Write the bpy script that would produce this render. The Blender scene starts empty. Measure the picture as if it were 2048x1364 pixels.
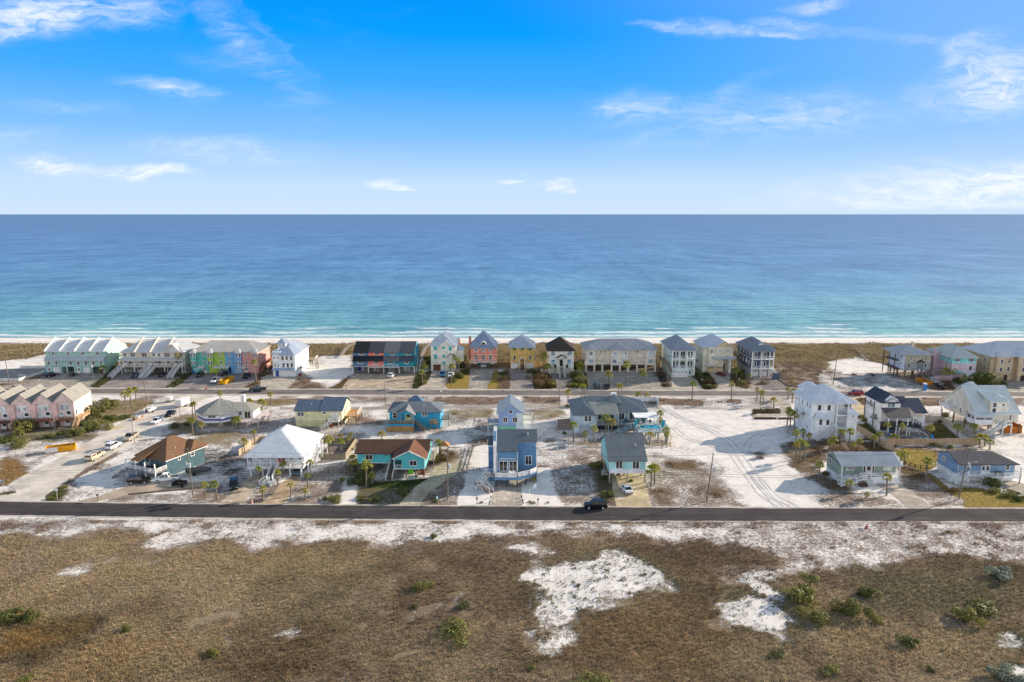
import bpy, math, random
import numpy as np
from mathutils import Vector, Matrix
random.seed(7); RNG = np.random.default_rng(11)
C = bpy.context.scene.collection
SC = bpy.context.scene
# ------------------------------------------------------------------ camera, sky, sun, exposure
F, CAMH = 1390.0, 60.0                      # focal length in photo pixels (2048 wide), height of the drone
PITCH = math.atan(254/F); SP, CP = math.sin(PITCH), math.cos(PITCH)
cam = bpy.data.cameras.new("camera"); co = bpy.data.objects.new("camera", cam); C.objects.link(co)
cam.sensor_width = 36; cam.lens = 36*F/2048; cam.clip_start = 1; cam.clip_end = 200000
co.location = (0, 0, CAMH); co.rotation_euler = (math.pi/2-PITCH, 0, 0); SC.camera = co
SUN_EL, SUN_AZ = math.radians(19), math.atan2(.894, .447)
sd = Vector((math.cos(SUN_EL)*math.sin(SUN_AZ), math.cos(SUN_EL)*math.cos(SUN_AZ), math.sin(SUN_EL)))
sl = bpy.data.lights.new("sun", 'SUN'); sl.energy = 5.0; sl.angle = math.radians(.5); sl.color = (1, .86, .68)
so = bpy.data.objects.new("sun", sl); C.objects.link(so); so.location = (200, 100, 200)
so.rotation_euler = sd.to_track_quat('Z', 'Y').to_euler()
SC.view_settings.view_transform = 'Standard'; SC.view_settings.look = 'None'
SC.view_settings.exposure = 0.65; SC.view_settings.gamma = 1

def srgb(h):
    if isinstance(h, str):
        h = h.lstrip('#'); v = [int(h[i:i+2], 16)/255 for i in (0, 2, 4)]
    else: v = [a/255 for a in h]
    return tuple(a/12.92 if a <= .04045 else ((a+.055)/1.055)**2.4 for a in v)

class NT:                                   # tiny node helper
    def __init__(s, nt): s.nt = nt; nt.nodes.clear()
    def n(s, t, ins=None, **kw):
        nd = s.nt.nodes.new(t)
        for k, v in kw.items(): setattr(nd, k, v)
        for k, v in (ins or {}).items():
            sk = nd.inputs[k]
            if isinstance(v, bpy.types.NodeSocket): s.nt.links.new(v, sk)
            elif isinstance(v, bpy.types.Node): s.nt.links.new(v.outputs[0], sk)
            else:
                if hasattr(sk.default_value, '__len__') and len(sk.default_value) == 4 and len(v) == 3: v = (*v, 1)
                sk.default_value = v
        return nd
    def m(s, op, a, b=None, c=None, clamp=False):
        nd = s.n('ShaderNodeMath', {0: a}, operation=op, use_clamp=clamp)
        for i, v in ((1, b), (2, c)):
            if v is None: continue
            if isinstance(v, (int, float)): nd.inputs[i].default_value = v
            else: s.nt.links.new(v if isinstance(v, bpy.types.NodeSocket) else v.outputs[0], nd.inputs[i])
        return nd.outputs[0]
    def ramp(s, fac, stops, interp='LINEAR'):
        nd = s.n('ShaderNodeValToRGB', {0: fac}); cr = nd.color_ramp; cr.interpolation = interp
        while len(cr.elements) < len(stops): cr.elements.new(.5)
        for e, (p, c) in zip(cr.elements, stops):
            e.position = p; e.color = (c, c, c, 1) if isinstance(c, (int, float)) else (*c, 1)
        return nd.outputs[0]
    def mix(s, f, a, b, bt='MIX'):
        nd = s.n('ShaderNodeMix', data_type='RGBA', blend_type=bt)
        for k, v in ((0, f), (6, a), (7, b)):
            if isinstance(v, bpy.types.NodeSocket): s.nt.links.new(v, nd.inputs[k])
            elif isinstance(v, bpy.types.Node): s.nt.links.new(v.outputs[0], nd.inputs[k])
            else: nd.inputs[k].default_value = v if k == 0 else (*v, 1)
        return nd.outputs[2]
    def noise(s, vec, scale, detail=3, rough=.55, dist=0):
        return s.n('ShaderNodeTexNoise', {'Vector': vec, 'Scale': scale, 'Detail': detail, 'Roughness': rough, 'Distortion': dist}).outputs[0]
    def smooth(s, v, a, b, lo=0., hi=1.):
        return s.n('ShaderNodeMapRange', {0: v, 1: a, 2: b, 3: lo, 4: hi}, interpolation_type='SMOOTHSTEP').outputs[0]

def make_world():
    w = bpy.data.worlds.new("World"); SC.world = w; w.use_nodes = True; t = NT(w.node_tree)
    sky = t.n('ShaderNodeTexSky', sky_type='NISHITA', sun_disc=False, sun_elevation=SUN_EL, sun_rotation=SUN_AZ, altitude=60, air_density=1.0, dust_density=.6, ozone_density=1.5)
    tc = t.n('ShaderNodeTexCoord'); sep = t.n('ShaderNodeSeparateXYZ', {0: tc.outputs['Generated']})
    X, Y, Z = sep.outputs
    Ys = t.m('MAXIMUM', t.m('ABSOLUTE', Y), .05)
    u = t.m('DIVIDE', X, Ys); v = t.m('DIVIDE', Z, Ys)
    # the clear air near the horizon: pale at the bottom, deep azure higher up
    hz = t.ramp(t.m('MULTIPLY', Z, 2.5, clamp=True), [(0, srgb((206, 228, 248))), (.10, srgb((196, 224, 254))), (.26, srgb((132, 194, 255))), (.42, srgb((70, 172, 255))), (.58, srgb((10, 158, 255))), (.8, srgb((0, 138, 244))), (1, srgb((20, 112, 215)))])
    hz = t.mix(t.smooth(t.m('ADD', u, t.m('MULTIPLY', v, 1.5)), .35, 1.1, 0, .38), hz, srgb((190, 215, 255)))
    hz = t.mix(1.0, hz, (6.6, 6.6, 6.6), 'MULTIPLY')
    up = t.mix(1., t.n('ShaderNodeHueSaturation', {'Saturation': .72, 'Value': 1.08, 'Color': sky.outputs[0]}), (1.0, 1.05, .97), 'MULTIPLY')
    col = t.mix(t.smooth(Z, .30, .55, 1, 0), up, hz)
    back = t.mix(t.smooth(Z, 0, .5), (9.2, 9.3, 9.5), (4.8, 5.6, 7.0))          # whitened, brightened sky added behind the camera as fill for shaded house fronts
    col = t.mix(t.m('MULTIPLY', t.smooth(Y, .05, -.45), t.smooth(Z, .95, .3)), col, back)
    # clouds
    uv = t.n('ShaderNodeCombineXYZ', {0: u, 1: v, 2: t.m('SIGN', Y)})
    st = t.n('ShaderNodeVectorMath', {0: uv, 1: (1, 2.6, 1)}, operation='MULTIPLY')
    nA = t.n('ShaderNodeTexNoise', {'Vector': st, 'Scale': 7., 'Detail': 5., 'Roughness': .6})
    wob = t.n('ShaderNodeVectorMath', {0: t.n('ShaderNodeVectorMath', {0: nA.outputs['Color'], 1: (.5, .5, .5)}, operation='SUBTRACT'), 1: (.16, .05, 0)}, operation='MULTIPLY')
    uvd = t.n('ShaderNodeVectorMath', {0: uv, 1: wob}, operation='ADD')
    fine = t.noise(t.n('ShaderNodeVectorMath', {0: uvd, 1: (1, 4.2, 1)}, operation='MULTIPLY'), 19, 9, .72, .5)
    total = None
    # px, py, rx, ry, tilt(deg), strength
    for (px, py, rx, ry, tilt, s) in [(70, 28, 190, 26, 3, 1.5), (255, 40, 60, 18, 0, .5), (20, 52, 110, 18, 6, .5), (440, 40, 30, 70, 25, .30), (500, 100, 110, 20, -42, .40), (545, 85, 90, 9, -48, .25),
        (340, 175, 75, 13, -6, 1.0), (130, 211, 100, 9, -5, .35), (605, 204, 36, 10, 8, .35), (430, 125, 75, 16, -10, .18), (440, 300, 130, 17, -3, .7), (90, 337, 64, 12, -8, 2.2), (20, 270, 80, 18, 0, .35), (285, 343, 80, 10, 0, 2.2), (772, 361, 26, 7, 0, 2.0), (825, 369, 26, 5, 0, 1.4),
        (1022, 364, 26, 4, 0, 1.4), (1112, 370, 20, 4, 0, 1.3), (1050, 345, 12, 3, 0, .4), (1262, 215, 60, 22, 4, .9), (1320, 50, 45, 7, -6, .7), (1450, 58, 110, 11, -3, .75), (1585, 44, 58, 8, -4, .85), (1555, 70, 60, 5, 0, .6), (1660, 8, 40, 7, 4, .95), (1610, 14, 50, 8, 0, .4), (1700, 68, 90, 8, -3, .3), (1860, 87, 60, 10, -4, .4),
        (1560, 235, 190, 34, 3, .8), (1430, 190, 110, 13, 17, .4), (1290, 288, 90, 14, 4, .25), (1940, 105, 70, 16, 20, .95), (2010, 118, 70, 18, 12, .95), (1935, 140, 40, 10, 15, .6), (1990, 165, 120, 24, 8, 1.0), (2040, 190, 100, 30, 0, .8), (1930, 195, 90, 10, 12, .4), (1930, 222, 60, 12, 6, .35), (1960, 385, 300, 42, 3, 1.7), (2060, 350, 150, 26, 0, .8)]:
        vv = (py-682)/F; yy = CP-vv*SP
        loc = (((px-1024)/F)/yy, -(vv*CP+SP)/yy, 0)
        mp = t.n('ShaderNodeMapping', {'Vector': uvd, 'Location': loc, 'Rotation': (0, 0, math.radians(tilt)), 'Scale': (rx*1.25/F, ry*1.35/F, 1000)}, vector_type='TEXTURE')
        d = t.n('ShaderNodeVectorMath', {0: mp}, operation='LENGTH').outputs['Value']
        k = t.smooth(d, 1.45, -.1, 0, s)
        total = k if total is None else t.m('ADD', total, k)
    front = t.smooth(Y, 0, .1)
    wisps = t.m('MULTIPLY', t.smooth(t.noise(st, 2.3, 6, .62, .6), .5, .85), .22)
    total = t.m('ADD', t.m('MULTIPLY', total, front), wisps)
    mask = t.m('MULTIPLY', total, t.smooth(fine, .24, .84, 0, 1.05), clamp=True)
    mask = t.m('MULTIPLY', mask, t.smooth(Z, 0, .01))
    col = t.mix(t.m('MULTIPLY', mask, .80), col, (6.4, 6.6, 6.95))
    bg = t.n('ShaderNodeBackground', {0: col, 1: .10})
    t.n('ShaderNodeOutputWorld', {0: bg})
make_world()

# ------------------------------------------------------------------ geometry helpers
def at(px, py, z=0.):                       # where the ray through a photo pixel meets the level z
    v = (py-682)/F; D = (CAMH-z)/(v*CP+SP)
    return (D*(px-1024)/F, D*(CP-v*SP))
def pix(x, y, z=0.):
    h = CAMH-z; D = y*CP+h*SP
    return (1024+F*x/D, 682+F*(h*CP-y*SP)/D)
def zat(px, py, x, y):                      # height at ground spot (x, y) seen at row py
    v = (py-682)/F
    return CAMH-(v*y*CP+y*SP)/(CP-v*SP)

_lat = RNG.random((256, 256))
def vnoise(x, y, s=1., seed=0):
    x = np.asarray(x, float)/s+seed*17.3; y = np.asarray(y, float)/s+seed*31.7
    xi = np.floor(x).astype(int); yi = np.floor(y).astype(int); fx = x-xi; fy = y-yi
    fx = fx*fx*(3-2*fx); fy = fy*fy*(3-2*fy); L = lambda a, b: _lat[a % 256, b % 256]
    return (L(xi, yi)*(1-fx)+L(xi+1, yi)*fx)*(1-fy)+(L(xi, yi+1)*(1-fx)+L(xi+1, yi+1)*fx)*fy
def fbm(x, y, s=1., o=4, seed=0):
    r = 0; a = 1; t = 0
    for i in range(o): r = r+a*vnoise(x, y, s/2**i, seed+i); t += a; a *= .55
    return r/t
def sstep(a, b, x):
    t = np.clip((x-a)/(b-a), 0, 1); return t*t*(3-2*t)

class MB:
    def __init__(s): s.v = []; s.f = []
    def add(s, vs, fs):
        n = len(s.v); s.v += [tuple(p) for p in vs]; s.f += [tuple(n+i for i in f) for f in fs]; return s
    def box(s, x0, x1, y0, y1, z0, z1):
        return s.add([(x0,y0,z0),(x1,y0,z0),(x1,y1,z0),(x0,y1,z0),(x0,y0,z1),(x1,y0,z1),(x1,y1,z1),(x0,y1,z1)],
                     [(3,2,1,0),(4,5,6,7),(0,1,5,4),(1,2,6,5),(2,3,7,6),(3,0,4,7)])
    def prism(s, pts, ax, a, b):            # polygon in the two other axes extruded along ax
        def P(p, q): return {'x': (q, p[0], p[1]), 'y': (p[0], q, p[1]), 'z': (p[0], p[1], q)}[ax]
        n = len(pts)
        return s.add([P(p, a) for p in pts]+[P(p, b) for p in pts],
                     [tuple(range(n))[::-1], tuple(range(n, 2*n))]+[(i, (i+1) % n, n+(i+1) % n, n+i) for i in range(n)])
    def bar(s, p, q, r, r2=None):           # square bar
        p = Vector(p); q = Vector(q); d = (q-p).normalized()
        a = d.cross(Vector((0, 0, 1)));  a = Vector((1, 0, 0)) if a.length < .05 else a.normalized()
        b = d.cross(a).normalized(); r2 = r if r2 is None else r2
        vs = [c+a*i*rr+b*j*rr for c, rr in ((p, r), (q, r2)) for i, j in ((-1,-1),(1,-1),(1,1),(-1,1))]
        return s.add(vs, [(3,2,1,0),(4,5,6,7),(0,1,5,4),(1,2,6,5),(2,3,7,6),(3,0,4,7)])
    def cyl(s, p, q, r0, r1=None, n=8, cap=True):
        p = Vector(p); q = Vector(q); d = (q-p).normalized(); r1 = r0 if r1 is None else r1
        a = d.cross(Vector((0, 0, 1)));  a = Vector((1, 0, 0)) if a.length < .05 else a.normalized()
        b = d.cross(a); vs = []
        for c, r in ((p, r0), (q, r1)):
            for i in range(n):
                t = 2*math.pi*i/n; vs.append(c+a*math.cos(t)*r+b*math.sin(t)*r)
        fs = [(i, (i+1) % n, n+(i+1) % n, n+i) for i in range(n)]
        if cap: fs += [tuple(range(n))[::-1], tuple(range(n, 2*n))]
        return s.add(vs, fs)
    def mesh(s, name, mat, smooth=False):
        me = bpy.data.meshes.new(name); me.from_pydata(s.v, [], s.f)
        if mat: me.materials.append(mat)
        if smooth: me.polygons.foreach_set('use_smooth', [True]*len(me.polygons))
        return me
    def build(s, name, mat, parent=None, loc=(0, 0, 0), rz=0, smooth=False):
        return link(name, s.mesh(name, mat, smooth), parent, loc, rz)
def link(name, me, parent=None, loc=(0, 0, 0), rz=0):
    o = bpy.data.objects.new(name, me); C.objects.link(o); o.location = loc; o.rotation_euler = (0, 0, rz)
    if parent: o.parent = parent
    return o
def tag(o, label=None, cat=None, group=None, kind=None):
    for k, v in (('label', label), ('category', cat), ('group', group), ('kind', kind)):
        if v: o[k] = v
    return o
def empty(name, loc, rz=0, label=None, cat=None, group=None):
    o = link(name, None, None, loc, rz); o.empty_display_size = .5
    return tag(o, label, cat, group)
def copy_tree(o, parent=None):
    c = o.copy(); C.objects.link(c); c.parent = parent
    for ch in o.children: copy_tree(ch, c)
    return c

# ------------------------------------------------------------------ materials
_M = {}
def mat(kind, col='ffffff', **kw):
    key = (kind, str(col), tuple(sorted(kw.items())))
    if key in _M: return _M[key]
    m = bpy.data.materials.new(kind+'_'+str(len(_M))); m.use_nodes = True; t = NT(m.node_tree); _M[key] = m
    c = srgb(col); tc = t.n('ShaderNodeTexCoord'); P = t.n('ShaderNodeNewGeometry').outputs['Position']
    rough, spec, bump, metal, alpha = .75, .3, None, 0, None
    dark = tuple(a*.80 for a in c); lite = tuple(min(1, a*1.1) for a in c)
    base = t.mix(t.smooth(t.noise(P, kw.get('ns', .6), 4, .6), .3, .7), dark, lite)
    if kind == 'siding':
        sx = t.n('ShaderNodeSeparateXYZ', {0: P}).outputs[2]
        saw = t.m('FRACT', t.m('MULTIPLY', sx, 4.5))
        bump = (saw, .35, .06)
        base = t.mix(t.m('MULTIPLY', t.m('LESS_THAN', saw, .14), .22), base, tuple(a*.45 for a in c))
    elif kind == 'boards':
        sx = t.n('ShaderNodeSeparateXYZ', {0: P}); q = t.m('ADD', sx.outputs[0], sx.outputs[1])
        saw = t.m('FRACT', t.m('MULTIPLY', q, 3.0)); cell = t.m('FLOOR', t.m('MULTIPLY', q, 3.0))
        rnd = t.n('ShaderNodeTexWhiteNoise', {'W': cell}, noise_dimensions='1D').outputs[0]
        base = t.mix(t.m('MULTIPLY', rnd, .45), base, tuple(a*.55 for a in c))
        base = t.mix(t.m('LESS_THAN', saw, .09), base, tuple(a*.3 for a in c)); bump = (saw, .3, .04); rough = .85
    elif kind == 'shingle':
        br = t.n('ShaderNodeTexBrick', {'Vector': t.n('ShaderNodeVectorMath', {0: P, 1: (1, 1.15, 1)}, operation='MULTIPLY'), 'Scale': 1.0, 'Color1': (.75, .75, .75, 1), 'Color2': (1.25, 1.25, 1.25, 1), 'Mortar': (.6, .6, .6, 1), 'Mortar Size': .02, 'Brick Width': .5, 'Row Height': .22}).outputs[0]
        base = t.mix(1., base, t.mix(.6, (1, 1, 1), br), 'MULTIPLY')
        sp = t.noise(P, 9, 3, .8); base = t.mix(t.smooth(sp, .35, .7), tuple(a*.62 for a in c), base); bump = (sp, .5, .05); rough = .92; spec = .15
    elif kind == 'metal':
        rough, spec = .42, .5; bump = (t.noise(P, 2.2, 2), .08, .03)
        base = t.mix(.5, c, base)
    elif kind == 'paint': rough = kw.get('r', .6)
    elif kind == 'car': rough, spec = .22, .6; base = c if False else t.mix(.3, c, base)
    elif kind == 'glass':
        rough, spec = .06, .9
        base = t.mix(t.smooth(t.noise(P, .7, 2), .4, .65), tuple(a*.5 for a in c), tuple(min(1, a*1.9) for a in c))
    elif kind == 'wood':
        g = t.noise(t.n('ShaderNodeVectorMath', {0: P, 1: (1, 1, 6)}, operation='MULTIPLY'), 2.5, 4, .65)
        base = t.mix(t.smooth(g, .35, .68), tuple(a*.55 for a in c), lite); bump = (g, .3, .02); rough = .88
    elif kind in ('concrete', 'pavers', 'asphalt', 'soil'):
        a1 = t.noise(P, .22, 5, .65); a2 = t.noise(P, 2.5, 4, .7); a3 = t.noise(P, 14, 2, .6)
        base = t.mix(t.smooth(a1, .35, .66), tuple(a*.72 for a in c), tuple(min(1, a*1.12) for a in c))
        base = t.mix(t.smooth(a2, .50, .80, 0, .5), base, tuple(a*.5 for a in c))
        base = t.mix(t.smooth(a3, .3, .7, 0, .35), base, tuple(a*.66 for a in c)); bump = (a3, .4, .03); rough = .93; spec = .1
        if kind == 'concrete':
            xs = t.n('ShaderNodeSeparateXYZ', {0: P})
            jn = t.m('MAXIMUM', t.m('LESS_THAN', t.m('FRACT', t.m('MULTIPLY', xs.outputs[0], 1/3.3)), .022), t.m('LESS_THAN', t.m('FRACT', t.m('MULTIPLY', xs.outputs[1], 1/4.2)), .022))
            base = t.mix(t.m('MULTIPLY', jn, .55), base, tuple(a*.4 for a in c))
            sand = t.smooth(t.noise(P, .5, 5, .75), .52, .66, 0, .75); base = t.mix(sand, base, srgb((226, 215, 202)))
        if kind == 'pavers':
            br = t.n('ShaderNodeTexBrick', {'Vector': P, 'Scale': 1., 'Color1': (.78, .76, .76, 1), 'Color2': (1.15, 1.12, 1.1, 1), 'Mortar': (.6, .6, .6, 1), 'Mortar Size': .03, 'Brick Width': .9, 'Row Height': .45}).outputs[0]
            base = t.mix(1., base, br, 'MULTIPLY')
        if kind == 'asphalt':
            xs = t.n('ShaderNodeVectorMath', {0: P, 1: (.012, 1.3, 1)}, operation='MULTIPLY')
            sk = t.noise(xs, 1.6, 4, .6); base = t.mix(t.smooth(sk, .42, .72, 0, .45), base, tuple(min(1, a*1.9) for a in c))
            pt = t.noise(t.n('ShaderNodeVectorMath', {0: P, 1: (.16, 1, 1)}, operation='MULTIPLY'), .5, 4, .7)
            base = t.mix(t.smooth(pt, .58, .74, 0, .35), base, tuple(a*2.4 for a in c))
    elif kind == 'leaf':
        rnd = t.n('ShaderNodeObjectInfo').outputs['Random']
        pn = t.noise(P, 3.0, 3, .7)
        base = t.mix(t.smooth(pn, .3, .7), tuple(a*.5 for a in c), tuple(min(1, a*1.45) for a in c))
        base = t.mix(t.m('MULTIPLY', rnd, .45), base, tuple(a*b for a, b in zip(c, (1.5, 1.2, .7)))); rough = .6; spec = .3
    elif kind == 'plain': rough = kw.get('r', .8)
    ins = {'Base Color': base, 'Roughness': rough, 'Specular IOR Level': spec, 'Metallic': metal}
    if bump:
        ins['Normal'] = t.n('ShaderNodeBump', {'Height': bump[0], 'Strength': bump[1], 'Distance': bump[2]}).outputs[0]
    b = t.n('ShaderNodeBsdfPrincipled', ins); sh = b.outputs[0]
    if kind == 'leaf':
        tr = t.n('ShaderNodeBsdfTranslucent', {0: t.mix(.3, base, (.16, .17, .03))})
        sh = t.n('ShaderNodeMixShader', {0: .28, 1: sh, 2: tr}).outputs[0]
    t.n('ShaderNodeOutputMaterial', {0: sh}); return m
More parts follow.
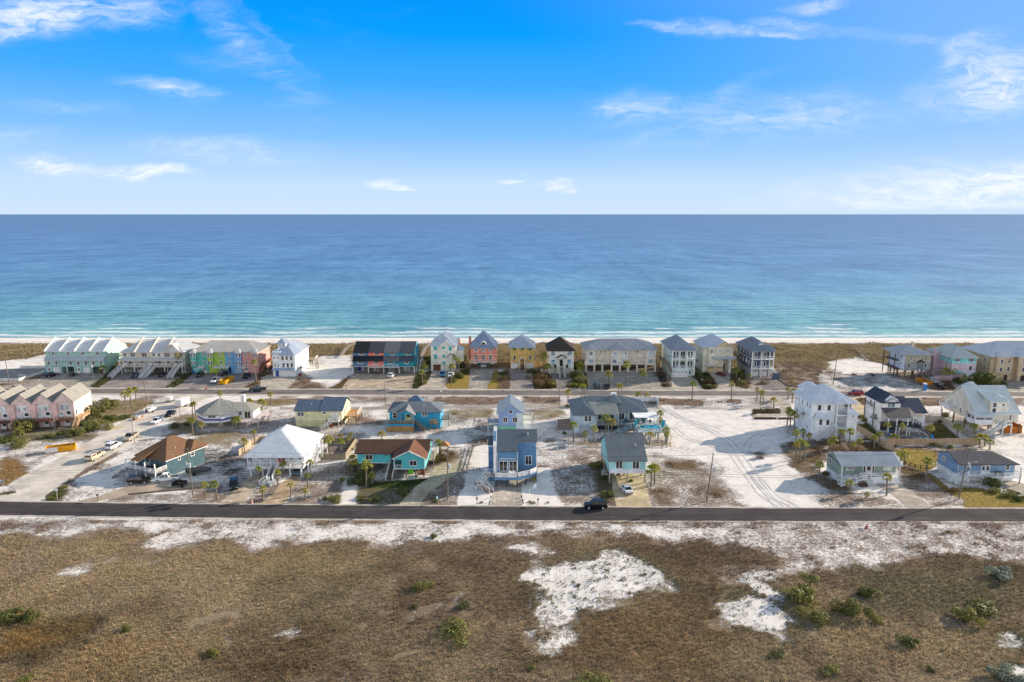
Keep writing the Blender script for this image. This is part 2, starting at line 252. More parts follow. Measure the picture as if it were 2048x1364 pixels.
# ------------------------------------------------------------------ ground cover (what grows where, and one painted shade patch)
BROWN, RED, DUNE, LAWN, GOLD, DARK, GREEN, PALE = [(.185,.130,.074), (.27,.195,.15), (.34,.27,.16), (.34,.26,.065), (.34,.22,.09), (.075,.065,.050), (.095,.105,.045), (.40,.31,.22)]
Z8 = lambda *p: [(1648+x/4.2625, 740+y/4.2625) for x, y in p]
PATCH = [  # polygon in photo pixels, cover 0..1, colour, softness in metres
 # verge of bright sand along the near road, its lower edge wandering
 ([(-400,1028),(0,1030),(400,1036),(1150,1042),(1648,1042),(2500,1043),(2500,1120),(2048,1125),(1960,1112),(1830,1112),(1760,1138),(1690,1125),(1600,1118),(1560,1108),(1520,1090),(1420,1088),(1340,1095),(1260,1070),(1130,1070),(1110,1076),(1000,1078),(840,1080),(820,1100),(740,1105),(700,1085),(640,1082),(560,1085),(540,1110),(490,1112),(480,1085),(370,1090),(330,1112),(230,1115),(290,1085),(285,1066),(200,1066),(120,1080),(60,1066),(0,1062),(-400,1062)], .27, RED, 2.6),
 ([(1350,1050),(2100,1050),(2100,1118),(1830,1108),(1700,1118),(1600,1100),(1420,1075)], .43, RED, 3),
 ([(0,1040),(180,1040),(180,1060),(0,1058)], .5, RED, 1.5), ([(380,1040),(620,1044),(560,1060),(400,1056)], .42, RED, 2),
 ([(1060,1165),(1110,1130),(1195,1110),(1290,1120),(1350,1150),(1335,1172),(1245,1188),(1185,1215),(1160,1255),(1125,1305),(1075,1308),(1100,1255),(1090,1205)], .05, GREEN, 2.6),
 ([(1075,1270),(1150,1240),(1130,1318),(1050,1325)], .34, BROWN, 2.2),
 ([(1430,1200),(1470,1185),(1530,1192),(1550,1180),(1585,1225),(1612,1270),(1572,1284),(1500,1272),(1450,1245)], .06, GREEN, 2.3),
 ([(1470,1150),(1530,1165),(1570,1190),(1560,1205),(1510,1180)], .1, GREEN, .7),
 ([(1405,1135),(1500,1125),(1600,1116),(1685,1128),(1640,1150),(1540,1160),(1480,1162)], .3, RED, 2.4),
 ([(1000,1090),(1070,1087),(1135,1105),(1100,1120),(1040,1118)], .15, RED, 2),
 ([(110,1142),(150,1128),(200,1132),(165,1150),(120,1158)], .3, PALE, .8), ([(30,1085),(110,1095),(130,1150),(20,1170),(0,1120)], .85, PALE, 3),
 ([(530,1268),(570,1248),(628,1252),(610,1275),(560,1285)], .5, PALE, 1), ([(350,1170),(430,1160),(420,1180),(340,1190)], .72, PALE, 2), ([(665,1205),(760,1180),(790,1175),(720,1215)], .68, PALE, 2),
 ([(960,1095),(1040,1092),(1010,1110)], .5, PALE, 2), ([(940,1320),(1000,1325),(990,1340)], .6, PALE, 1), ([(600,1350),(760,1345),(760,1370),(600,1370)], .6, PALE, 1), ([(1985,1270),(2060,1250),(2060,1310),(2000,1300)], .4, GREEN, 1), ([(2000,1335),(2060,1320),(2060,1370),(1990,1370)], .3, GREEN, 1),
 ([(0,1235),(100,1235),(205,1240),(200,1280),(120,1310),(0,1345)], .98, DARK, 2), ([(0,1245),(80,1240),(170,1255),(100,1290),(0,1320)], .98, GOLD, 2), ([(0,1320),(150,1300),(300,1290),(250,1364),(0,1400)], None, (.38,.27,.14), 4),
 ([(420,1290),(700,1270),(780,1364),(400,1364)], None, BROWN, 4), ([(1700,1130),(2048,1140),(2048,1260),(1720,1220)], None, (.24,.205,.13), 3), ([(1150,1230),(1420,1200),(1450,1364),(1130,1364)], None, (.31,.22,.125), 5),
 ([(1330,812),(1400,812),(1560,840),(1600,880),(1550,900),(1600,960),(1650,1010),(1490,1012),(1480,960),(1400,905),(1345,880)], .15, RED, 3),
 # near row yards
 ([(0,1003),(0,986),(30,982),(34,988)], .9, GREEN, .3), ([(92,1003),(91,990),(122,970),(136,980),(120,1002)], .8, GREEN, .4), ([(122,970),(176,935),(232,904),(240,909),(180,941),(128,974)], .7, RED, .4),
 ([(0,915),(42,920),(52,945),(30,962),(0,975)], .95, GOLD, .8), ([(0,888),(90,880),(115,905),(60,943),(40,920),(0,912)], .38, RED, 1), ([(0,845),(200,830),(215,850),(176,885),(90,884),(0,885)], .62, (.20,.175,.095), 2),
 ([(195,1003),(260,988),(430,985),(440,1005)], .5, RED, .6), ([(400,905),(470,905),(490,950),(485,975),(430,940)], .5, DARK, 1.5), ([(385,972),(470,985),(440,1005),(390,1005)], .58, RED, 1),  # the DARK patch is a shadowed area painted into the cover colour
 ([(520,985),(560,965),(575,975),(545,990),(520,1008),(484,1008)], .58, RED, .5), ([(600,955),(690,925),(692,1000),(680,1010),(575,1008),(590,975)], .52, RED, .8), ([(660,1000),(690,985),(690,1008)], .9, GREEN, .5),
 ([(700,920),(740,915),(740,965),(700,960)], .75, GREEN, 1), ([(708,1011),(716,962),(800,965),(860,958),(832,985),(800,1011)], .68, (.16,.145,.075), .6), ([(740,967),(781,963),(847,958),(855,954),(843,969),(820,973),(736,976)], .95, (.05,.085,.02), .3),
 ([(690,958),(714,962),(708,1011),(680,1011)], .12, RED, .4), ([(680,1011),(690,960),(715,958),(712,1011)], .12, RED, .4), ([(839,1012),(857,977),(882,963),(925,954),(927,977),(913,1006)], .58, RED, .6), ([(868,907),(917,903),(925,944),(905,950),(868,925)], .62, DUNE, 1),
 ([(1098,936),(1110,905),(1165,895),(1210,901),(1213,924),(1223,965),(1233,1012),(1120,1012),(1106,977)], .50, RED, .8), ([(1190,925),(1215,922),(1235,1010),(1200,1000)], .8, (.14,.125,.075), 1), ([(1075,850),(1150,850),(1150,900),(1090,935)], .33, RED, 2),
 ([(1300,923),(1398,918),(1455,942),(1452,965),(1488,998),(1483,1014),(1300,1014)], .52, RED, 1.6), ([(1330,925),(1400,922),(1395,940),(1340,938)], .8, BROWN, 1), ([(1305,970),(1345,975),(1340,1008),(1308,1008)], .7, BROWN, 1.2), ([(1418,975),(1450,978),(1445,995),(1420,992)], .75, BROWN, 1),
 ([(1558,890),(1588,881),(1661,882),(1659,902),(1633,939),(1699,975),(1699,998),(1652,979),(1605,946),(1577,928)], .66, BROWN, .9), ([(1505,905),(1525,902),(1530,915),(1510,918)], .7, RED, .8), ([(1640,985),(1760,990),(1812,1014),(1640,1014)], .56, RED, 1.2),
 ([(1800,928),(1845,944),(1873,958),(1897,986),(1930,1000),(1932,1014),(1868,1014),(1812,977),(1798,968)], .52, RED, .7), ([(1800,930),(1845,944),(1850,962),(1810,955)], .85, BROWN, .8),
 ([(1788,893),(1960,893),(1960,905),(1788,905)], .55, BROWN, .8), ([(1661,882),(1790,885),(1790,903),(1661,903)], .9, BROWN, .4),
 ([(1852,944),(1873,956),(1897,977),(1951,975),(2000,986),(2033,993),(2160,1016),(1930,1016),(1930,1000),(1897,986),(1854,951)], 1.2, LAWN, .3), ([(1812,897),(1873,902),(1871,932),(1845,944),(1812,928),(1789,902)], 1.2, LAWN, .3), ([(1850,853),(1878,843),(1918,876),(1866,877)], 1.2, (.16,.15,.05), .3), ([(1715,850),(1735,845),(1760,872),(1735,875)], 1.2, (.13,.14,.05), .3),
 ([(950,892),(978,890),(982,940),(990,965),(981,1012),(914,1012),(935,960)], -.1, RED, .3), ([(1071,935),(1097,935),(1106,975),(1122,1012),(1044,1012),(1043,967)], -.05, RED, .4),
 # middle row
 ([(350,832),(400,828),(400,870),(330,872)], .6, DUNE, 1.2), ([(375,868),(470,860),(470,895),(400,885)], .58, DUNE, 1.2), ([(200,800),(300,800),(330,812),(240,842),(190,850),(190,815)], .72, DUNE, .8), ([(490,800),(640,795),(640,803),(560,812),(500,810)], .7, DUNE, 1),
 ([(500,815),(580,825),(590,850),(480,860)], .4, RED, 2), ([(690,793),(860,793),(850,807),(690,807)], .52, RED, 1), ([(868,794),(1022,793),(1020,809),(868,809)], .68, RED, .8), ([(1045,793),(1117,794),(1115,808),(1045,806)], .72, RED, .8),
 ([(890,820),(990,815),(990,835),(890,845)], .6, DUNE, 1.5), ([(890,835),(960,838),(980,870),(870,865)], .38, DARK, 2), ([(960,868),(985,870),(985,890),(940,890)], .5, DARK, 1.5), ([(1060,815),(1135,812),(1130,835),(1065,840)], .55, DUNE, 1.5), ([(800,868),(850,870),(860,885),(800,884)], .4, RED, 1.5),
 ([(1300,796),(1395,799),(1410,806),(1400,812),(1300,808)], .8, RED, .6), ([(1405,795),(1560,800),(1530,816),(1405,811)], .36, DARK, 1), ([(1455,798),(1480,799),(1480,806),(1452,806)], .75, RED, .6), ([(1506,818),(1560,817),(1562,827),(1504,828)], 1.1, (.06,.055,.03), .2), ([(1345,810),(1375,810),(1365,822),(1345,820)], .5, RED, 1),
 ([(1730,800),(1735,795),(1700,794),(1712,800),(1730,815)], .8, BROWN, .4), ([(1840,795),(1900,795),(1890,812),(1840,812)], .72, RED, .7), ([(1980,795),(2100,795),(2100,812),(2000,812)], .55, RED, 1), ([(1850,828),(1890,825),(1885,845),(1850,842)], .4, GREEN, 1.5),
 # lots between the beach houses
 ([(-300,722),(0,722),(60,718),(97,712),(97,735),(0,747),(-300,747)], .12, DUNE, 1), ([(0,768),(50,765),(45,776),(-200,776)], .55, BROWN, .4), ([(178,774),(214,747),(236,742),(232,752),(197,776)], .95, GREEN, .4), ([(332,775),(368,748),(386,746),(384,752),(350,775)], .95, GREEN, .4), ([(485,776),(510,763),(520,745),(545,742),(535,750),(522,756),(510,776)], .8, BROWN, .4),
 ([(575,777),(600,760),(623,738),(643,736),(620,757),(655,777)], .72, RED, .6), ([(655,777),(700,748),(705,750),(683,777)], .9, BROWN, .4), ([(600,735),(640,715),(705,712),(705,748),(660,775),(625,762)], .2, RED, 1.2), ([(823,777),(832,750),(862,742),(860,757),(835,779)], .95, GREEN, .3), ([(838,776),(850,766),(862,760),(858,774)], 1., LAWN, .4),
 ([(889,773),(906,757),(924,738),(942,738),(946,757),(940,779),(897,779)], 1.2, LAWN, .3), ([(906,757),(924,738),(942,738),(944,745),(925,752)], 1., GREEN, 1), ([(990,737),(1000,750),(1000,779),(973,779)], 1.2, LAWN, .3), ([(998,752),(1016,738),(1022,779),(1000,779)], .95, RED, .3),
 ([(1061,740),(1097,749),(1115,767),(1115,777),(1061,780)], 1.05, (.09,.07,.04), .3), ([(1150,745),(1172,745),(1179,775),(1136,777),(1146,757)], 1.05, (.08,.09,.035), .3), ([(1312,745),(1331,749),(1343,775),(1325,775)], .7, DARK, .4), ([(1389,749),(1417,745),(1437,775),(1409,781),(1403,777)], 1.05, (.07,.07,.035), .2), ([(1462,749),(1484,749),(1503,765),(1495,777),(1472,773),(1460,761)], .9, BROWN, .3),
 ([(1548,728),(1620,724),(1652,745),(1640,775),(1581,775),(1548,748)], .66, RED, 1.5), ([(1650,724),(1720,716),(1780,733),(1772,745),(1690,748)], .1, RED, 1.5), ([(1640,750),(1780,747),(1830,775),(1640,780)], .42, DARK, 2), ([(1870,760),(1905,764),(1930,783),(1880,783)], .9, BROWN, .3), ([(1955,762),(1985,764),(2000,782),(1940,783)], .95, GREEN, .3),
]
_W = []
for poly, lv, colr, soft in PATCH: _W.append((np.array([at(*p) for p in poly]), lv, colr, soft))
def inpoly(P, x, y):
    r = np.zeros(x.shape, bool); n = len(P)
    for i in range(n):
        x0, y0 = P[i]; x1, y1 = P[(i+1) % n]
        if y0 == y1: continue
        r ^= ((y0 > y) != (y1 > y)) & (x < (x1-x0)*(y-y0)/(y1-y0)+x0)
    return r
def cover(x, y):
    x = np.asarray(x, float); y = np.asarray(y, float)
    big = fbm(x, y, 30, 4, 3); med = fbm(x, y, 6, 3, 5)
    v = np.where(y < 130, .99-.35*sstep(.60, .78, fbm(x, y, 10, 4, 88)), .33+.8*(med-.5)+.6*(big-.5)); v = np.where((y > 240) & (y < 262), .55, v)
    dun = sstep(262, 272, y)*sstep(323, 317, y+6*(med-.5)); v = v*(1-dun)+dun*(.90-.8*np.clip(.42-big, 0, 1)-.35*sstep(285, 268, y)*sstep(.4, .7, med)); v = np.where(y > 324, 0, v)
    col = np.zeros(x.shape+(3,)); R = np.array
    col[:] = R(RED); m = y < 130; b2 = fbm(x, y, 14, 4, 63)[m]; b3 = fbm(x, y*1.6, 45, 3, 77)[m]; k = sstep(.3, .7, big[m]*.5+med[m]*.5)[:, None]; cm_ = R((.235,.18,.118))*(1-k)+R((.43,.335,.22))*k
    k = sstep(.52, .72, b2)[:, None]*.4; cm_ = cm_*(1-k)+R((.28,.24,.14))*k; k = sstep(.5, .3, b2)[:, None]*.6; cm_ = cm_*(1-k)+R((.17,.12,.08))*k; k = sstep(.55, .75, b3)[:, None]*.6; cm_ = cm_*(1-k)+R((.44,.34,.20))*k; col[m] = cm_
    k = np.clip(dun, 0, 1)[..., None]; col = col*(1-k)+R(DUNE)*(.75+.5*med[..., None])*k
    for P, lv, c, s in _W:
        mm = (x > P[:, 0].min()-3*s) & (x < P[:, 0].max()+3*s) & (y > P[:, 1].min()-3*s) & (y < P[:, 1].max()+3*s)
        if not mm.any(): continue
        xs, ys = x[mm], y[mm]; w = np.zeros(xs.shape)
        for j in range(6):
            dx = (vnoise(xs, ys, s*1.7+.3, 7+j)-.5)*s*4; dy = (vnoise(xs, ys, s*1.7+.3, 27+j)-.5)*s*4
            w += inpoly(P, xs+dx, ys+dy)
        w = w/6; v[mm] = v[mm] if lv is None else v[mm]*(1-w)+w*(lv+.25*(vnoise(xs, ys, 2.5, 3)-.5)); col[mm] = col[mm]*(1-w[:, None])+w[:, None]*R(c)
    return v, col
def gz(x, y):                               # ground height
    x = np.asarray(x, float); y = np.asarray(y, float)
    z = (fbm(x, y, 9, 3, 40)-.5)*.5*sstep(129, 122, y)
    d = sstep(277, 292, y)*sstep(322, 308, y)
    z = z+d*(.2+1.5*fbm(x, y, 16, 3, 50)*sstep(275, 300, y))
    z = z-1.35*sstep(330, 350, y)-4*sstep(350, 420, y)
    return z
def gz1(x, y): return float(gz(np.array([x]), np.array([y]))[0])

def grid_mesh(name, xs, ys, zf, m):
    X, Y = np.meshgrid(xs, ys); z = zf(X, Y); nx, ny = len(xs), len(ys)
    me = bpy.data.meshes.new(name); me.vertices.add(nx*ny)
    me.vertices.foreach_set('co', np.stack([X, Y, z], -1).ravel())
    i = (np.arange(ny-1)[:, None]*nx+np.arange(nx-1)[None]).ravel()
    q = np.stack([i, i+1, i+1+nx, i+nx], -1).ravel()
    me.loops.add(len(q)); me.loops.foreach_set('vertex_index', q); me.polygons.add(len(i))
    me.polygons.foreach_set('loop_start', np.arange(len(i))*4); me.polygons.foreach_set('use_smooth', np.ones(len(i), bool))
    me.update(calc_edges=True); me.materials.append(m); return me, X, Y
def spaced(a, b, step, lo, hi, g=1.35):
    mid = np.arange(a, b+1e-6, step); l = []; d = step*3; v = a
    while v-d > lo: v -= d; l.append(v); d *= g
    l.append(lo); r = []; d = step*3; v = mid[-1]
    while v+d < hi: v += d; r.append(v); d *= g
    r.append(hi); return np.array(l[::-1]+list(mid)+r)

def ground_material():
    m = bpy.data.materials.new('ground_sand_and_scrub'); m.use_nodes = True; t = NT(m.node_tree)
    P = t.n('ShaderNodeNewGeometry').outputs['Position']
    veg = t.n('ShaderNodeAttribute', attribute_name='cover').outputs['Fac']; vc = t.n('ShaderNodeAttribute', attribute_name='cover_color').outputs['Color']
    n0 = t.noise(P, .35, 4, .6); n1 = t.noise(P, 1.3, 4, .65); n2 = t.noise(P, 5.0, 3, .7); n3 = t.noise(P, 16, 2, .6)
    sand = t.mix(t.smooth(n0, .3, .7), srgb((220, 213, 207)), srgb((242, 237, 232)))
    sand = t.mix(t.smooth(n2, .50, .78, 0, .35), sand, srgb((176, 160, 148)))
    n4 = t.noise(P, 3.2, 5, .8); sand = t.mix(t.smooth(n4, .54, .72, 0, .34), sand, srgb((172, 158, 148))); sand = t.mix(t.smooth(n4, .46, .30, 0, .5), sand, srgb((244, 240, 236)))
    h = t.m('ADD', t.m('MULTIPLY', n1, .85), t.m('MULTIPLY', n2, .85)); h = t.m('ADD', h, t.m('MULTIPLY', n3, .2))
    f = t.smooth(t.m('ADD', t.m('SUBTRACT', h, .93), t.m('MULTIPLY', t.m('SUBTRACT', veg, .5), .80)), -.13, .15)
    tint = t.mix(t.smooth(n1, .32, .68), (.62, .60, .60), (1.35, 1.32, 1.28)); c2 = t.mix(1., vc, tint, 'MULTIPLY')
    c2 = t.mix(t.smooth(n3, .45, .75, 0, .55), c2, t.mix(1., vc, (.35, .36, .36), 'MULTIPLY'))
    c2 = t.mix(t.smooth(n2, .58, .78, 0, .4), c2, t.mix(1., vc, (2.0, 1.9, 1.7), 'MULTIPLY'))
    col = t.mix(f, sand, c2)
    sx = t.n('ShaderNodeSeparateXYZ', {0: P}); wet = t.smooth(sx.outputs[2], -.98, -.72); col = t.mix(wet, srgb((150, 146, 138)), col)
    bh = t.m('ADD', t.m('MULTIPLY', f, t.m('ADD', n2, n3)), t.m('MULTIPLY', n2, .35))
    b = t.n('ShaderNodeBsdfPrincipled', {'Base Color': col, 'Roughness': .95, 'Specular IOR Level': .1, 'Normal': t.n('ShaderNodeBump', {'Height': bh, 'Strength': .9, 'Distance': .25}).outputs[0]})
    t.n('ShaderNodeOutputMaterial', {0: b}); return m
def make_ground():
    xs = spaced(-215, 215, .8, -12000, 12000); ys = spaced(72, 352, .6, -3000, 460)
    me, X, Y = grid_mesh('ground', xs, ys, gz, ground_material())
    v, c = cover(X.ravel(), Y.ravel())
    a = me.attributes.new('cover', 'FLOAT', 'POINT'); a.data.foreach_set('value', v.astype(np.float32))
    a = me.attributes.new('cover_color', 'FLOAT_COLOR', 'POINT'); a.data.foreach_set('color', np.concatenate([c, np.ones((len(c), 1))], 1).astype(np.float32).ravel())
    tag(link('ground', me), kind='structure')
make_ground()

def make_sea():
    m = bpy.data.materials.new('sea_water'); m.use_nodes = True; t = NT(m.node_tree)
    P = t.n('ShaderNodeNewGeometry').outputs['Position']; xs = t.n('ShaderNodeSeparateXYZ', {0: P}); X, Y = xs.outputs[0], xs.outputs[1]
    wob = t.noise(t.n('ShaderNodeVectorMath', {0: P, 1: (.012, .03, 1)}, operation='MULTIPLY'), 1, 4, .55)
    d = t.m('ADD', Y, t.m('MULTIPLY', t.m('SUBTRACT', wob, .5), 60))
    lg = t.m('LOGARITHM', t.m('MAXIMUM', t.m('SUBTRACT', d, 335), 5), 10)          # metres off the beach, log scale
    f = t.m('DIVIDE', lg, 4.2, clamp=True)
    col = t.ramp(f, [(0, (.40, .55, .48)), (.30, (.18, .42, .40)), (.42, (.145, .40, .43)), (.50, (.125, .36, .45)), (.57, (.09, .27, .42)), (.66, (.068, .215, .42)), (.8, (.060, .175, .375)), (1, (.056, .155, .34))])
    # swell lines parallel to the beach: thin dark green faces near shore
    sv = t.n('ShaderNodeCombineXYZ', {0: t.m('MULTIPLY', X, .010), 1: t.m('MULTIPLY', Y, .085), 2: 0.})
    sw = t.noise(sv, 1., 4, .5, .25); sw2 = t.noise(t.n('ShaderNodeVectorMath', {0: sv, 1: (2.6, 2.4, 1)}, operation='MULTIPLY'), 1., 4, .6, .3)
    near = t.smooth(Y, 640, 380)
    col = t.mix(t.m('MULTIPLY', t.smooth(sw, .55, .66), t.m('ADD', t.m('MULTIPLY', near, .65), .12)), col, (.018, .23, .21))
    col = t.mix(t.m('MULTIPLY', t.smooth(sw2, .54, .70), t.m('ADD', t.m('MULTIPLY', near, .35), .25)), col, t.mix(near, (.018, .08, .22), (.02, .21, .23)))
    lt = t.noise(t.n('ShaderNodeVectorMath', {0: P, 1: (.006, .022, 1)}, operation='MULTIPLY'), 1, 11, .82)
    col = t.mix(t.smooth(lt, .48, .66, 0, .6), col, t.mix(near, (.16, .31, .50), (.30, .54, .56)))
    col = t.mix(t.smooth(lt, .50, .36, 0, .6), col, t.mix(near, (.022, .085, .24), (.04, .24, .29)))
    rip = None
    for i, (ax, ay) in enumerate(((.30, .16), (.10, .045), (.035, .013), (.012, .004))):
        q = t.noise(t.n('ShaderNodeVectorMath', {0: P, 1: (ax, ay, 1+i)}, operation='MULTIPLY'), 1, 1.5, .5, .3)
        q = t.smooth(q, .32, .68, -1, 1); rip = q if rip is None else t.m('ADD', rip, q)
    gain = t.m('ADD', 1, t.m('MULTIPLY', rip, .13)); gc = t.n('ShaderNodeCombineXYZ', {0: t.m('POWER', gain, 1.5), 1: gain, 2: t.m('POWER', gain, .75)}); col = t.mix(1., col, gc, 'MULTIPLY')
    # foam
    band = lambda c, w: t.m('MULTIPLY', t.smooth(t.m('ABSOLUTE', t.m('SUBTRACT', t.m('ADD', Y, t.m('MULTIPLY', t.m('SUBTRACT', t.noise(t.n('ShaderNodeVectorMath', {0: P, 1: (.02, 0, 0)}, operation='MULTIPLY'), 1, 3), .5), 16)), c)), w, 0), 1)
    fine = t.noise(t.n('ShaderNodeVectorMath', {0: P, 1: (.18, .7, 1)}, operation='MULTIPLY'), 1, 6, .7)
    patch = t.noise(t.n('ShaderNodeVectorMath', {0: P, 1: (.016, .03, 1)}, operation='MULTIPLY'), 1, 3, .6)
    fo = t.m('ADD', t.m('MULTIPLY', band(349.5, 4.5), .9), t.m('ADD', t.m('MULTIPLY', band(360, 5.5), t.smooth(patch, .40, .56)), t.m('ADD', t.m('MULTIPLY', band(372, 3.4), t.smooth(patch, .52, .60)), t.m('MULTIPLY', band(386, 2.2), t.smooth(patch, .62, .66)))))
    fo = t.m('MULTIPLY', t.m('MULTIPLY', fo, 1.1), t.smooth(fine, .36, .52), clamp=True)
    col = t.mix(t.m('MULTIPLY', fo, .95), col, (.90, .91, .91))
    bz = t.m('ADD', t.m('MULTIPLY', sw2, 1.2), t.m('ADD', lt, t.m('MULTIPLY', sw, 1.0)))
    nr = t.n('ShaderNodeBump', {'Height': bz, 'Strength': .55, 'Distance': .9}).outputs[0]
    df = t.n('ShaderNodeBsdfDiffuse', {0: col, 'Normal': nr}); gl = t.n('ShaderNodeBsdfGlossy', {0: (.9, .95, 1, 1), 1: .38, 'Normal': nr})
    t.n('ShaderNodeOutputMaterial', {0: t.n('ShaderNodeMixShader', {0: t.m('SUBTRACT', .30, t.m('MULTIPLY', fo, .2)), 1: df, 2: gl})})
    xs_ = spaced(-400, 400, 4, -90000, 90000, 1.6); ys_ = np.array(list(np.arange(338, 560, .8))+list(np.geomspace(562, 120000, 60)))
    def wz(x, y):
        ph = y/1.0+ (fbm(x, y*.3, 60, 3, 70)-.5)*26; A = sstep(346, 372, y)*sstep(560, 470, y)
        s = np.sin(ph*2*np.pi/12.5); return -1.0+A*.26*np.clip(s, -.4, 1)**1+A*.22*(fbm(x, y, 14, 2, 80)-.5)-0*x
    me, _, _ = grid_mesh('sea', xs_, ys_, wz, m); tag(link('sea', me), kind='structure')
make_sea()

# ------------------------------------------------------------------ roads, drives, paths
def sheet(name, poly, m, z=.008, px=True, h=0):
    P = [at(*p) for p in poly] if px else poly
    mb = MB(); n = len(P)
    mb.add([(x, y, z) for x, y in P]+[(x, y, z-.3) for x, y in P], [tuple(range(n))]+[(i, (i+1) % n, n+(i+1) % n, n+i) for i in range(n)])
    return tag(mb.build(name, m), kind='structure')
def strip(name, top, bot, m, z, ext=None):
    T = [at(*p) for p in top]; B = [at(*p) for p in bot]
    if ext:
        for L in (T, B):
            dx = L[0][0]-L[1][0]; L.insert(0, (L[0][0]-ext, L[0][1]+(L[0][1]-L[1][1])/dx*-ext*0)); L.append((L[-1][0]+ext, L[-1][1]))
    return sheet(name, T+B[::-1], m, z, False)
ASP = mat('asphalt', '4a4647'); ASP2 = mat('asphalt', '7a7472')
strip('road', [(0,1003),(350,1007.5),(750,1011),(1150,1014),(1648,1016.6),(2048,1017.2)], [(0,1030.5),(350,1035.4),(750,1039),(1150,1042),(1648,1043),(2048,1043.5)], ASP, .03, 3000)
strip('beach_road', [(0,776.7),(400,779),(700,779.8),(1080,781),(1380,782),(1560,783),(2048,784.5)], [(0,785.5),(400,788),(700,789.4),(1080,790.8),(1380,791.4),(1560,792),(2048,792.5)], ASP2, .03, 3000)
SHO = mat('soil', 'cfc4b8')
strip('beach_road_shoulder', [(0,774.5),(400,776.5),(700,777),(1080,778.5),(1380,779.5),(1560,780.5),(2048,782)], [(0,776.9),(400,779.2),(700,780),(1080,781.2),(1380,782.2),(1560,783.2),(2048,784.7)], mat('concrete', 'c4bab0'), .022, 3000)
strip('beach_road_verge', [(0,785.3),(400,787.8),(700,789.2),(1080,790.6),(1380,791.2),(1560,791.8),(2048,792.3)], [(0,789),(400,791.5),(700,792.5),(1080,793.5),(1380,794.5),(1560,795),(2048,795.5)], SHO, .012, 3000)
strip('verge_path', [(560,814),(715,814),(997,810.5),(1130,808)], [(560,819),(715,820),(997,816),(1130,814)], mat('soil', 'aea59c'), .014)
strip('lane', [(1360,813),(1460,815),(1530,813)], [(1360,817),(1460,820),(1530,818)], mat('soil', 'c0b8ae'), .014)
sheet('dirt_road', [(-60,1004),(-60,998),(33,986),(30,978),(16,970),(49,950),(117,917),(176,884),(240,847),(273,823),(318,800),(338,789),(440,789.5),(405,800),(375,818),(351,829),(320,845),(277,872),(230,905),(176,935),(121,970),(90,991),(92,1004.3)], mat('soil', 'dad1c6'), .016)
CON, CON2, PAV, PAV2, TAN = mat('concrete', 'b9b0a4'), mat('concrete', 'a39c93'), mat('pavers', 'a39a98'), mat('pavers', '8f8a88'), mat('concrete', 'c9b795')
DRV = [([(41,776.5),(96,746),(214,747),(178,775)], CON2), ([(197,777),(234,750),(366,748),(330,776)], PAV), ([(350,777),(387,747),(518,747),(508,765),(485,777)], PAV), ([(520,778),(522,755),(535,750),(596,755),(584,768),(572,778)], CON),
 ([(682,778.5),(705,748),(830,748),(823,779)], mat('concrete', 'b9a894')), ([(833,779),(858,760),(863.6,741),(910,741),(891,769),(897,779.5)], CON), ([(940.7,737),(990.5,737),(973,780),(936,780)], CON2), ([(1021,738),(1065,738),(1067.7,780),(1019,780)], PAV), ([(1101,747.4),(1147,747.4),(1134,765),(1136,780),(1113,780),(1112,763)], PAV2),
 ([(1172,744),(1310,744),(1324,775),(1337,781),(1178,780)], CON2), ([(1343,754),(1389,754),(1405,777),(1412,781.5),(1333,781.5),(1344,773)], CON), ([(1417,745),(1460,745),(1459,761),(1476,775),(1490,782),(1431,782),(1437,771)], CON), ([(1503,755),(1548,757),(1577,773),(1581,783),(1528,782),(1526,773),(1501,765)], PAV2),
 ([(1900,762),(1952,762),(1975,777),(2000,784),(1915,784)], CON2), ([(1984,761),(2250,761),(2300,784),(2005,784)], CON2), ([(-300,745),(94,736),(60,752),(20,767),(-300,767)], mat('soil', 'a8a09a')),
 ([(990,940),(1074,930),(1070,962),(1043,967),(1044,1013),(981,1013),(990,965)], mat('concrete', 'bdb4a8')), ([(1221,940),(1290,940),(1290.7,969),(1305,1014.5),(1233,1014.3),(1225,977)], TAN),
 ([(861,926),(917,924),(920,944),(892,961),(855,989),(837,1012),(796,1011.5),(828.6,975),(857,956.5),(867.5,940)], mat('concrete', 'b5ac94')), ([(498,950),(530,950),(518,966),(483,1008),(434,1008),(475,980)], mat('concrete', 'bfae98')), ([(560,968),(585,952),(608,950),(584,976),(571,1009.5),(518,1009),(545,989)], mat('concrete', 'b8a184')),
 ([(150,1004),(195,993),(258,972),(330,966),(430,962),(430,974),(320,984),(240,993),(185,1005)], mat('soil', 'b5a694')), ([(1749,967),(1800,967),(1868.5,1015.8),(1817,1015.6),(1789,993)], CON), ([(2000,962),(2030,962),(2100,985),(2100,1000),(2048,993),(2005,975)], CON),
 (Z8((960,920),(1020,915),(1060,950),(1180,985),(1320,990),(1320,1003),(1150,1000),(1030,965)), CON), ([(1527,795),(1558,793),(1582,810),(1584,831),(1506,837),(1501,829),(1560,828),(1565,819)], CON), ([(1690,791),(1727,791),(1711,799),(1732,815),(1733,845),(1700,822)], TAN),
 (Z8((470,530),(840,530),(880,575),(870,590),(530,590),(470,560)), CON2)]
for i, (p, m) in enumerate(DRV): sheet('driveway', p, m, .010+.0008*i)
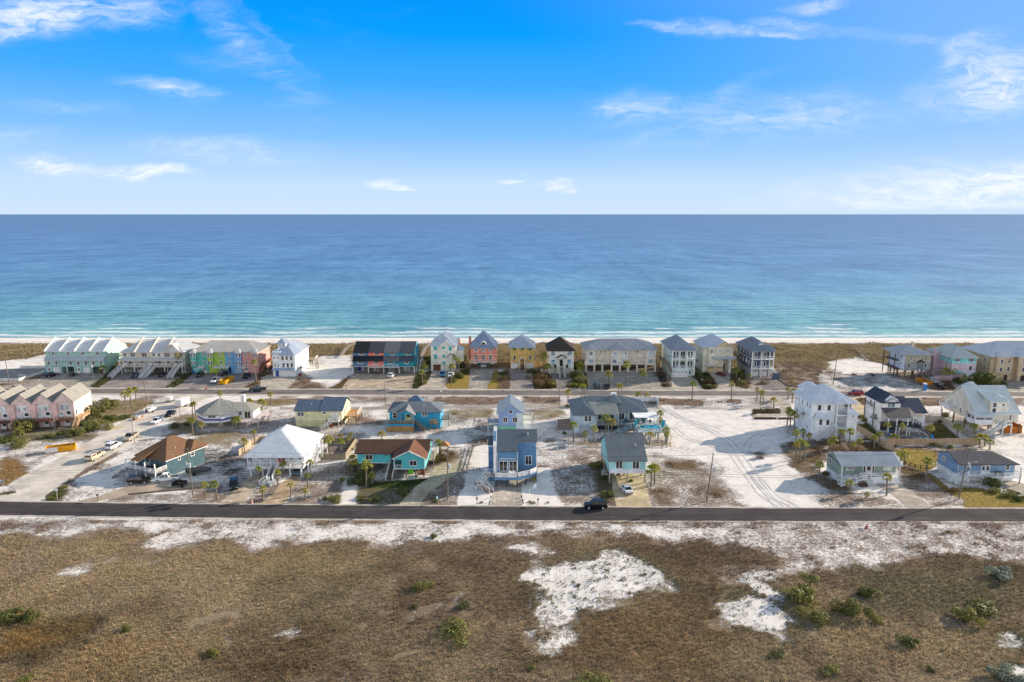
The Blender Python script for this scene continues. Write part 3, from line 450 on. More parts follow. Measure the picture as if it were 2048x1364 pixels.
def tracks(pts, m, w=.22, gap=1.5):
    P = [Vector((*at(*p), 0)) for p in pts]; Q = []
    for a, b in zip(P, P[1:]):
        for k in range(6): Q.append(a.lerp(b, k/6))
    Q.append(P[-1]); 
    for _ in range(8): Q = [Q[0]]+[(Q[i-1]+Q[i]*2+Q[i+1])/4 for i in range(1, len(Q)-1)]+[Q[-1]]
    mb = MB()
    for off in (-gap/2, gap/2):
        L = []
        for i, q in enumerate(Q):
            d = (Q[min(i+1, len(Q)-1)]-Q[max(i-1, 0)]).normalized(); n = Vector((-d.y, d.x, 0)); o = off+.12*math.sin(i*.9)
            L += [q+n*(o-w), q+n*(o-w*.5)+Vector((0,0,.045)), q+n*(o+w*.5)+Vector((0,0,.02)), q+n*(o+w)+Vector((0,0,.04)), q+n*(o+w*1.5)]
        k = len(L)//5
        mb.add([(p.x, p.y, p.z+.004) for p in L], [(5*i+j, 5*i+j+1, 5*i+j+6, 5*i+j+5) for i in range(k-1) for j in range(4)])
    return tag(mb.build('tyre_tracks', m), kind='structure')
TRK = mat('soil', 'e4deda')
tracks([(1330,815),(1372,845),(1440,865),(1480,905),(1505,950),(1545,1000),(1560,1015)], TRK); tracks([(1340,822),(1368,842),(1455,872),(1492,925),(1535,985),(1590,1015)], TRK, .2, 1.7)
tracks([(1322,818),(1358,834),(1405,850),(1442,856)], TRK); tracks([(1487,915),(1492,890),(1520,868),(1540,862)], TRK); tracks([(1345,855),(1375,880),(1440,895),(1470,910),(1515,985),(1560,1012)], TRK, .16, 1.4)

SDR = mat('soil', 'c4bab0')
def drift(poly, side, seed):
    P = [at(*p) for p in poly]; P = [(P[0][0]-60, P[0][1])]+P+[(P[-1][0]+60, P[-1][1])]; xs = np.arange(P[0][0], P[-1][0], .7); ys = np.interp(xs, [p[0] for p in P], [p[1] for p in P]); w = .04+.22*sstep(.4, .8, fbm(xs, xs*0, 3, 4, seed))+.10*RNG.random(len(xs))
    mb = MB(); n = len(xs); mb.add([(x, y-side*.5, .012) for x, y in zip(xs, ys)]+[(x, y+side*.06, .040) for x, y in zip(xs, ys)]+[(x, y+side*q, .034) for x, y, q in zip(xs, ys, w)], [(i, i+1, n+i+1, n+i) for i in range(n-1)]+[(n+i, n+i+1, 2*n+i+1, 2*n+i) for i in range(n-1)])
    tag(mb.build('sand_drift', SDR), kind='structure')
drift([(0,1003),(350,1007.5),(750,1011),(1150,1014),(1648,1016.6),(2048,1017.2)], -1, 3); drift([(0,1030.5),(350,1035.4),(750,1039),(1150,1042),(1648,1043),(2048,1043.5)], 1, 9)
drift([(0,785.5),(400,788),(700,789.4),(1080,790.8),(1380,791.4),(1560,792),(2048,792.5)], 1, 15)
# ------------------------------------------------------------------ house kit
_MC = {}
def cached(key, fn):
    if key not in _MC: _MC[key] = fn()
    return _MC[key]
ROT = {'F': 0, 'R': math.pi/2, 'L': -math.pi/2, 'B': math.pi}
def roof_mb(x0, x1, y0, y1, ze, zr, axis='x', a=0., b=0., o=.5, m=.5, t=.16, seam=0, ob=None):
    """gable (a=b=0) or hip (insets a, b) roof on walls x0..x1, y0..y1; o = overhang"""
    if axis == 'y':
        r = roof_mb(y0, y1, -x1, -x0, ze, zr, 'x', a, b, o, 1-m, t, seam, ob)
        r.v = [(-y, x, z) for x, y, z in r.v]; return r
    ym = y0+(y1-y0)*m; sf = (zr-ze)/max(.1, ym-y0); sb = (zr-ze)/max(.1, y1-ym); zf = ze-sf*o; zb = ze-(sb*o if y1-ym > .2 else 0)
    X0, X1 = x0-o, x1+o; A = a+o if a else 0; B = b+o if b else 0; L = .12
    e = [(X0, y0-o, zf+L), (X1, y0-o, zf+L), (X1, y1+o, zb+L), (X0, y1+o, zb+L), (X0+A, ym, zr+L), (X1-B, ym, zr+L)]
    if y1-ym < .2: e[2] = (X1, y1+.02, zr+L); e[3] = (X0, y1+.02, zr+L)
    polys = [[0, 1, 5, 4]]
    if y1-ym >= .2: polys.append([2, 3, 4, 5])
    if A: polys.append([3, 0, 4])
    if B: polys.append([1, 2, 5])
    mb = MB(); solid(mb, [[e[i] for i in p] for p in polys], t, seam); return mb
def solid(mb, polys, t=.16, seam=0):        # thin slab under a set of roof planes, with standing seams
    n0 = len(mb.v); idx = {}; V = []
    def gi(p):
        k = tuple(round(c, 3) for c in p)
        if k not in idx: idx[k] = len(V); V.append(p)
        return idx[k]
    F_ = [[gi(p) for p in poly] for poly in polys]; n = len(V); edges = {}
    for f in F_:
        for i in range(len(f)):
            k = (f[i], f[(i+1) % len(f)]); edges[k] = 1
    side = [(b_, a_, a_+n, b_+n) for (a_, b_) in edges if (b_, a_) not in edges]
    mb.add(V+[(p[0], p[1], p[2]-t) for p in V], F_+[[i+n for i in f][::-1] for f in F_]+side)
    if seam:
        for poly in polys:
            P = [Vector(p) for p in poly]; nr = (P[1]-P[0]).cross(P[2]-P[0]).normalized()
            if nr.z < 0: nr = -nr
            u = Vector((0, 0, 1)).cross(nr)
            if u.length < .02: continue
            u.normalize(); v = nr.cross(u); q = [((p-P[0]).dot(u), (p-P[0]).dot(v)) for p in P]
            k = math.ceil(min(c[0] for c in q)/seam)*seam+.013
            while k < max(c[0] for c in q):
                hs = []
                for i in range(len(q)):
                    (u0, v0), (u1, v1) = q[i], q[(i+1) % len(q)]
                    if (u0 > k) != (u1 > k): hs.append(v0+(v1-v0)*(k-u0)/(u1-u0))
                if len(hs) == 2 and abs(hs[0]-hs[1]) > .3:
                    a_ = P[0]+u*k+v*min(hs); b_ = P[0]+u*k+v*max(hs); w = u*.05; up = nr*.09
                    mb.add([a_-w, a_+w, a_+up, b_-w, b_+w, b_+up], [(0, 2, 5, 3), (2, 1, 4, 5), (0, 1, 2), (3, 5, 4)])
                k += seam

class H:
    def __init__(s, name, label, x0, y0, cat='house', group='houses built along the beach'):
        s.o = empty(name, (x0, y0, 0), 0, label, cat, group); s.x0 = x0; s.y0 = y0
    def wall(s, x0, x1, y0, y1, z0, z1, col, kind='siding', name='wall', **k): return MB().box(x0, x1, y0, y1, z0, z1).build(name, mat(kind, col, **k), s.o)
    def gwall(s, x0, x1, y0, y1, z0, ze, zr, axis, col, kind='siding', m=.5, name='wall'):
        if axis == 'y':                     # ridge runs along y: gable seen from the front
            P = [(x0, z0), (x1, z0), (x1, ze), (x0+(x1-x0)*m, zr), (x0, ze)]; mb = MB().prism(P, 'y', y0, y1)
        else: P = [(y0, z0), (y1, z0), (y1, ze), (y0+(y1-y0)*m, zr), (y0, ze)]; mb = MB().prism(P, 'x', x0, x1)
        return mb.build(name, mat(kind, col), s.o)
    def roof(s, x0, x1, y0, y1, ze, zr, axis, a, b, col, kind='metal', o=.5, m=.5, seam=.5, name='roof', t=.18, fascia='e8e8e6'):
        mb = roof_mb(x0, x1, y0, y1, ze, zr, axis, a, b, o, m, t, seam if kind == 'metal' else 0)
        r = mb.build(name, mat(kind, col), s.o)
        return r
    def slab(s, polys, col, kind='metal', seam=.5, t=.18, name='roof'):
        mb = MB(); solid(mb, polys, t, seam if kind == 'metal' else 0); return mb.build(name, mat(kind, col), s.o)
    def win(s, face, u, z, w, h, plane=0., st='2', col='f2f2f0', glass='2a3138', name='window'):
        def mk():
            f = .13; mb = MB(); d0, d1 = -.07, .0
            mb.box(-w/2-f, w/2+f, d0, d1, h, h+f); mb.box(-w/2-f, w/2+f, d0-.04, d1, -f, 0); mb.box(-w/2-f, -w/2, d0, d1, 0, h); mb.box(w/2, w/2+f, d0, d1, 0, h)
            n = int(st[0]) if st[0].isdigit() else 1
            for i in range(1, n): x = -w/2+w*i/n; mb.box(x-.04, x+.04, d0+.01, d1, 0, h)
            if 'h' in st: mb.box(-w/2, w/2, d0+.012, d1, h*.5-.03, h*.5+.03)
            return mb.mesh('window_frame', mat('paint', col))
        fr = cached(('w', w, h, st, col), mk)
        gl = cached(('g', w, h, glass), lambda: MB().box(-w/2, w/2, -.035, .0, 0, h).mesh('pane', mat('glass', glass)))
        loc = (u, plane, z) if face in 'FB' else (plane, u, z)
        o = link(name, fr, s.o, loc, ROT[face]); link('pane', gl, o); return o
    def wins(s, face, plane, lst, **k):
        for a in lst: s.win(face, a[0], a[1], a[2], a[3], plane, *(a[4:5]), **k)
    def shutters(s, face, plane, lst, col):
        for u, z, w, h in lst:
            me = cached(('sh', w, h, col), lambda: (lambda mb: ([mb.box(-w/2+.05, w/2-.05, -.10, -.08, h*k/8+.02, h*(k+1)/8-.04) for k in range(8)], mb.box(-w/2, w/2, -.08, 0, 0, h))[1])(MB()).mesh('shutter', mat('paint', col)))
            link('shutter', me, s.o, (u, plane, z) if face == 'F' else (plane, u, z), ROT[face])
    def door(s, face, u, z, w, h, plane=0., col='f0f0ee', glass=True, name='door'):
        def mk():
            mb = MB(); mb.box(-w/2, w/2, -.06, 0, 0, h); mb.box(-w/2-.08, -w/2, -.09, 0, 0, h+.08); mb.box(w/2, w/2+.08, -.09, 0, 0, h+.08); mb.box(-w/2, w/2, -.09, 0, h, h+.08); return mb.mesh('door', mat('paint', col))
        o = link(name, cached(('d', w, h, col), mk), s.o, (u, plane, z) if face in 'FB' else (plane, u, z), ROT[face])
        if glass: link('pane', cached(('dp', w, h), lambda: MB().box(-w*.32, w*.32, -.075, -.06, h*.45, h*.9).mesh('pane', mat('glass', '30383f'))), o)
        link('handle', cached(('dh', w), lambda: MB().box(w*.36, w*.42, -.12, -.06, .95, 1.1).mesh('handle', mat('paint', '8a8a86'))), o); return o
    def garage(s, u, w, h, plane=0., z=0., col='e9e7e2', lights=False):
        def mk():
            mb = MB()
            for k in range(4): mb.box(-w/2, w/2, -.05, 0, h*k/4+.012, h*(k+1)/4-.012)
            mb.box(-w/2, w/2, -.02, 0, 0, h)
            mb.box(-w/2-.1, -w/2, -.08, 0, 0, h+.1); mb.box(w/2, w/2+.1, -.08, 0, 0, h+.1); mb.box(-w/2, w/2, -.08, 0, h, h+.1); return mb.mesh('garage_door', mat('paint', col))
        o = link('garage_door', cached(('gd', w, h, col), mk), s.o, (u, plane, z))
        if lights:
            mb = MB()
            for k in range(4): x = -w/2+w*(k+.5)/4; mb.box(x-w*.09, x+w*.09, -.065, -.05, h*.8, h*.93)
            mb.build('pane', mat('glass', '30383f'), o)
    def piles(s, pts, z1, r=.14, col='8d8377', z0=-.3, name='piling', kind='wood'):
        me = cached(('pl', z0, z1, r, col, kind), lambda: MB().bar((0, 0, z0), (0, 0, z1), r).mesh(name, mat(kind, col)))
        for x, y in pts: link(name, me, s.o, (x, y, 0))
    def deck(s, x0, x1, y0, y1, z, col='9a938a', name='deck', kind='wood', t=.25): return MB().box(x0, x1, y0, y1, z-t, z).build(name, mat(kind, col), s.o)
    def rail(s, pts, col='efefec', h=1.0, name='railing', bal=.28, horiz=False, r=.045):
        mb = MB()
        for p, q in zip(pts, pts[1:]):
            p = Vector(p); q = Vector(q); L = (q-p).length; n = max(1, round(L/1.7)); up = Vector((0, 0, 1))
            mb.bar(p+up*h, q+up*h, r); 
            if horiz:
                for k in (.2, .4, .6, .8): mb.bar(p+up*h*k, q+up*h*k, .04)
            else:
                mb.bar(p+up*.12, q+up*.12, .03); nb = max(1, int(L/bal))
                for i in range(1, nb): c = p.lerp(q, i/nb); mb.bar(c+up*.12, c+up*h, .018)
            for i in range(n+1): c = p.lerp(q, i/n); mb.bar(c, c+up*(h+.05), .06)
        return mb.build(name, mat('paint', col), s.o)
    def stairs(s, p, q, w=1.1, col='9a938a', rc='efefec', rails=True):   # p = bottom, q = top (centre line)
        p = Vector(p); q = Vector(q); d = Vector((q.x-p.x, q.y-p.y, 0)); L = d.length; d.normalize(); n = Vector((-d.y, d.x, 0)); k = max(2, round((q.z-p.z)/.19)); mb = MB()
        for i in range(k):
            a = p+d*(L*i/k); z = p.z+(q.z-p.z)*(i+1)/k; b = a+d*(L/k+.04)
            mb.add([a-n*w/2+Vector((0,0,z-p.z-.06)), b-n*w/2+Vector((0,0,z-p.z-.06)), b+n*w/2+Vector((0,0,z-p.z-.06)), a+n*w/2+Vector((0,0,z-p.z-.06)), a-n*w/2+Vector((0,0,z-p.z)), b-n*w/2+Vector((0,0,z-p.z)), b+n*w/2+Vector((0,0,z-p.z)), a+n*w/2+Vector((0,0,z-p.z))], [(3,2,1,0),(4,5,6,7),(0,1,5,4),(1,2,6,5),(2,3,7,6),(3,0,4,7)])
        for sg in (-1, 1): mb.bar(p+n*sg*w/2+Vector((0,0,.02)), q+n*sg*w/2+Vector((0,0,-.12)), .08)
        st = mb.build('stairs', mat('wood' if col != 'efefec' else 'paint', col), s.o)
        if rails:
            for sg in (-1, 1): s.rail([p+n*sg*w/2+Vector((0,0,.05)), q+n*sg*w/2], rc, .95, 'stair_railing')
        return st
    def box(s, name, x0, x1, y0, y1, z0, z1, col, kind='paint', parent=None): return MB().box(x0, x1, y0, y1, z0, z1).build(name, mat(kind, col), parent or s.o)
    def trim(s, W, y, zs, col='f0f0ee', x0=0., t=.12, d=.035, corners=None, name='trim'):
        mb = MB()
        for z in zs: mb.box(x0, x0+W, y-d, y, z-t/2, z+t/2)
        if corners:
            for x, za, zb in corners: mb.box(x-t/2, x+t/2, y-d-.004, y, za, zb)
        return mb.build(name, mat('paint', col), s.o)
    def vent(s, x, y, z):
        o = MB().cyl((x, y, z), (x, y, z+.55), .09, .09, 6).build('roof_vent', mat('paint', 'd6d6d2'), s.o)
    def unit(s, name, x, y, z, w=.9, h=.9): # air conditioner with a fan grille on top
        mb = MB().box(x-w/2, x+w/2, y-w/2, y+w/2, z+.05, z+h); mb.cyl((x, y, z+h), (x, y, z+h+.05), w*.4, w*.4, 10); mb.box(x-w/2+.05, x+w/2-.05, y-w/2-.02, y+w/2+.02, z+.15, z+.2); mb.box(x-w/2+.05, x+w/2-.05, y-w/2-.02, y+w/2+.02, z+.45, z+.5)
        mb.build('air_conditioner', mat('paint', '8f8f8a'), s.o)

WH = 'f0f0ee'
# ================================================================== houses on the beach side (far row)
def A1():
    h = H('townhouse_block', 'mint green townhouse block with four white roof fins, leftmost building on the beach side', -178.6, 261, 'townhouses'); W = 22.7; U = W/4; c = 'a9cdc2'
    h.gwall(0, W, 0, 15, 2.5, 8.4, 11.6, 'x', c, m=.4); h.wall(0, W, -1.1, 0, 2.5, 5.2, c)
    for i in range(4):
        x = U*i
        h.wall(x, x+.5, -1.1, 6, 0, 2.5, c); h.wall(x+.5, x+U, 5, 6, 0, 2.5, c)
        if i in (0, 2): h.wall(x+.5, x+2.6, -1.1, 5, 0, 2.5, c); h.door('F', x+1.4, .05, .9, 2.1, -1.1, WH); h.wall(x+2.6, x+U, -.9, 5, 0, 2.5, c); h.garage(x+4.1, 2.4, 2.2, -.9)
        elif i == 1: h.piles([(x+2.4, -.9), (x+U-.3, -.9)], 2.5, .15, 'd8d8d2', kind='paint')
        else: h.wall(x+3.6, x+U, -1.1, 5, 0, 2.5, c); h.garage(x+4.6, 1.7, 2.2, -1.1)
        h.slab([[(x-.05, -1.6, 5.0), (x+U+.05, -1.6, 5.0), (x+U+.05, .02, 6.5), (x-.05, .02, 6.5)]], 'b9c2c4', name='porch_roof')
        h.slab([[(x+.15, -.5, 8.3), (x+U-.15, -.5, 8.3), (x+U-.15, 6, 11.85), (x+.15, 6, 11.85)], [(x+.15, 6, 11.85), (x+U-.15, 6, 11.85), (x+U-.15, 15.6, 6.4), (x+.15, 15.6, 6.4)]], 'd9dcdf')
        h.wins('F', 0, [(x+U*.5, 6.9, 1.0, 1.05, '2')]); h.wins('F', -1.1, [(x+1.5, 3.3, .9, 1.2, '1h'), (x+4.4, 3.3, .8, 1.3, '1h')] if i != 1 else [(x+4.2, 3.3, .8, 1.3, '1h')])
    mb = MB()
    for i in range(5):
        x = U*i-(.15 if i < 4 else .25); P = [(-.7, 8.2), (-.7, 8.9), (6, 12.7), (6.5, 12.7), (7.2, 12.1), (15.6, 7.1), (15.6, 6.2), (6, 11.7)]
        MB().prism(P, 'x', x, x+.32).build('roof_fin', mat('paint', 'ecebe6'), h.o)
    h.wall(W-.02, W+.03, 10, 11.6, 2.5, 6, 'dfe8df'); h.wins('R', W, [(4, 6.2, .8, 1, '1'), (11.5, 4, .8, 1.2, '1')])
    h.deck(W, W+1.4, 8, 15, 5.1, 'd8d5cc'); h.rail([(W+1.4, 8, 5.1), (W+1.4, 15, 5.1)]); h.piles([(W+1.3, 8.2), (W+1.3, 14.8)], 5, .1)
A1()
def A2():
    h = H('townhouse_block', 'cream townhouse block with white stairways down to a paved court and pale gabled roof', -149.2, 260.5, 'townhouses'); W = 24; c = 'd9cfc0'
    h.wall(0, W, 0, 13, 2.8, 8.3, c); h.wall(0, W, 7, 7.3, 0, 2.8, 'b9b2a6')
    h.roof(0, W, 0, 13, 8.3, 11.9, 'x', 5, 6, 'cfd0d2')
    for x in (4.9, 10.9, 16.9):
        P = [(-.75, 8.0), (-.75, 8.5), (6.4, 12.75), (6.8, 12.75), (13.5, 8.4), (13.5, 7.8), (6.5, 12.0)]
        MB().prism(P, 'x', x, x+.35).build('roof_fin', mat('paint', 'e9d9c6'), h.o)
    h.roof(17, 22, 0, 8, 8.3, 11.2, 'y', 0, 0, 'cfcdcc', o=.3); h.gwall(17, 22, -.03, 3, 8.2, 8.3, 11.1, 'y', 'd9d4cc', m=.5, name='gable')
    for x in (.6, 5.6, 11.3, 17.0): h.piles([(x, .1), (x, -2.2)], 2.8, .16, 'e3e1dc', kind='paint')
    h.piles([(23.7, .1), (23.7, -2.2), (8.2, .2), (20, .2), (14.4, 3), (3, 3)], 2.8, .16, 'e3e1dc', kind='paint')
    h.deck(0, W, -2.4, 0, 2.95, 'dddad2'); h.rail([(.1, -2.35, 2.95), (3, -2.35, 2.95)]); h.rail([(4.6, -2.35, 2.95), (9.3, -2.35, 2.95)]); h.rail([(14.3, -2.35, 2.95), (19.2, -2.35, 2.95)]); h.rail([(20.8, -2.35, 2.95), (23.9, -2.35, 2.95)])
    h.slab([[(-.3, -2.6, 5.3), (W+.3, -2.6, 5.3), (W+.3, .02, 5.95), (-.3, .02, 5.95)]], 'd5d3cf', name='porch_roof'); h.piles([(.1, -2.3), (5.8, -2.3), (11.7, -2.3), (17.6, -2.3), (23.9, -2.3)], 5.25, .08, 'ecebe8', z0=2.9, kind='paint', name='post')
    for x, e in ((1, -1.2), (10.8, -.7), (13.0, -.7), (22, .0)):
        h.stairs((x+e, -9.0, 0), (x, -2.4, 2.95), 1.7, 'e6e4df')
    h.wins('F', 0, [(1.2, 6.4, .9, 1.3, '1h'), (4.2, 6.3, 1.7, 1.5, '2h'), (8.6, 6.3, 1.9, 1.5, '2h'), (12.2, 6.5, 1, 1.1, '1h'), (14.2, 6.5, .9, 1.1, '1h'), (17.3, 6.3, 2.2, 1.5, '3h'), (20.5, 6.5, .9, 1.2, '1h'), (22.8, 6.5, .9, 1.2, '1h'), (3.0, 3.4, 1.2, 1.6, '2'), (7.6, 3.9, .9, 1.1, '1h'), (14, 3.4, 1.4, 1.7, '2'), (17.6, 3.8, 1, 1.2, '1h'), (20.6, 3.8, .9, 1.2, '1h')])
    for x in (1.0, 10.5, 12.9, 22.4): h.door('F', x, 2.96, 1, 2.1, 0, WH)
    h.garage(3.2, 1.6, 2.1, 7, col='6b3030'); h.garage(20.5, 2.5, 2.2, 7, col='d9d6cf')
A2()
def A3():
    h = H('townhouse_block', 'townhouse block painted teal, lime, blue and salmon under one grey hip roof', -122.4, 260, 'townhouses'); W = 25.5; U = W/4; cols = ('6cc0b2', 'a9c860', '79aad2', 'dba298')
    for i, c in enumerate(cols):
        x = U*i; h.wall(x, x+U, 0, 13, 0, 8.4, c, name='wall')
        bx = x+(.9 if i in (0, 1) else U-1.1)
        h.wall(bx-.9, bx+1.1, -.9, 0, 2.6, 8.3, c, name='bay'); h.slab([[(bx-1.2, -1.3, 8.15), (bx+1.4, -1.3, 8.15), (bx+.1, .9, 9.6)], [(bx-1.2, .6, 8.3), (bx-1.2, -1.3, 8.15), (bx+.1, .9, 9.6)], [(bx+1.4, -1.3, 8.15), (bx+1.4, .6, 8.3), (bx+.1, .9, 9.6)]], 'c2c2c2', name='bay_roof')
        for z in (6.4, 3.5): h.wins('F', -.9, [(bx-.45, z, .6, 1.3, '1h'), (bx+.65, z, .6, 1.3, '1h')]); h.wins('F', 0, [(x+(U-1.6 if i in (0, 1) else 1.7), z+.1, .55, 1.2, '1h')])
        gx = x+(1.5 if i != 2 else U-1.6)
        if i == 3: gx = x+U-1.6
        h.garage(gx, 2.3, 2.0, 0, col=('8fd6c8', 'b6cf5a', 'a6cdea', 'e0a9a0')[i], lights=i == 2)
        h.door('F', x+(U-1.5 if i < 2 else 1.6), .05, .95, 2.1, 0, WH if i != 2 else '2f4a80')
    for x in (3.6, 9.5, 19.2): h.slab([[(x-1.3, -1.8, 2.35), (x+1.5 if x != 9.5 else x+5, -1.8, 2.35), (x+1.3 if x != 9.5 else x+4.6, .01, 3.0), (x-1.1, .01, 3.0)]], 'cfcac4', name='entry_roof')
    h.roof(0, W, 0, 13, 8.4, 11.5, 'x', 5.2, 5.4, 'b3b0ac'); h.wins('R', W, [(3, 6.3, .7, 1.2, '1h'), (5, 3.4, .7, 1.2, '1h'), (9, 6.3, .7, 1.2, '1h')], glass='6c4a44')
    h.deck(W, W+1.5, 4, 13, 3, 'b98672'); h.rail([(W+1.5, 4, 3), (W+1.5, 13, 3)], 'a56a56'); h.stairs((W+.8, -1.5, 0), (W+.8, 4, 3), 1.1, 'a08878', 'a56a56'); h.piles([(W+1.4, 4.2), (W+1.4, 12.8)], 3, .1)
A3()
def A4():
    h = H('house', 'white three storey house with a small square lookout tower and two garage doors', -89.5, 254.2); W = 8.4; c = 'f1f1f1'
    h.wall(0, W, 0, 17.5, 0, 8.6, c); h.wall(0, 3.2, 0, 3.5, 8.6, 9.6, c); h.wall(.6, 3.6, 5, 8, 8.6, 12.1, c)
    h.roof(0, W, 4, 17.5, 8.6, 11.8, 'y', 3.4, 4, 'c3cbd6'); h.roof(.6, 3.6, 5, 8, 12.1, 13.6, 'x', 1.49, 1.49, 'b0bccf', seam=.4, o=.4)
    h.roof(2.8, W, 0, 7, 8.6, 11.2, 'y', 2.7, 0, 'b0bccf'); h.roof(0, 3, 0, 4, 8.9, 10.1, 'y', 1.4, 0, 'b6c0d0', o=.35)
    h.slab([[(-.2, -.9, 2.75), (W+.2, -.9, 2.75), (W+.2, .02, 3.3), (-.2, .02, 3.3)]], '9fb2cc', name='porch_roof')
    h.wins('F', 0, [(.7, 6.8, .5, .8), (2.0, 6.8, .5, .8), (3.8, 6.3, .8, 1.5, '1h'), (5.4, 6.3, .8, 1.5, '1h'), (7.0, 6.3, .8, 1.5, '1h'), (.8, 3.9, .5, .8), (2.1, 3.9, .5, .8), (4.0, 3.5, .8, 1.5, '1h'), (5.6, 3.5, .8, 1.5, '1h'), (7.1, 3.5, .8, 1.5, '1h')]); h.wins('F', 5, [(1.4, 10.8, .5, .6), (2.7, 10.8, .5, .6)])
    h.door('F', 1.5, .05, 1, 2.2, 0, '3b5a9a', False); h.garage(4.1, 2.3, 2.2); h.garage(6.8, 2.3, 2.2)
    h.wins('R', W, [(6, 6.9, .5, .7), (9, 3.6, .8, 1.3, '1h'), (12, 6.3, .8, 1.3, '1h')]); h.deck(W, W+1.3, 3, 5.5, 2.4, 'c8c2b6'); h.unit('ac', W+.7, 4.2, 2.4, .8, .7)
    h.deck(W-.6, W+2.6, 17.5, 21, 3.0, 'c8b9a0'); h.rail([(W+2.6, 17.6, 3), (W+2.6, 21, 3)]); h.piles([(W+2.4, 17.7), (W+2.4, 20.8), (W+.4, 20.8)], 3, .1); h.stairs((W+4.4, 13.5, 0), (W+2.7, 18, 3), 1.0, 'b8a992', 'd9d0c0'); h.vent(5, 10, 11)
A4()
def A5():
    h = H('rowhouse_block', 'rowhouse block of slate blue, coral, steel blue and teal units with stepped roofs', -60.8, 259.4, 'townhouses'); W = 23.5; U = W/4; cols = ('5f7fa0', 'ef7d6c', '3f8fb0', '2c8f9e'); rf = ('35373c', '57585e', '7b7d80', '5a626b')
    h.wall(0, W, 4.5, 4.8, 0, 2.6, '9a9890')
    for i, c in enumerate(cols):
        x = U*i; h.wall(x, x+U, 1.2, 13.5, 5, 8.1, c); h.wall(x, x+U, 0, 13.5, 2.6, 5.3, c)
        h.slab([[(x, -.5, 4.95), (x+U, -.5, 4.95), (x+U, 1.25, 6.75), (x, 1.25, 6.75)]], ('33353a', '3b3e46', '767a80', '545d68')[i], 'shingle', name='lower_roof')
        h.slab([[(x, .75, 8.0), (x+U, .75, 8.0), (x+U, 7.4, 11.2), (x, 7.4, 11.2)], [(x, 7.4, 11.2), (x+U, 7.4, 11.2), (x+U, 14, 8.0), (x, 14, 8.0)]], rf[i], 'shingle')
        h.win('F', x+U/2+.3, 7.0, 1.6, .8, 1.2, '2'); h.win('F', x+U/2, 3.9, 1.5, .9, 0, '2')
        h.box('pier', x-.15, x+.15, -.05, .3, 0, 2.6, 'd9dfe0', parent=h.o); h.box('partition', x-.1, x+.1, .3, 4.5, 0, 2.6, 'b9bcb8')
    for x0 in (U+.1, 2*U+.1): h.deck(x0, x0+U-.2, -1.2, 0, 2.7, 'd8d8d4'); h.rail([(x0, -1.15, 2.7), (x0+U-.2, -1.15, 2.7)])
    h.box('pier', W-.2, W+.15, -.05, .3, 0, 2.6, 'd9dfe0'); h.trim(W, 0, [2.65], 'dfe3e4'); h.trim(W, 1.2, [7.95], 'dfe3e4')
    h.gwall(W, W+.12, 1.2, 13.5, 2.6, 8.0, 11.1, 'x', '3f96a8'); h.wall(W-2, W, 13, 13.5, 0, 2.6, '2c8f9e'); h.wins('R', W+.12, [(4, 6, .8, 1.2, '1h'), (9, 3.6, .8, 1.2, '1h')])
    for i in range(4): h.door('F', U*i+1.6, .05, .9, 2.1, 4.5, ('2b4fa8', WH, WH, WH)[i], False); h.box('storage_door', U*i+2.4, U*i+3.4, 4.4, 4.5, 0, 2.1, 'c9c6be')
    h.stairs((W+1, 2, 0), (W+1, 7, 2.8), 1.1, 'b0aca2'); h.deck(W+.13, W+1.7, 7, 13, 2.8, 'b0aca2'); h.rail([(W+1.7, 7, 2.8), (W+1.7, 13, 2.8)]); h.piles([(W+1.6, 7.2), (W+1.6, 12.8)], 2.8, .1)
A5()
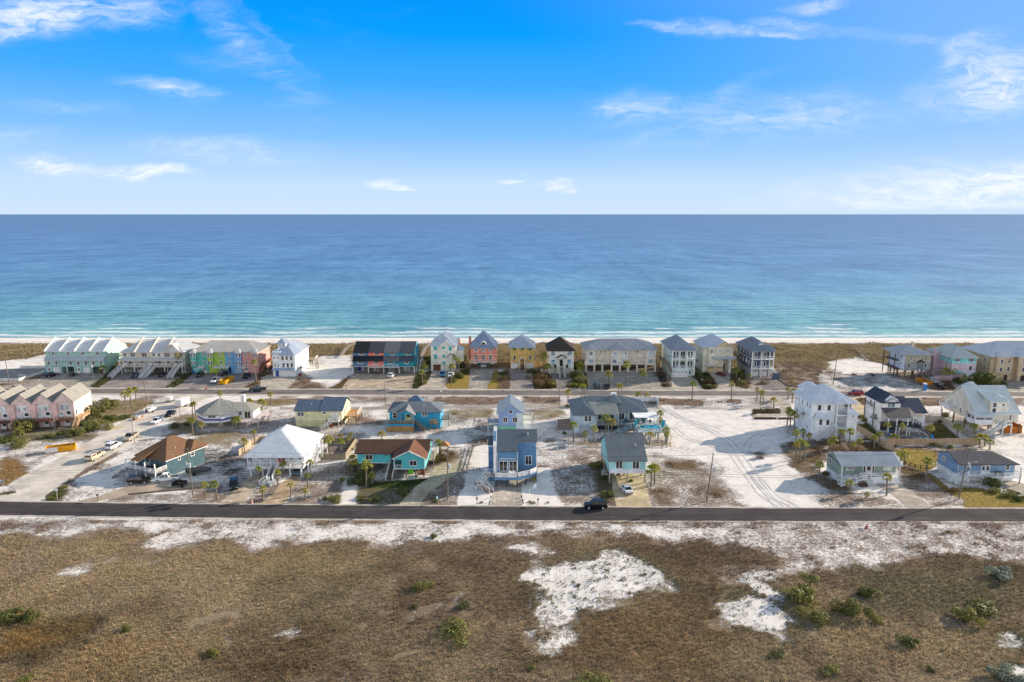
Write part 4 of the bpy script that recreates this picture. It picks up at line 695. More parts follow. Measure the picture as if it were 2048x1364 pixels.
def A6():
    h = H('house', 'tall cream house with turquoise shutters and a brown garage door', -31.5, 264.4); W = 9.7; c = 'ece9dc'; T = '3fb7b5'
    h.wall(0, 4.8, 0, 15, 0, 10, c, 'plain'); h.wall(4.8, W, .8, 15, 2.6, 10, c, 'plain'); h.wall(4.8, 6.9, .6, 8, 0, 2.6, c, 'plain'); h.wall(W-2.0, W-.3, 3, 12, 0, 2.6, 'c9c5b8', 'plain')
    h.gwall(3.4, 8.4, -.5, 6, 2.6, 10, 11.6, 'y', c, 'plain', name='gable'); h.roof(0, W, .2, 15, 10, 13.6, 'y', 4.6, 4.4, 'c5cbd6'); h.roof(3.4, 8.4, -.5, 6, 10, 11.7, 'y', 0, 0, 'd0d2d6', o=.3)
    h.gwall(6.6, 9.2, -.9, .8, 5.3, 5.6, 6.9, 'y', 'e6e2d4', 'plain', name='gable'); h.roof(6.5, 9.3, -1, .8, 5.6, 6.9, 'y', 0, 0, '55504a', o=.2); h.piles([(6.7, -.8), (9.1, -.8)], 5.4, .2, 'ece9dc', kind='paint', name='column')
    h.shutters('F', 0, [(1.8, 8.1, 1.1, 1.7), (1.8, 4.6, 1.1, 1.8)], T); h.shutters('F', -.5, [(5.0, 8.6, .9, 1.1), (5.1, 5.3, 1, 1.1), (5.1, 1.6+1.1, 1, 1.1), (7.6, 8.0, 1.1, 1.7)], T)
    h.garage(2.3, 2.7, 2.3, 0, col='6b4433'); h.door('F', 7.8, 2.7, 1, 2.2, .8, '5b4438'); h.stairs((7.9, -4.8, 0), (7.9, -.9, 2.7), 1.6, 'c9c2b2', 'e8e4d8'); h.deck(6.6, 9.4, -.95, .8, 2.7, 'c9c2b2')
    h.roof(W, W+2.6, 5, 8.5, 7.4, 8.6, 'x', 0, 1, 'c0cadb', o=.3); h.wall(W, W+2.6, 5, 8.5, 2.6, 7.4, c, 'plain'); h.box('chimney', W+.1, W+.9, 10.5, 11.3, 8, 10.6, 'c98d74', 'plain'); h.wins('R', W+2.6, [(6.7, 5, .8, 1.4, '1')]); h.piles([(W+2.4, 5.2), (W+2.4, 8.3)], 2.6, .15)
A6()
def A7():
    h = H('house', 'salmon pink house with round windows, an arched dormer and a pyramid roof', -16.3, 268.9); W = 10.1; c = 'eb9a84'
    h.wall(0, W, 0, 11, 2.6, 8.6, c); h.piles([(x, y) for x in (.4, 2.6, W-2.6, W-.4) for y in (-1.2, 1.5, 6)], 2.6, .16, '6b5d50'); h.wall(2.9, 7.0, 1.5, 6, 0, 2.6, '4e7f78')
    h.deck(-.2, W+.2, -1.5, 0, 2.65, 'e4e2de'); h.rail([(-.1, -1.45, 2.65), (W+.1, -1.45, 2.65)])
    h.roof(0, W, 0, 11, 8.6, 14.2, 'y', 5.45, 5.45, '8b9ab0', o=.45); 
    def ring(x, z, r, y, name='round_window'):
        mb = MB(); n = 16
        for i in range(n):
            a, b = 2*math.pi*i/n, 2*math.pi*(i+1)/n
            P = [(x+q*math.cos(t), z+q*math.sin(t)) for q, t in ((r, a), (r+.18, a), (r+.18, b), (r, b))]
            mb.prism(P, 'y', y-.08, y)
        mb.box(x-.05, x+.05, y-.07, y, z-r, z+r); mb.box(x-r, x+r, y-.072, y, z-.05, z+.05); o = mb.build(name, mat('paint', WH), h.o)
        MB().prism([(x+r*math.cos(2*math.pi*i/n), z+r*math.sin(2*math.pi*i/n)) for i in range(n)], 'y', y-.04, y-.001).build('pane', mat('glass', '2a3138'), o)
    for x in (2.2, 5.0, 7.8): ring(x, 7.3, .6, 0); h.win('F', x, 3.4, 1.1, 1.9, 0, '3h')
    P = [(3.9+1.15*(1-math.cos(math.pi*i/10)), 9.3+1.3*math.sin(math.pi*i/10)) for i in range(11)]
    MB().prism(P, 'y', .35, 3.2).build('arched_dormer', mat('paint', 'eeeeea'), h.o); P2 = [(4.25+.8*(1-math.cos(math.pi*i/10)), 9.4+.9*math.sin(math.pi*i/10)) for i in range(11)]; MB().prism(P2, 'y', .30, .34).build('pane', mat('glass', '3b4148'), h.o)
    h.box('chimney', -1.0, -.05, 4.6, 5.8, 2.6, 11.6, 'd98a72', 'plain'); h.box('chimney_cap', -1.1, .03, 4.5, 5.9, 11.6, 11.75, '777370')
    h.door('F', 4.5, .05, .9, 2.0, 1.5); h.door('F', 5.5, .05, .9, 2.0, 1.5); h.wins('R', W, [(3, 6.5, .8, 1.4, '1h'), (8, 3.6, .8, 1.4, '1h')])
A7()
def A8():
    h = H('house', 'mustard yellow house with green shutters, arched entry and lavender blue hip roof', -.6, 268); W = 9.3; c = 'deb566'
    h.wall(0, W, 0, 11.5, 0, 8.9, c, 'plain'); h.roof(0, W, 0, 11.5, 8.9, 12.4, 'y', 5.0, 5.3, 'aab2c2', o=.65); h.trim(W, 0, [2.9], 'efe6cc', corners=[(.1, 0, 8.8), (W-.1, 0, 8.8), (3.3, 0, 8.8), (6.0, 0, 8.8)])
    h.shutters('F', -.04, [(1.6, 7.3, 1.0, 1.4), (W/2, 7.3, 1.0, 1.4), (W-1.6, 7.3, 1.0, 1.4)], '2f7f6a'); h.wins('F', 0, [(1.6, 3.7, .8, 1.5, '1h'), (W-1.6, 3.7, .8, 1.5, '1h')], col='f3efe4')
    n = 10; P = [(3.55, 0)]+[(W/2-1.1*math.cos(math.pi*i/n), 3.6+1.0*math.sin(math.pi*i/n)) for i in range(n+1)]+[(W-3.55, 0), (W-3.85, 0)]+[(W/2+.8*math.cos(math.pi*i/n), 3.6+.75*math.sin(math.pi*i/n)) for i in range(n+1)]+[(3.85, 0)]
    MB().prism(P, 'y', -1.7, -.1).build('arch', mat('paint', 'efe9da'), h.o); h.door('F', W/2, 1.6, 1.1, 2.2, -.02, '6b6152'); h.wall(3.86, W-3.86, -.1, -.03, 1.5, 4.2, 'd8ac60', 'plain')
    h.stairs((W/2, -2.8, 0), (W/2, -.2, 1.6), 1.5, '9a7a5c', '4d3a2d'); h.garage(1.65, 2.5, 2.1); h.garage(W-1.65, 2.5, 2.1); h.wins('R', W, [(4, 6.5, .8, 1.3, '1h'), (4, 3.6, .8, 1.3, '1h')])
A8()
def A9():
    h = H('house', 'cream stucco house with a dark brown hip roof and a tall front staircase', 14, 259.6); W = 9.6; c = 'e9e6da'
    h.wall(0, W, 0, 13, 0, 9.3, c, 'plain'); h.roof(0, W, 0, 13, 9.3, 12.9, 'y', 5.0, 5.0, '4d4642', 'shingle', o=.7); h.trim(W, 0, [2.4, 9.0], 'f3f1ea')
    h.wins('F', 0, [(1.7, 6.9, 1.4, 1.7, '2h'), (W-1.7, 6.9, 1.4, 1.7, '2h'), (1.7, 3.6, 1.4, 1.7, '2h'), (W-1.7, 3.6, 1.4, 1.7, '2h')], glass='6f93ac')
    h.gwall(3.3, 6.3, -1.2, 0, 6.2, 6.3, 7.2, 'y', c, 'plain', name='portico'); h.roof(3.2, 6.4, -1.3, 0, 6.3, 7.3, 'y', 0, 0, '4d4642', 'shingle', o=.3); h.piles([(3.5, -1.1), (6.1, -1.1)], 6.2, .2, 'ecebe2', kind='paint', name='column')
    h.wall(4.2, 5.4, -.06, 0, 2.8, 5.3, '2a2420', 'paint', name='door'); h.deck(3.1, 6.5, -1.6, 0, 2.6, 'd8d4c6', t=2.4, kind='plain'); h.stairs((4.8, -6.0, 0), (4.8, -1.6, 2.6), 1.5, '8a8580', 'e9e6da')
    for x in (2.5, 7.1): h.box('planter', x-.5, x+.3, -1.4, -.6, 2.4, 3.6, '3a3630'); h.box('lattice_panel', (.4 if x < 4 else 6.6), (3 if x < 4 else 9.2), -.08, -.01, .2, 2.0, 'c8c3b4')
    h.box('gate_post', 3.7, 4.0, -7.3, -7.0, 0, 1.4, 'f0efe8'); h.box('gate_post', 5.6, 5.9, -7.3, -7.0, 0, 1.4, 'f0efe8')
A9()
def A10():
    h = H('condominium_block', 'long beige condominium block with lavender blue roof above open ground floor parking', 28.3, 262.6, 'apartment block'); W = 27.4; c = 'ddd2c0'
    h.wall(0, W, .8, 14, 2.6, 8.9, c, 'plain')
    for a, b in ((.3, 4.0), (9.8, 16.6), (23.2, 27.1)): h.wall(a, b, -.4, .8, 2.6, 8.9, 'e2dace', 'plain', name='bay'); h.roof(a, b, -.4, 6, 8.9, 9.9+(.9 if b-a > 5 else 0), 'y', 2., 0, 'a4a9b2', o=.5)
    h.roof(0, W, .6, 14, 8.9, 11.6, 'x', 6.5, 6.5, 'a4a9b2', o=.6); h.wall(0, W, 8, 8.3, 0, 2.6, '8f8878', 'plain')
    for i, x in enumerate((.4, 3.5, 6.6, 10.2, 13.4, 16.6, 20, 23.4, 27)): h.box('pier', x-.32, x+.32, -.4, .4, 0, 2.6, 'e0d6c4', 'plain')
    h.wins('F', -.4, [(2.2, 6.6, 1.2, 1.4, '1h'), (2.2, 3.5, 1.5, 1.4, '2'), (11.3, 6.6, 1.4, 1.4, '2h'), (11.3, 3.5, 1.5, 1.4, '1h'), (15, 6.6, 1.4, 1.5, '2h'), (15, 3.5, 1.4, 1.5, '2'), (25, 6.6, 1.6, 1.5, '2h'), (25, 3.5, 1.5, 1.5, '2h')], glass='8fa3ae')
    h.wins('F', .8, [(6.2, 7.4, .6, .6, '1'), (7.6, 7.4, .6, .6, '1'), (19, 7.4, .6, .6, '1'), (20.2, 7.4, .6, .6, '1')], col='d9ccb6', glass='8a8578')
    for x in (7, 13, 18.5, 24.8): h.box('storage_door', x-.9, x+.9, 7.9, 8, 0, 2.1, '9aa09a')
    h.trim(W, .8, [5.9], 'efe8da'); h.deck(W, W+1.2, 3, 13, 5.5, 'b7ab98'); h.stairs((W+.8, 2, 0), (W+.8, 9, 5.4), 1, 'a99f8f', 'c9bfae'); h.rail([(W+1.2, 9, 5.5), (W+1.2, 13, 5.5)], 'c9bfae'); h.wins('R', W, [(3, 6.4, .8, 1.2, '1h'), (10, 6.4, .8, 1.2, '1h')])
A10()
def gallery(h, x0, x1, y, zs, cols, c, rail, n):      # stacked front balconies between posts
    for z in zs:
        h.deck(x0, x1, y, y+1.8, z+.12, WH, t=.28, kind='paint', name='balcony'); h.rail([(x0+.1, y+.08, z+.12), (x1-.1, y+.08, z+.12)], rail)
def A11():
    h = H('house', 'tall mint green house with two levels of white front balconies over a double garage', 59.5, 252.8); W = 8.6; c = 'cfe3d8'
    h.wall(0, W, 1.8, 18, 0, 10.8, c); h.wall(0, W-2.2, 0, 1.8, 0, 3.2, c); gallery(h, 0, W, 0, (3.4, 7.0), 0, c, WH, 3)
    h.piles([(.2, .15), (2.9, .15), (5.6, .15), (W-.2, .15)], 10.8, .17, WH, kind='paint', name='column'); h.box('fascia', 0, W, 0, .25, 10.3, 10.8, WH)
    h.roof(0, W, 0, 18, 10.8, 13.9, 'y', 5.0, 5.0, '8f98a6', o=.7); h.garage(3.2, 5.2, 2.4, 0, lights=True); h.door('F', 7.3, .05, 1, 2.1, 1.8)
    for z in (3.7, 7.3): h.wins('F', 1.8, [(1.1, z, .8, 2.1, '1'), (2.3, z, .6, 2.1, '1'), (4.3, z, 1.8, 2.1, '2'), (6.6, z, .7, 2.1, '1'), (7.7, z, .7, 2.1, '1')])
    for z in (8.2, 4.8): h.wins('L', 0, [(4, z, .8, 1.3, '1h'), (7, z, .8, 1.3, '1h'), (10.5, z, .8, 1.3, '1h'), (14, z, .8, 1.3, '1h')])
    for x in (1.2, 4.2, 7.2):
        for z in (3.52, 7.12): h.box('balcony_chair', x-.35, x+.35, .7, 1.3, z, z+.75, '2f7f88')
    h.deck(-1.6, 0, 3, 16, 4.4, 'a09684'); h.rail([(-1.6, 3, 4.4), (-1.6, 16, 4.4)], 'a09684'); h.piles([(-1.5, 3.2), (-1.5, 9), (-1.5, 15.8)], 4.3, .1); h.stairs((-.8, -2.2, 2.2), (-.8, 3, 4.4), 1, 'a09684', 'a09684')
A11()
def A12():
    h = H('house', 'tall pale cream house with a shallow porch roof over a deep entry', 73.5, 260.6); W = 11; c = 'e6e0cc'
    h.wall(0, 7.6, 1.2, 15, 0, 10, c); h.wall(7.6, W, 3.4, 15, 0, 10, c); h.wall(1.8, 4.2, 0, 1.2, 3.2, 10, c); h.wall(4.2, W, 0, 3.4, 6.4, 10, 'e2d8c2'); h.wall(4.2, 7.6, 0, 1.2, 2.6, 6.4, 'e4d9c2'); h.wall(1.5, 7.6, .3, 1.2, 0, 2.9, c)
    h.gwall(4.2, W, -.02, 1, 9.9, 10, 12.1, 'y', 'd6c39c', 'siding', name='gable'); h.roof(0, W, 1.2, 15, 10, 13.6, 'y', 5.5, 5.5, 'c0c8d8', o=.6); h.roof(4.2, W, 0, 7, 10, 12.2, 'y', 0, 0, 'c6cad2', o=.45)
    h.slab([[(3.2, -1.3, 5.7), (W+.9, -1.3, 5.7), (W+.9, .05, 6.4), (3.2, .05, 6.4)]], 'aebac0', name='porch_roof'); h.slab([[(1.2, -.6, 2.9), (4.6, -.6, 2.9), (4.6, .3, 3.4), (1.2, .3, 3.4)]], 'cfd2cf', name='entry_roof')
    h.box('column', 9.5, 10.4, -.6, .3, 0, 5.9, 'e9e2d2', 'plain'); h.garage(2.9, 2.4, 2.2, .3, col='d9bd96', lights=True); h.garage(6.1, 2.4, 2.2, .3, col='d9bd96', lights=True)
    h.wins('F', 0, [(6, 8.1, .9, 1.1, '1'), (9, 8.1, .9, 1.1, '1')], glass='8c9088'); h.wins('F', 0, [(2.9, 7.6, .5, 1.4, '1')]); h.door('F', 8.6, .6, 1, 2.4, 3.4, '4a4038'); h.stairs((8.7, 0, 0), (8.7, 2.4, .6), 1.6, 'cfc6b4', rails=False)
    for z in (7.8, 4.6): h.wins('L', 0, [(3, z, .7, 1.3, '1h'), (6, z, .7, 1.3, '1h'), (9, z, .7, 1.3, '1h'), (12.5, z, .7, 1.3, '1h')])
    h.deck(W, W+2.2, 8, 14, 6.0, 'b7ab98'); h.rail([(W+2.2, 8, 6), (W+2.2, 14, 6)], 'b7ab98'); h.piles([(W+2.1, 8.2), (W+2.1, 13.8), (W+.4, 8.2)], 5.9, .12, '6f6255'); h.unit('ac', -1, 6, 3)
A12()
def A13():
    h = H('house', 'tall navy blue house with white balconies and a small roof dormer', 89.2, 252.8); W = 8.2; c = '4a5a72'
    h.wall(0, W-.6, 1.8, 17.5, 2.9, 10.5, c); h.wall(0, W-.6, 1.8, 17, 0, 2.9, '8a8f98'); gallery(h, 0, W, 0, (3.2, 6.8), 0, c, WH, 3); h.wall(W-1.6, W, 1.8, 8, 6.8, 10.3, c)
    h.piles([(.2, .15), (3.6, .15), (6.6, .15), (W-.1, .15)], 10.4, .16, WH, kind='paint', name='column'); h.box('fascia', 0, W-1.2, 0, .25, 10.0, 10.4, WH); h.roof(0, W-.6, 0, 17.5, 10.4, 13.2, 'y', 4.5, 4.5, '7e8894', o=.7); h.roof(W-2, W+.6, 1.5, 8, 10.2, 11.4, 'x', 0, 1, '7e8894', o=.3)
    h.gwall(2.9, 4.7, 2.2, 4.2, 11.2, 12.1, 12.8, 'y', WH, 'paint', name='dormer'); h.roof(2.8, 4.8, 2.1, 5, 12.1, 12.9, 'y', 0, 0, '8fa0bc', o=.2); h.win('F', 3.8, 11.5, .9, .5, 2.2, '2')
    for z in (3.5, 7.1): h.wins('F', 1.8, [(.9, z, .7, 2.1, '1'), (2.0, z, .7, 2.1, '1'), (4.2, z, .8, 2.1, '1'), (5.4, z, .8, 2.1, '1')], col='e9ecef')
    h.garage(1.8, 2.6, 2.4, 1.8, lights=True); h.garage(5, 2.6, 2.4, 1.8, lights=True)
    for z in (7.8, 4.6): h.wins('L', 0, [(3, z, .8, 1.3, '1h'), (6, z, .8, 1.3, '1h'), (9.5, z, .8, 1.3, '1h'), (13, z, .8, 1.3, '1h')])
    h.stairs((W+.6, -2.0, 0), (W-.4, 1.2, 3.2), 1.0, '5d6470', WH); h.wall(W-1.2, W+1.8, -2.6, -2.3, 0, 2.2, '5d6f86', 'boards', name='screen'); h.trim(.1, .0, [0], WH); h.box('belt', -.06, 0, 1.8, 17.5, 6.7, 6.9, WH)
    h.deck(-2.2, 0, 9, 17, 6.5, '7d7468'); h.rail([(-2.2, 9, 6.5), (-2.2, 17, 6.5)], 'c9c4b8'); h.piles([(-2.1, 9.2), (-2.1, 13), (-2.1, 16.8)], 6.4, .1, '5e5449')
A13()
def A14():
    h = H('unfinished_house', 'unfinished grey house on pilings with house wrap on its side and scaffold timber below', 145.3, 251.2); W = 9.3
    h.wall(0, W, 0, 11.5, 3.0, 6.1, '9fa3a4'); h.wall(0, W, 0, 11.5, 6.1, 9.3, 'c2bca6', 'boards'); h.wall(-.08, 0, .2, 11.3, 3.2, 9.2, 'e4e8ee', 'paint', name='house_wrap'); h.trim(W, 0, [6.1, 9.1], 'ddd8c4')
    h.roof(-1.6, W, 0, 12, 9.3, 11.4, 'y', 5, 5, 'aeb4ba', o=.8); h.piles([(x, y) for x in (.3, 3, 6.3, 9) for y in (.3, 5, 10)], 3, .17, '7b6a55'); h.piles([(-1.6, y) for y in (4, 8, 12)], 9.2, .12, '5b4f45'); h.deck(-1.9, 0, 3.5, 12.3, 3.2, '6d6358'); h.deck(-1.9, 0, 3.5, 12.3, 6.2, '6d6358')
    h.wins('F', 0, [(2, 7, 1, 1.5, '1'), (4.8, 7.4, .9, 1.2, '1h'), (7.5, 7, 1, 1.5, '1')], col='d8d2bc', glass='8d9086'); h.wins('F', 0, [(1.4, 4, .8, 1.5, '1h'), (7.6, 4, .8, 1.5, '1h')])
    h.wall(4.5, 6.6, -.08, 0, 3, 5.4, '77808a', 'paint', name='doorway'); MB().prism([(4.1, 6.1), (5.5, 7.1), (7.0, 6.1), (6.6, 6.0), (5.5, 6.8), (4.4, 6.0)], 'y', -1.2, -.02).build('portico', mat('paint', '3a342e'), h.o)
    h.stairs((6.2, -5.6, 0), (5.6, -.1, 3), 1.8, '6f6a64', '9c9388'); h.wins('L', -.08, [(2.5, 4.6, .7, 1.2, '1'), (2.5, 7.3, .7, 1.2, '1')])
    for k in range(6): MB().bar((-1.6+k*.55, -1.2-.2*k, 0), (-.2+k*.5, .2, 2.8), .06).build('prop_timber', mat('wood', 'b79a74'), h.o)
    h.box('chimney', 6.5, 7.4, 8, 8.9, 9.6, 12.3, 'c9c2a8', 'boards'); MB().bar((-6, -1, .15), (-1, -3, .15), .1).build('lumber', mat('wood', 'c9b190'), h.o)
A14()
def A15():
    h = H('house', 'pink and turquoise house with pale grey hip roof beside the unfinished house', 160.3, 247.6); W = 8.8; P_, T_ = 'd8c4cc', '8fdcdc'
    h.wall(0, W, 0, 14, 0, 6.4, P_); h.wall(0, W, -.04, 14.04, 6.4, 8.9, T_); h.roof(0, W, 0, 14, 8.9, 12.0, 'y', 4.6, 4.6, 'b8c0c0', o=.65); h.trim(W, -.04, [6.4, 8.75], 'efe9ea', corners=[(.1, 0, 8.8), (W-.1, 0, 8.8), (5.6, 0, 8.8)])
    h.wins('F', -.04, [(1.8, 7.2, 1.5, 1.2, '2'), (7, 7.2, 1.4, 1.2, '2')]); h.shutters('F', -.04, [(.6, 7.2, .5, 1.2), (3.0, 7.2, .5, 1.2), (5.9, 7.2, .4, 1.2), (8.2, 7.2, .4, 1.2)], '4cb7bc'); h.wins('F', 0, [(6.9, 4, 1.1, 1.5, '1h')])
    h.slab([[(4.6, -2.2, 2.6), (W+.4, -2.2, 2.6), (W+.4, .02, 3.3), (4.6, .02, 3.3)], ], 'cfd8d8', name='porch_roof'); h.piles([(4.8, -2.1), (W+.2, -2.1)], 2.6, .12, WH, kind='paint', name='post'); h.garage(6.9, 2.6, 2.2); h.box('awning', .6, 3.6, -1.6, 0, 3.3, 3.5, '8fdbe0'); h.garage(2, 2.4, 2.1, col='c9a9b4')
    h.wins('L', 0, [(1.6, 7.2, .5, .9, '1'), (4.4, 7.4, .5, .6, '1'), (3, 4.4, .5, 1, '1')]); h.wall(-2.6, 0, 7, 12, 0, 9.4, 'c3adb6'); h.roof(-2.6, 0, 7, 12, 9.4, 10.4, 'x', 1.5, 0, 'a9b6b8', o=.4); h.box('chimney', -2.9, -2.3, 6, 7, 0, 10.9, 'cfb6bf', 'siding'); h.wins('L', -2.6, [(9.4, 6.6, 1.2, 1.4, '2')])
    h.wall(-6, 0, -.2, 0, 0, 1.9, 'c9a9b0', 'siding', name='garden_wall')
A15()
def A16():
    h = H('apartment_block', 'tan apartment block with pale blue roof at the right edge of the beach side', 174.6, 247.9, 'apartment block'); W = 26; c = 'c4ae90'
    h.wall(0, 8, 0, 17, 0, 9.3, c, 'plain'); h.wall(8, W, .8, 17, 0, 9.3, c, 'plain'); h.wall(9.5, 16, -1, .8, 0, 9.3, 'cbb799', 'plain'); h.wall(1.6, 5, -1, 0, 2.8, 9.3, 'cbb799', 'plain')
    h.roof(0, W, 0, 17, 9.3, 13.1, 'x', 7.5, 7.5, 'c6cbd4', o=.7); h.roof(9.5, 16, -1, 8, 9.3, 11.6, 'y', 3, 0, 'c6cbd4', o=.6); h.roof(1.6, 5, -1, 5, 9.3, 10.4, 'y', 1.6, 0, 'c6cbd4', o=.5)
    for z in (6.6, 3.6): h.wins('F', -1, [(3.3, z, .9, 1.5, '1h'), (11.5, z, 1, 1.5, '1h'), (14, z, 1, 1.5, '1h')]); h.wins('F', 0, [(6.7, z, .9, 1.5, '1h')]); h.wins('F', .8, [(18, z, 1, 1.5, '1h'), (21, z, 1, 1.5, '1h'), (24, z, 1, 1.5, '1h')])
    for z in (6.6, 3.6): h.wins('L', 0, [(3, z, .8, 1.3, '1h'), (8, z, .8, 1.3, '1h'), (13, z, .8, 1.3, '1h')])
    h.trim(6.5, -1, [2.9, 6.1], 'dcc6a0', x0=9.5); h.trim(8, 0, [2.9], 'dcc6a0')
    for x in (6, 11.5, 14.4): 
        n = 8; y = 0 if x < 8 else -1; Pp = [(x-.7, 0)]+[(x-.7*math.cos(math.pi*i/n), 1.7+.5*math.sin(math.pi*i/n)) for i in range(n+1)]+[(x+.7, 0)]; MB().prism(Pp, 'y', y-.03, y-.001).build('archway', mat('paint', '3a3028'), h.o)
    h.garage(19, 2.6, 2.2, .8, col='e0d2b4'); h.garage(23, 2.6, 2.2, .8, col='e0d2b4')
A16()
# ================================================================== middle row
def B0():
    h = H('townhouse_block', 'pale pink townhouse block with repeating steep gables on the inland side', -152.3, 187.6, 'townhouses'); h.o.rotation_euler.z = math.radians(11); U = 5.42; c = 'edd2ca'
    for i in range(-2, 5):
        x = U*i; h.gwall(x, x+U, 0, 12.6, 0, 7.2, 9.7, 'y', c); h.wall(x-.02, x+U*.22, -.7, 0, 0, 7.0, 'f2c8c0')
        h.roof(x, x+U, -.1, 12.6, 7.2, 9.85, 'y', 0, 0, 'aaa69f', 'shingle', o=.12, t=.2)
        h.wins('F', 0, [(x+2.3, 4.9, .9, 1.5, '1h'), (x+3.6, 4.9, .9, 1.5, '1h')], glass='b9c6d2'); h.wins('F', 0, [(x+1.9, 2.7, 1.0, 1.3, '1h')], glass='a9b9c6'); h.door('F', x+3.9, 2.6, 1.5, 2.0, 0, WH)
        h.deck(x+1.3, x+U-.1, -2.6, 0, 2.5, '6e4a3c'); h.rail([(x+1.35, -2.5, 2.5), (x+U-.15, -2.5, 2.5)], '6e4a3c', bal=.2); h.piles([(x+1.4, -2.5), (x+U-.2, -2.5)], 2.4, .09, '5e4236')
        h.door('F', x+3.4, .05, 1.4, 2, 0, WH); h.wall(x+.6, x+1.3, -2.5, 0, 0, 1.8, '8a7a70', 'boards', name='divider')
    X = U*5; h.wins('R', X, [(1.2, 2.9, .9, 1.5, '1h'), (1.2, .5, .9, 1.7, '1h')]); h.deck(X, X+2.3, -1, 4.5, 2.5, 'd8b58a'); h.rail([(X+2.25, -1, 2.5), (X+2.25, 4.5, 2.5)], 'd8b58a'); h.piles([(X+2.2, -.8), (X+2.2, 4.3)], 2.4, .1); h.stairs((X+1.3, -4.6, 0), (X+1.3, -1, 2.5), 1, 'c9a57a', 'd8b58a')
    h.trim(U*7, 0, [2.45], 'd9a9a0', x0=-2*U); h.vent(X-1.2, 6, 8.6)
B0()
def octa(cx, cy, ap, n=8, ph=math.pi/8): r = ap/math.cos(math.pi/n); return [(cx+r*math.cos(ph+2*math.pi*i/n), cy+r*math.sin(ph+2*math.pi*i/n)) for i in range(n)]
def B1():
    h = H('house', 'white octagonal house on pilings with a purple band and ribbed grey metal roof', -84.5, 189.0)
    P = octa(0, 5.7, 5.6); MB().prism(P, 'z', 2.1, 4.6).build('wall', mat('siding', 'eceef2'), h.o); MB().prism(octa(0, 5.7, 5.64), 'z', 2.55, 3.05).build('purple_band', mat('paint', '5a4a9a'), h.o); MB().prism(octa(0, 5.7, 5.68), 'z', 1.9, 2.12).build('belt', mat('paint', WH), h.o)
    MB().prism(octa(0, 5.7, 3.0), 'z', 0, 2.0).build('enclosure', mat('boards', '9a8f80'), h.o)
    R = octa(0, 5.7, 6.4); h.slab([[(*R[i], 4.45), (*R[(i+1) % 8], 4.45), (.1, 5.7, 7.6)] for i in range(8)], '92938f', seam=.55)
    h.win('F', -.7, 3.4, .9, .75, .1, '2'); h.win('F', .35, 3.4, .9, .75, .1, '2'); w = h.win('F', 0, 3.4, .7, .75, 0, '1'); w.location = (3.3, 1.35, 3.4); w.rotation_euler = (0, 0, math.pi/4)
    w = h.win('F', 0, 3.3, 1.1, .8, 0, '2'); w.location = (-4.2, 2.1, 3.4); w.rotation_euler = (0, 0, -math.pi/4)
    h.piles([(x*.93, 5.7+(y-5.7)*.93) for x, y in P], 2.1, .16, 'b8a894'); h.wall(5.5, 10.2, 3.5, 9, 2.1, 4.7, 'e6e8ec'); h.roof(4.5, 10.2, 3.2, 9.2, 4.7, 6.3, 'x', 0, 2.5, 'a9a79c', o=.5); h.wins('F', 3.5, [(6.5, 3.2, .9, 1.2, '1h'), (8.6, 2.3, 1.6, 2.0, '2')])
    h.deck(6, 12.8, .2, 3.5, 2.2, 'd8c8c4'); h.deck(10.2, 12.8, 3.5, 9, 2.2, 'd8c8c4'); h.rail([(6, .25, 2.2), (12.75, .25, 2.2), (12.75, 9, 2.2)], 'e0d4d2', bal=.2); h.piles([(6.2, .4), (9.4, .4), (12.6, .4), (12.6, 4.5), (12.6, 8.8), (9.5, 3.4)], 2.1, .13, 'c9b8ac')
    h.box('chimney', 5.0, 6.0, 8.4, 9.4, 4, 7.8, 'f0eeee'); h.unit('ac', 2.4, -.6, 1.5, .8, .8); h.deck(1.7, 3.1, -1.1, 0, 1.6, 'b9a892')
B1()
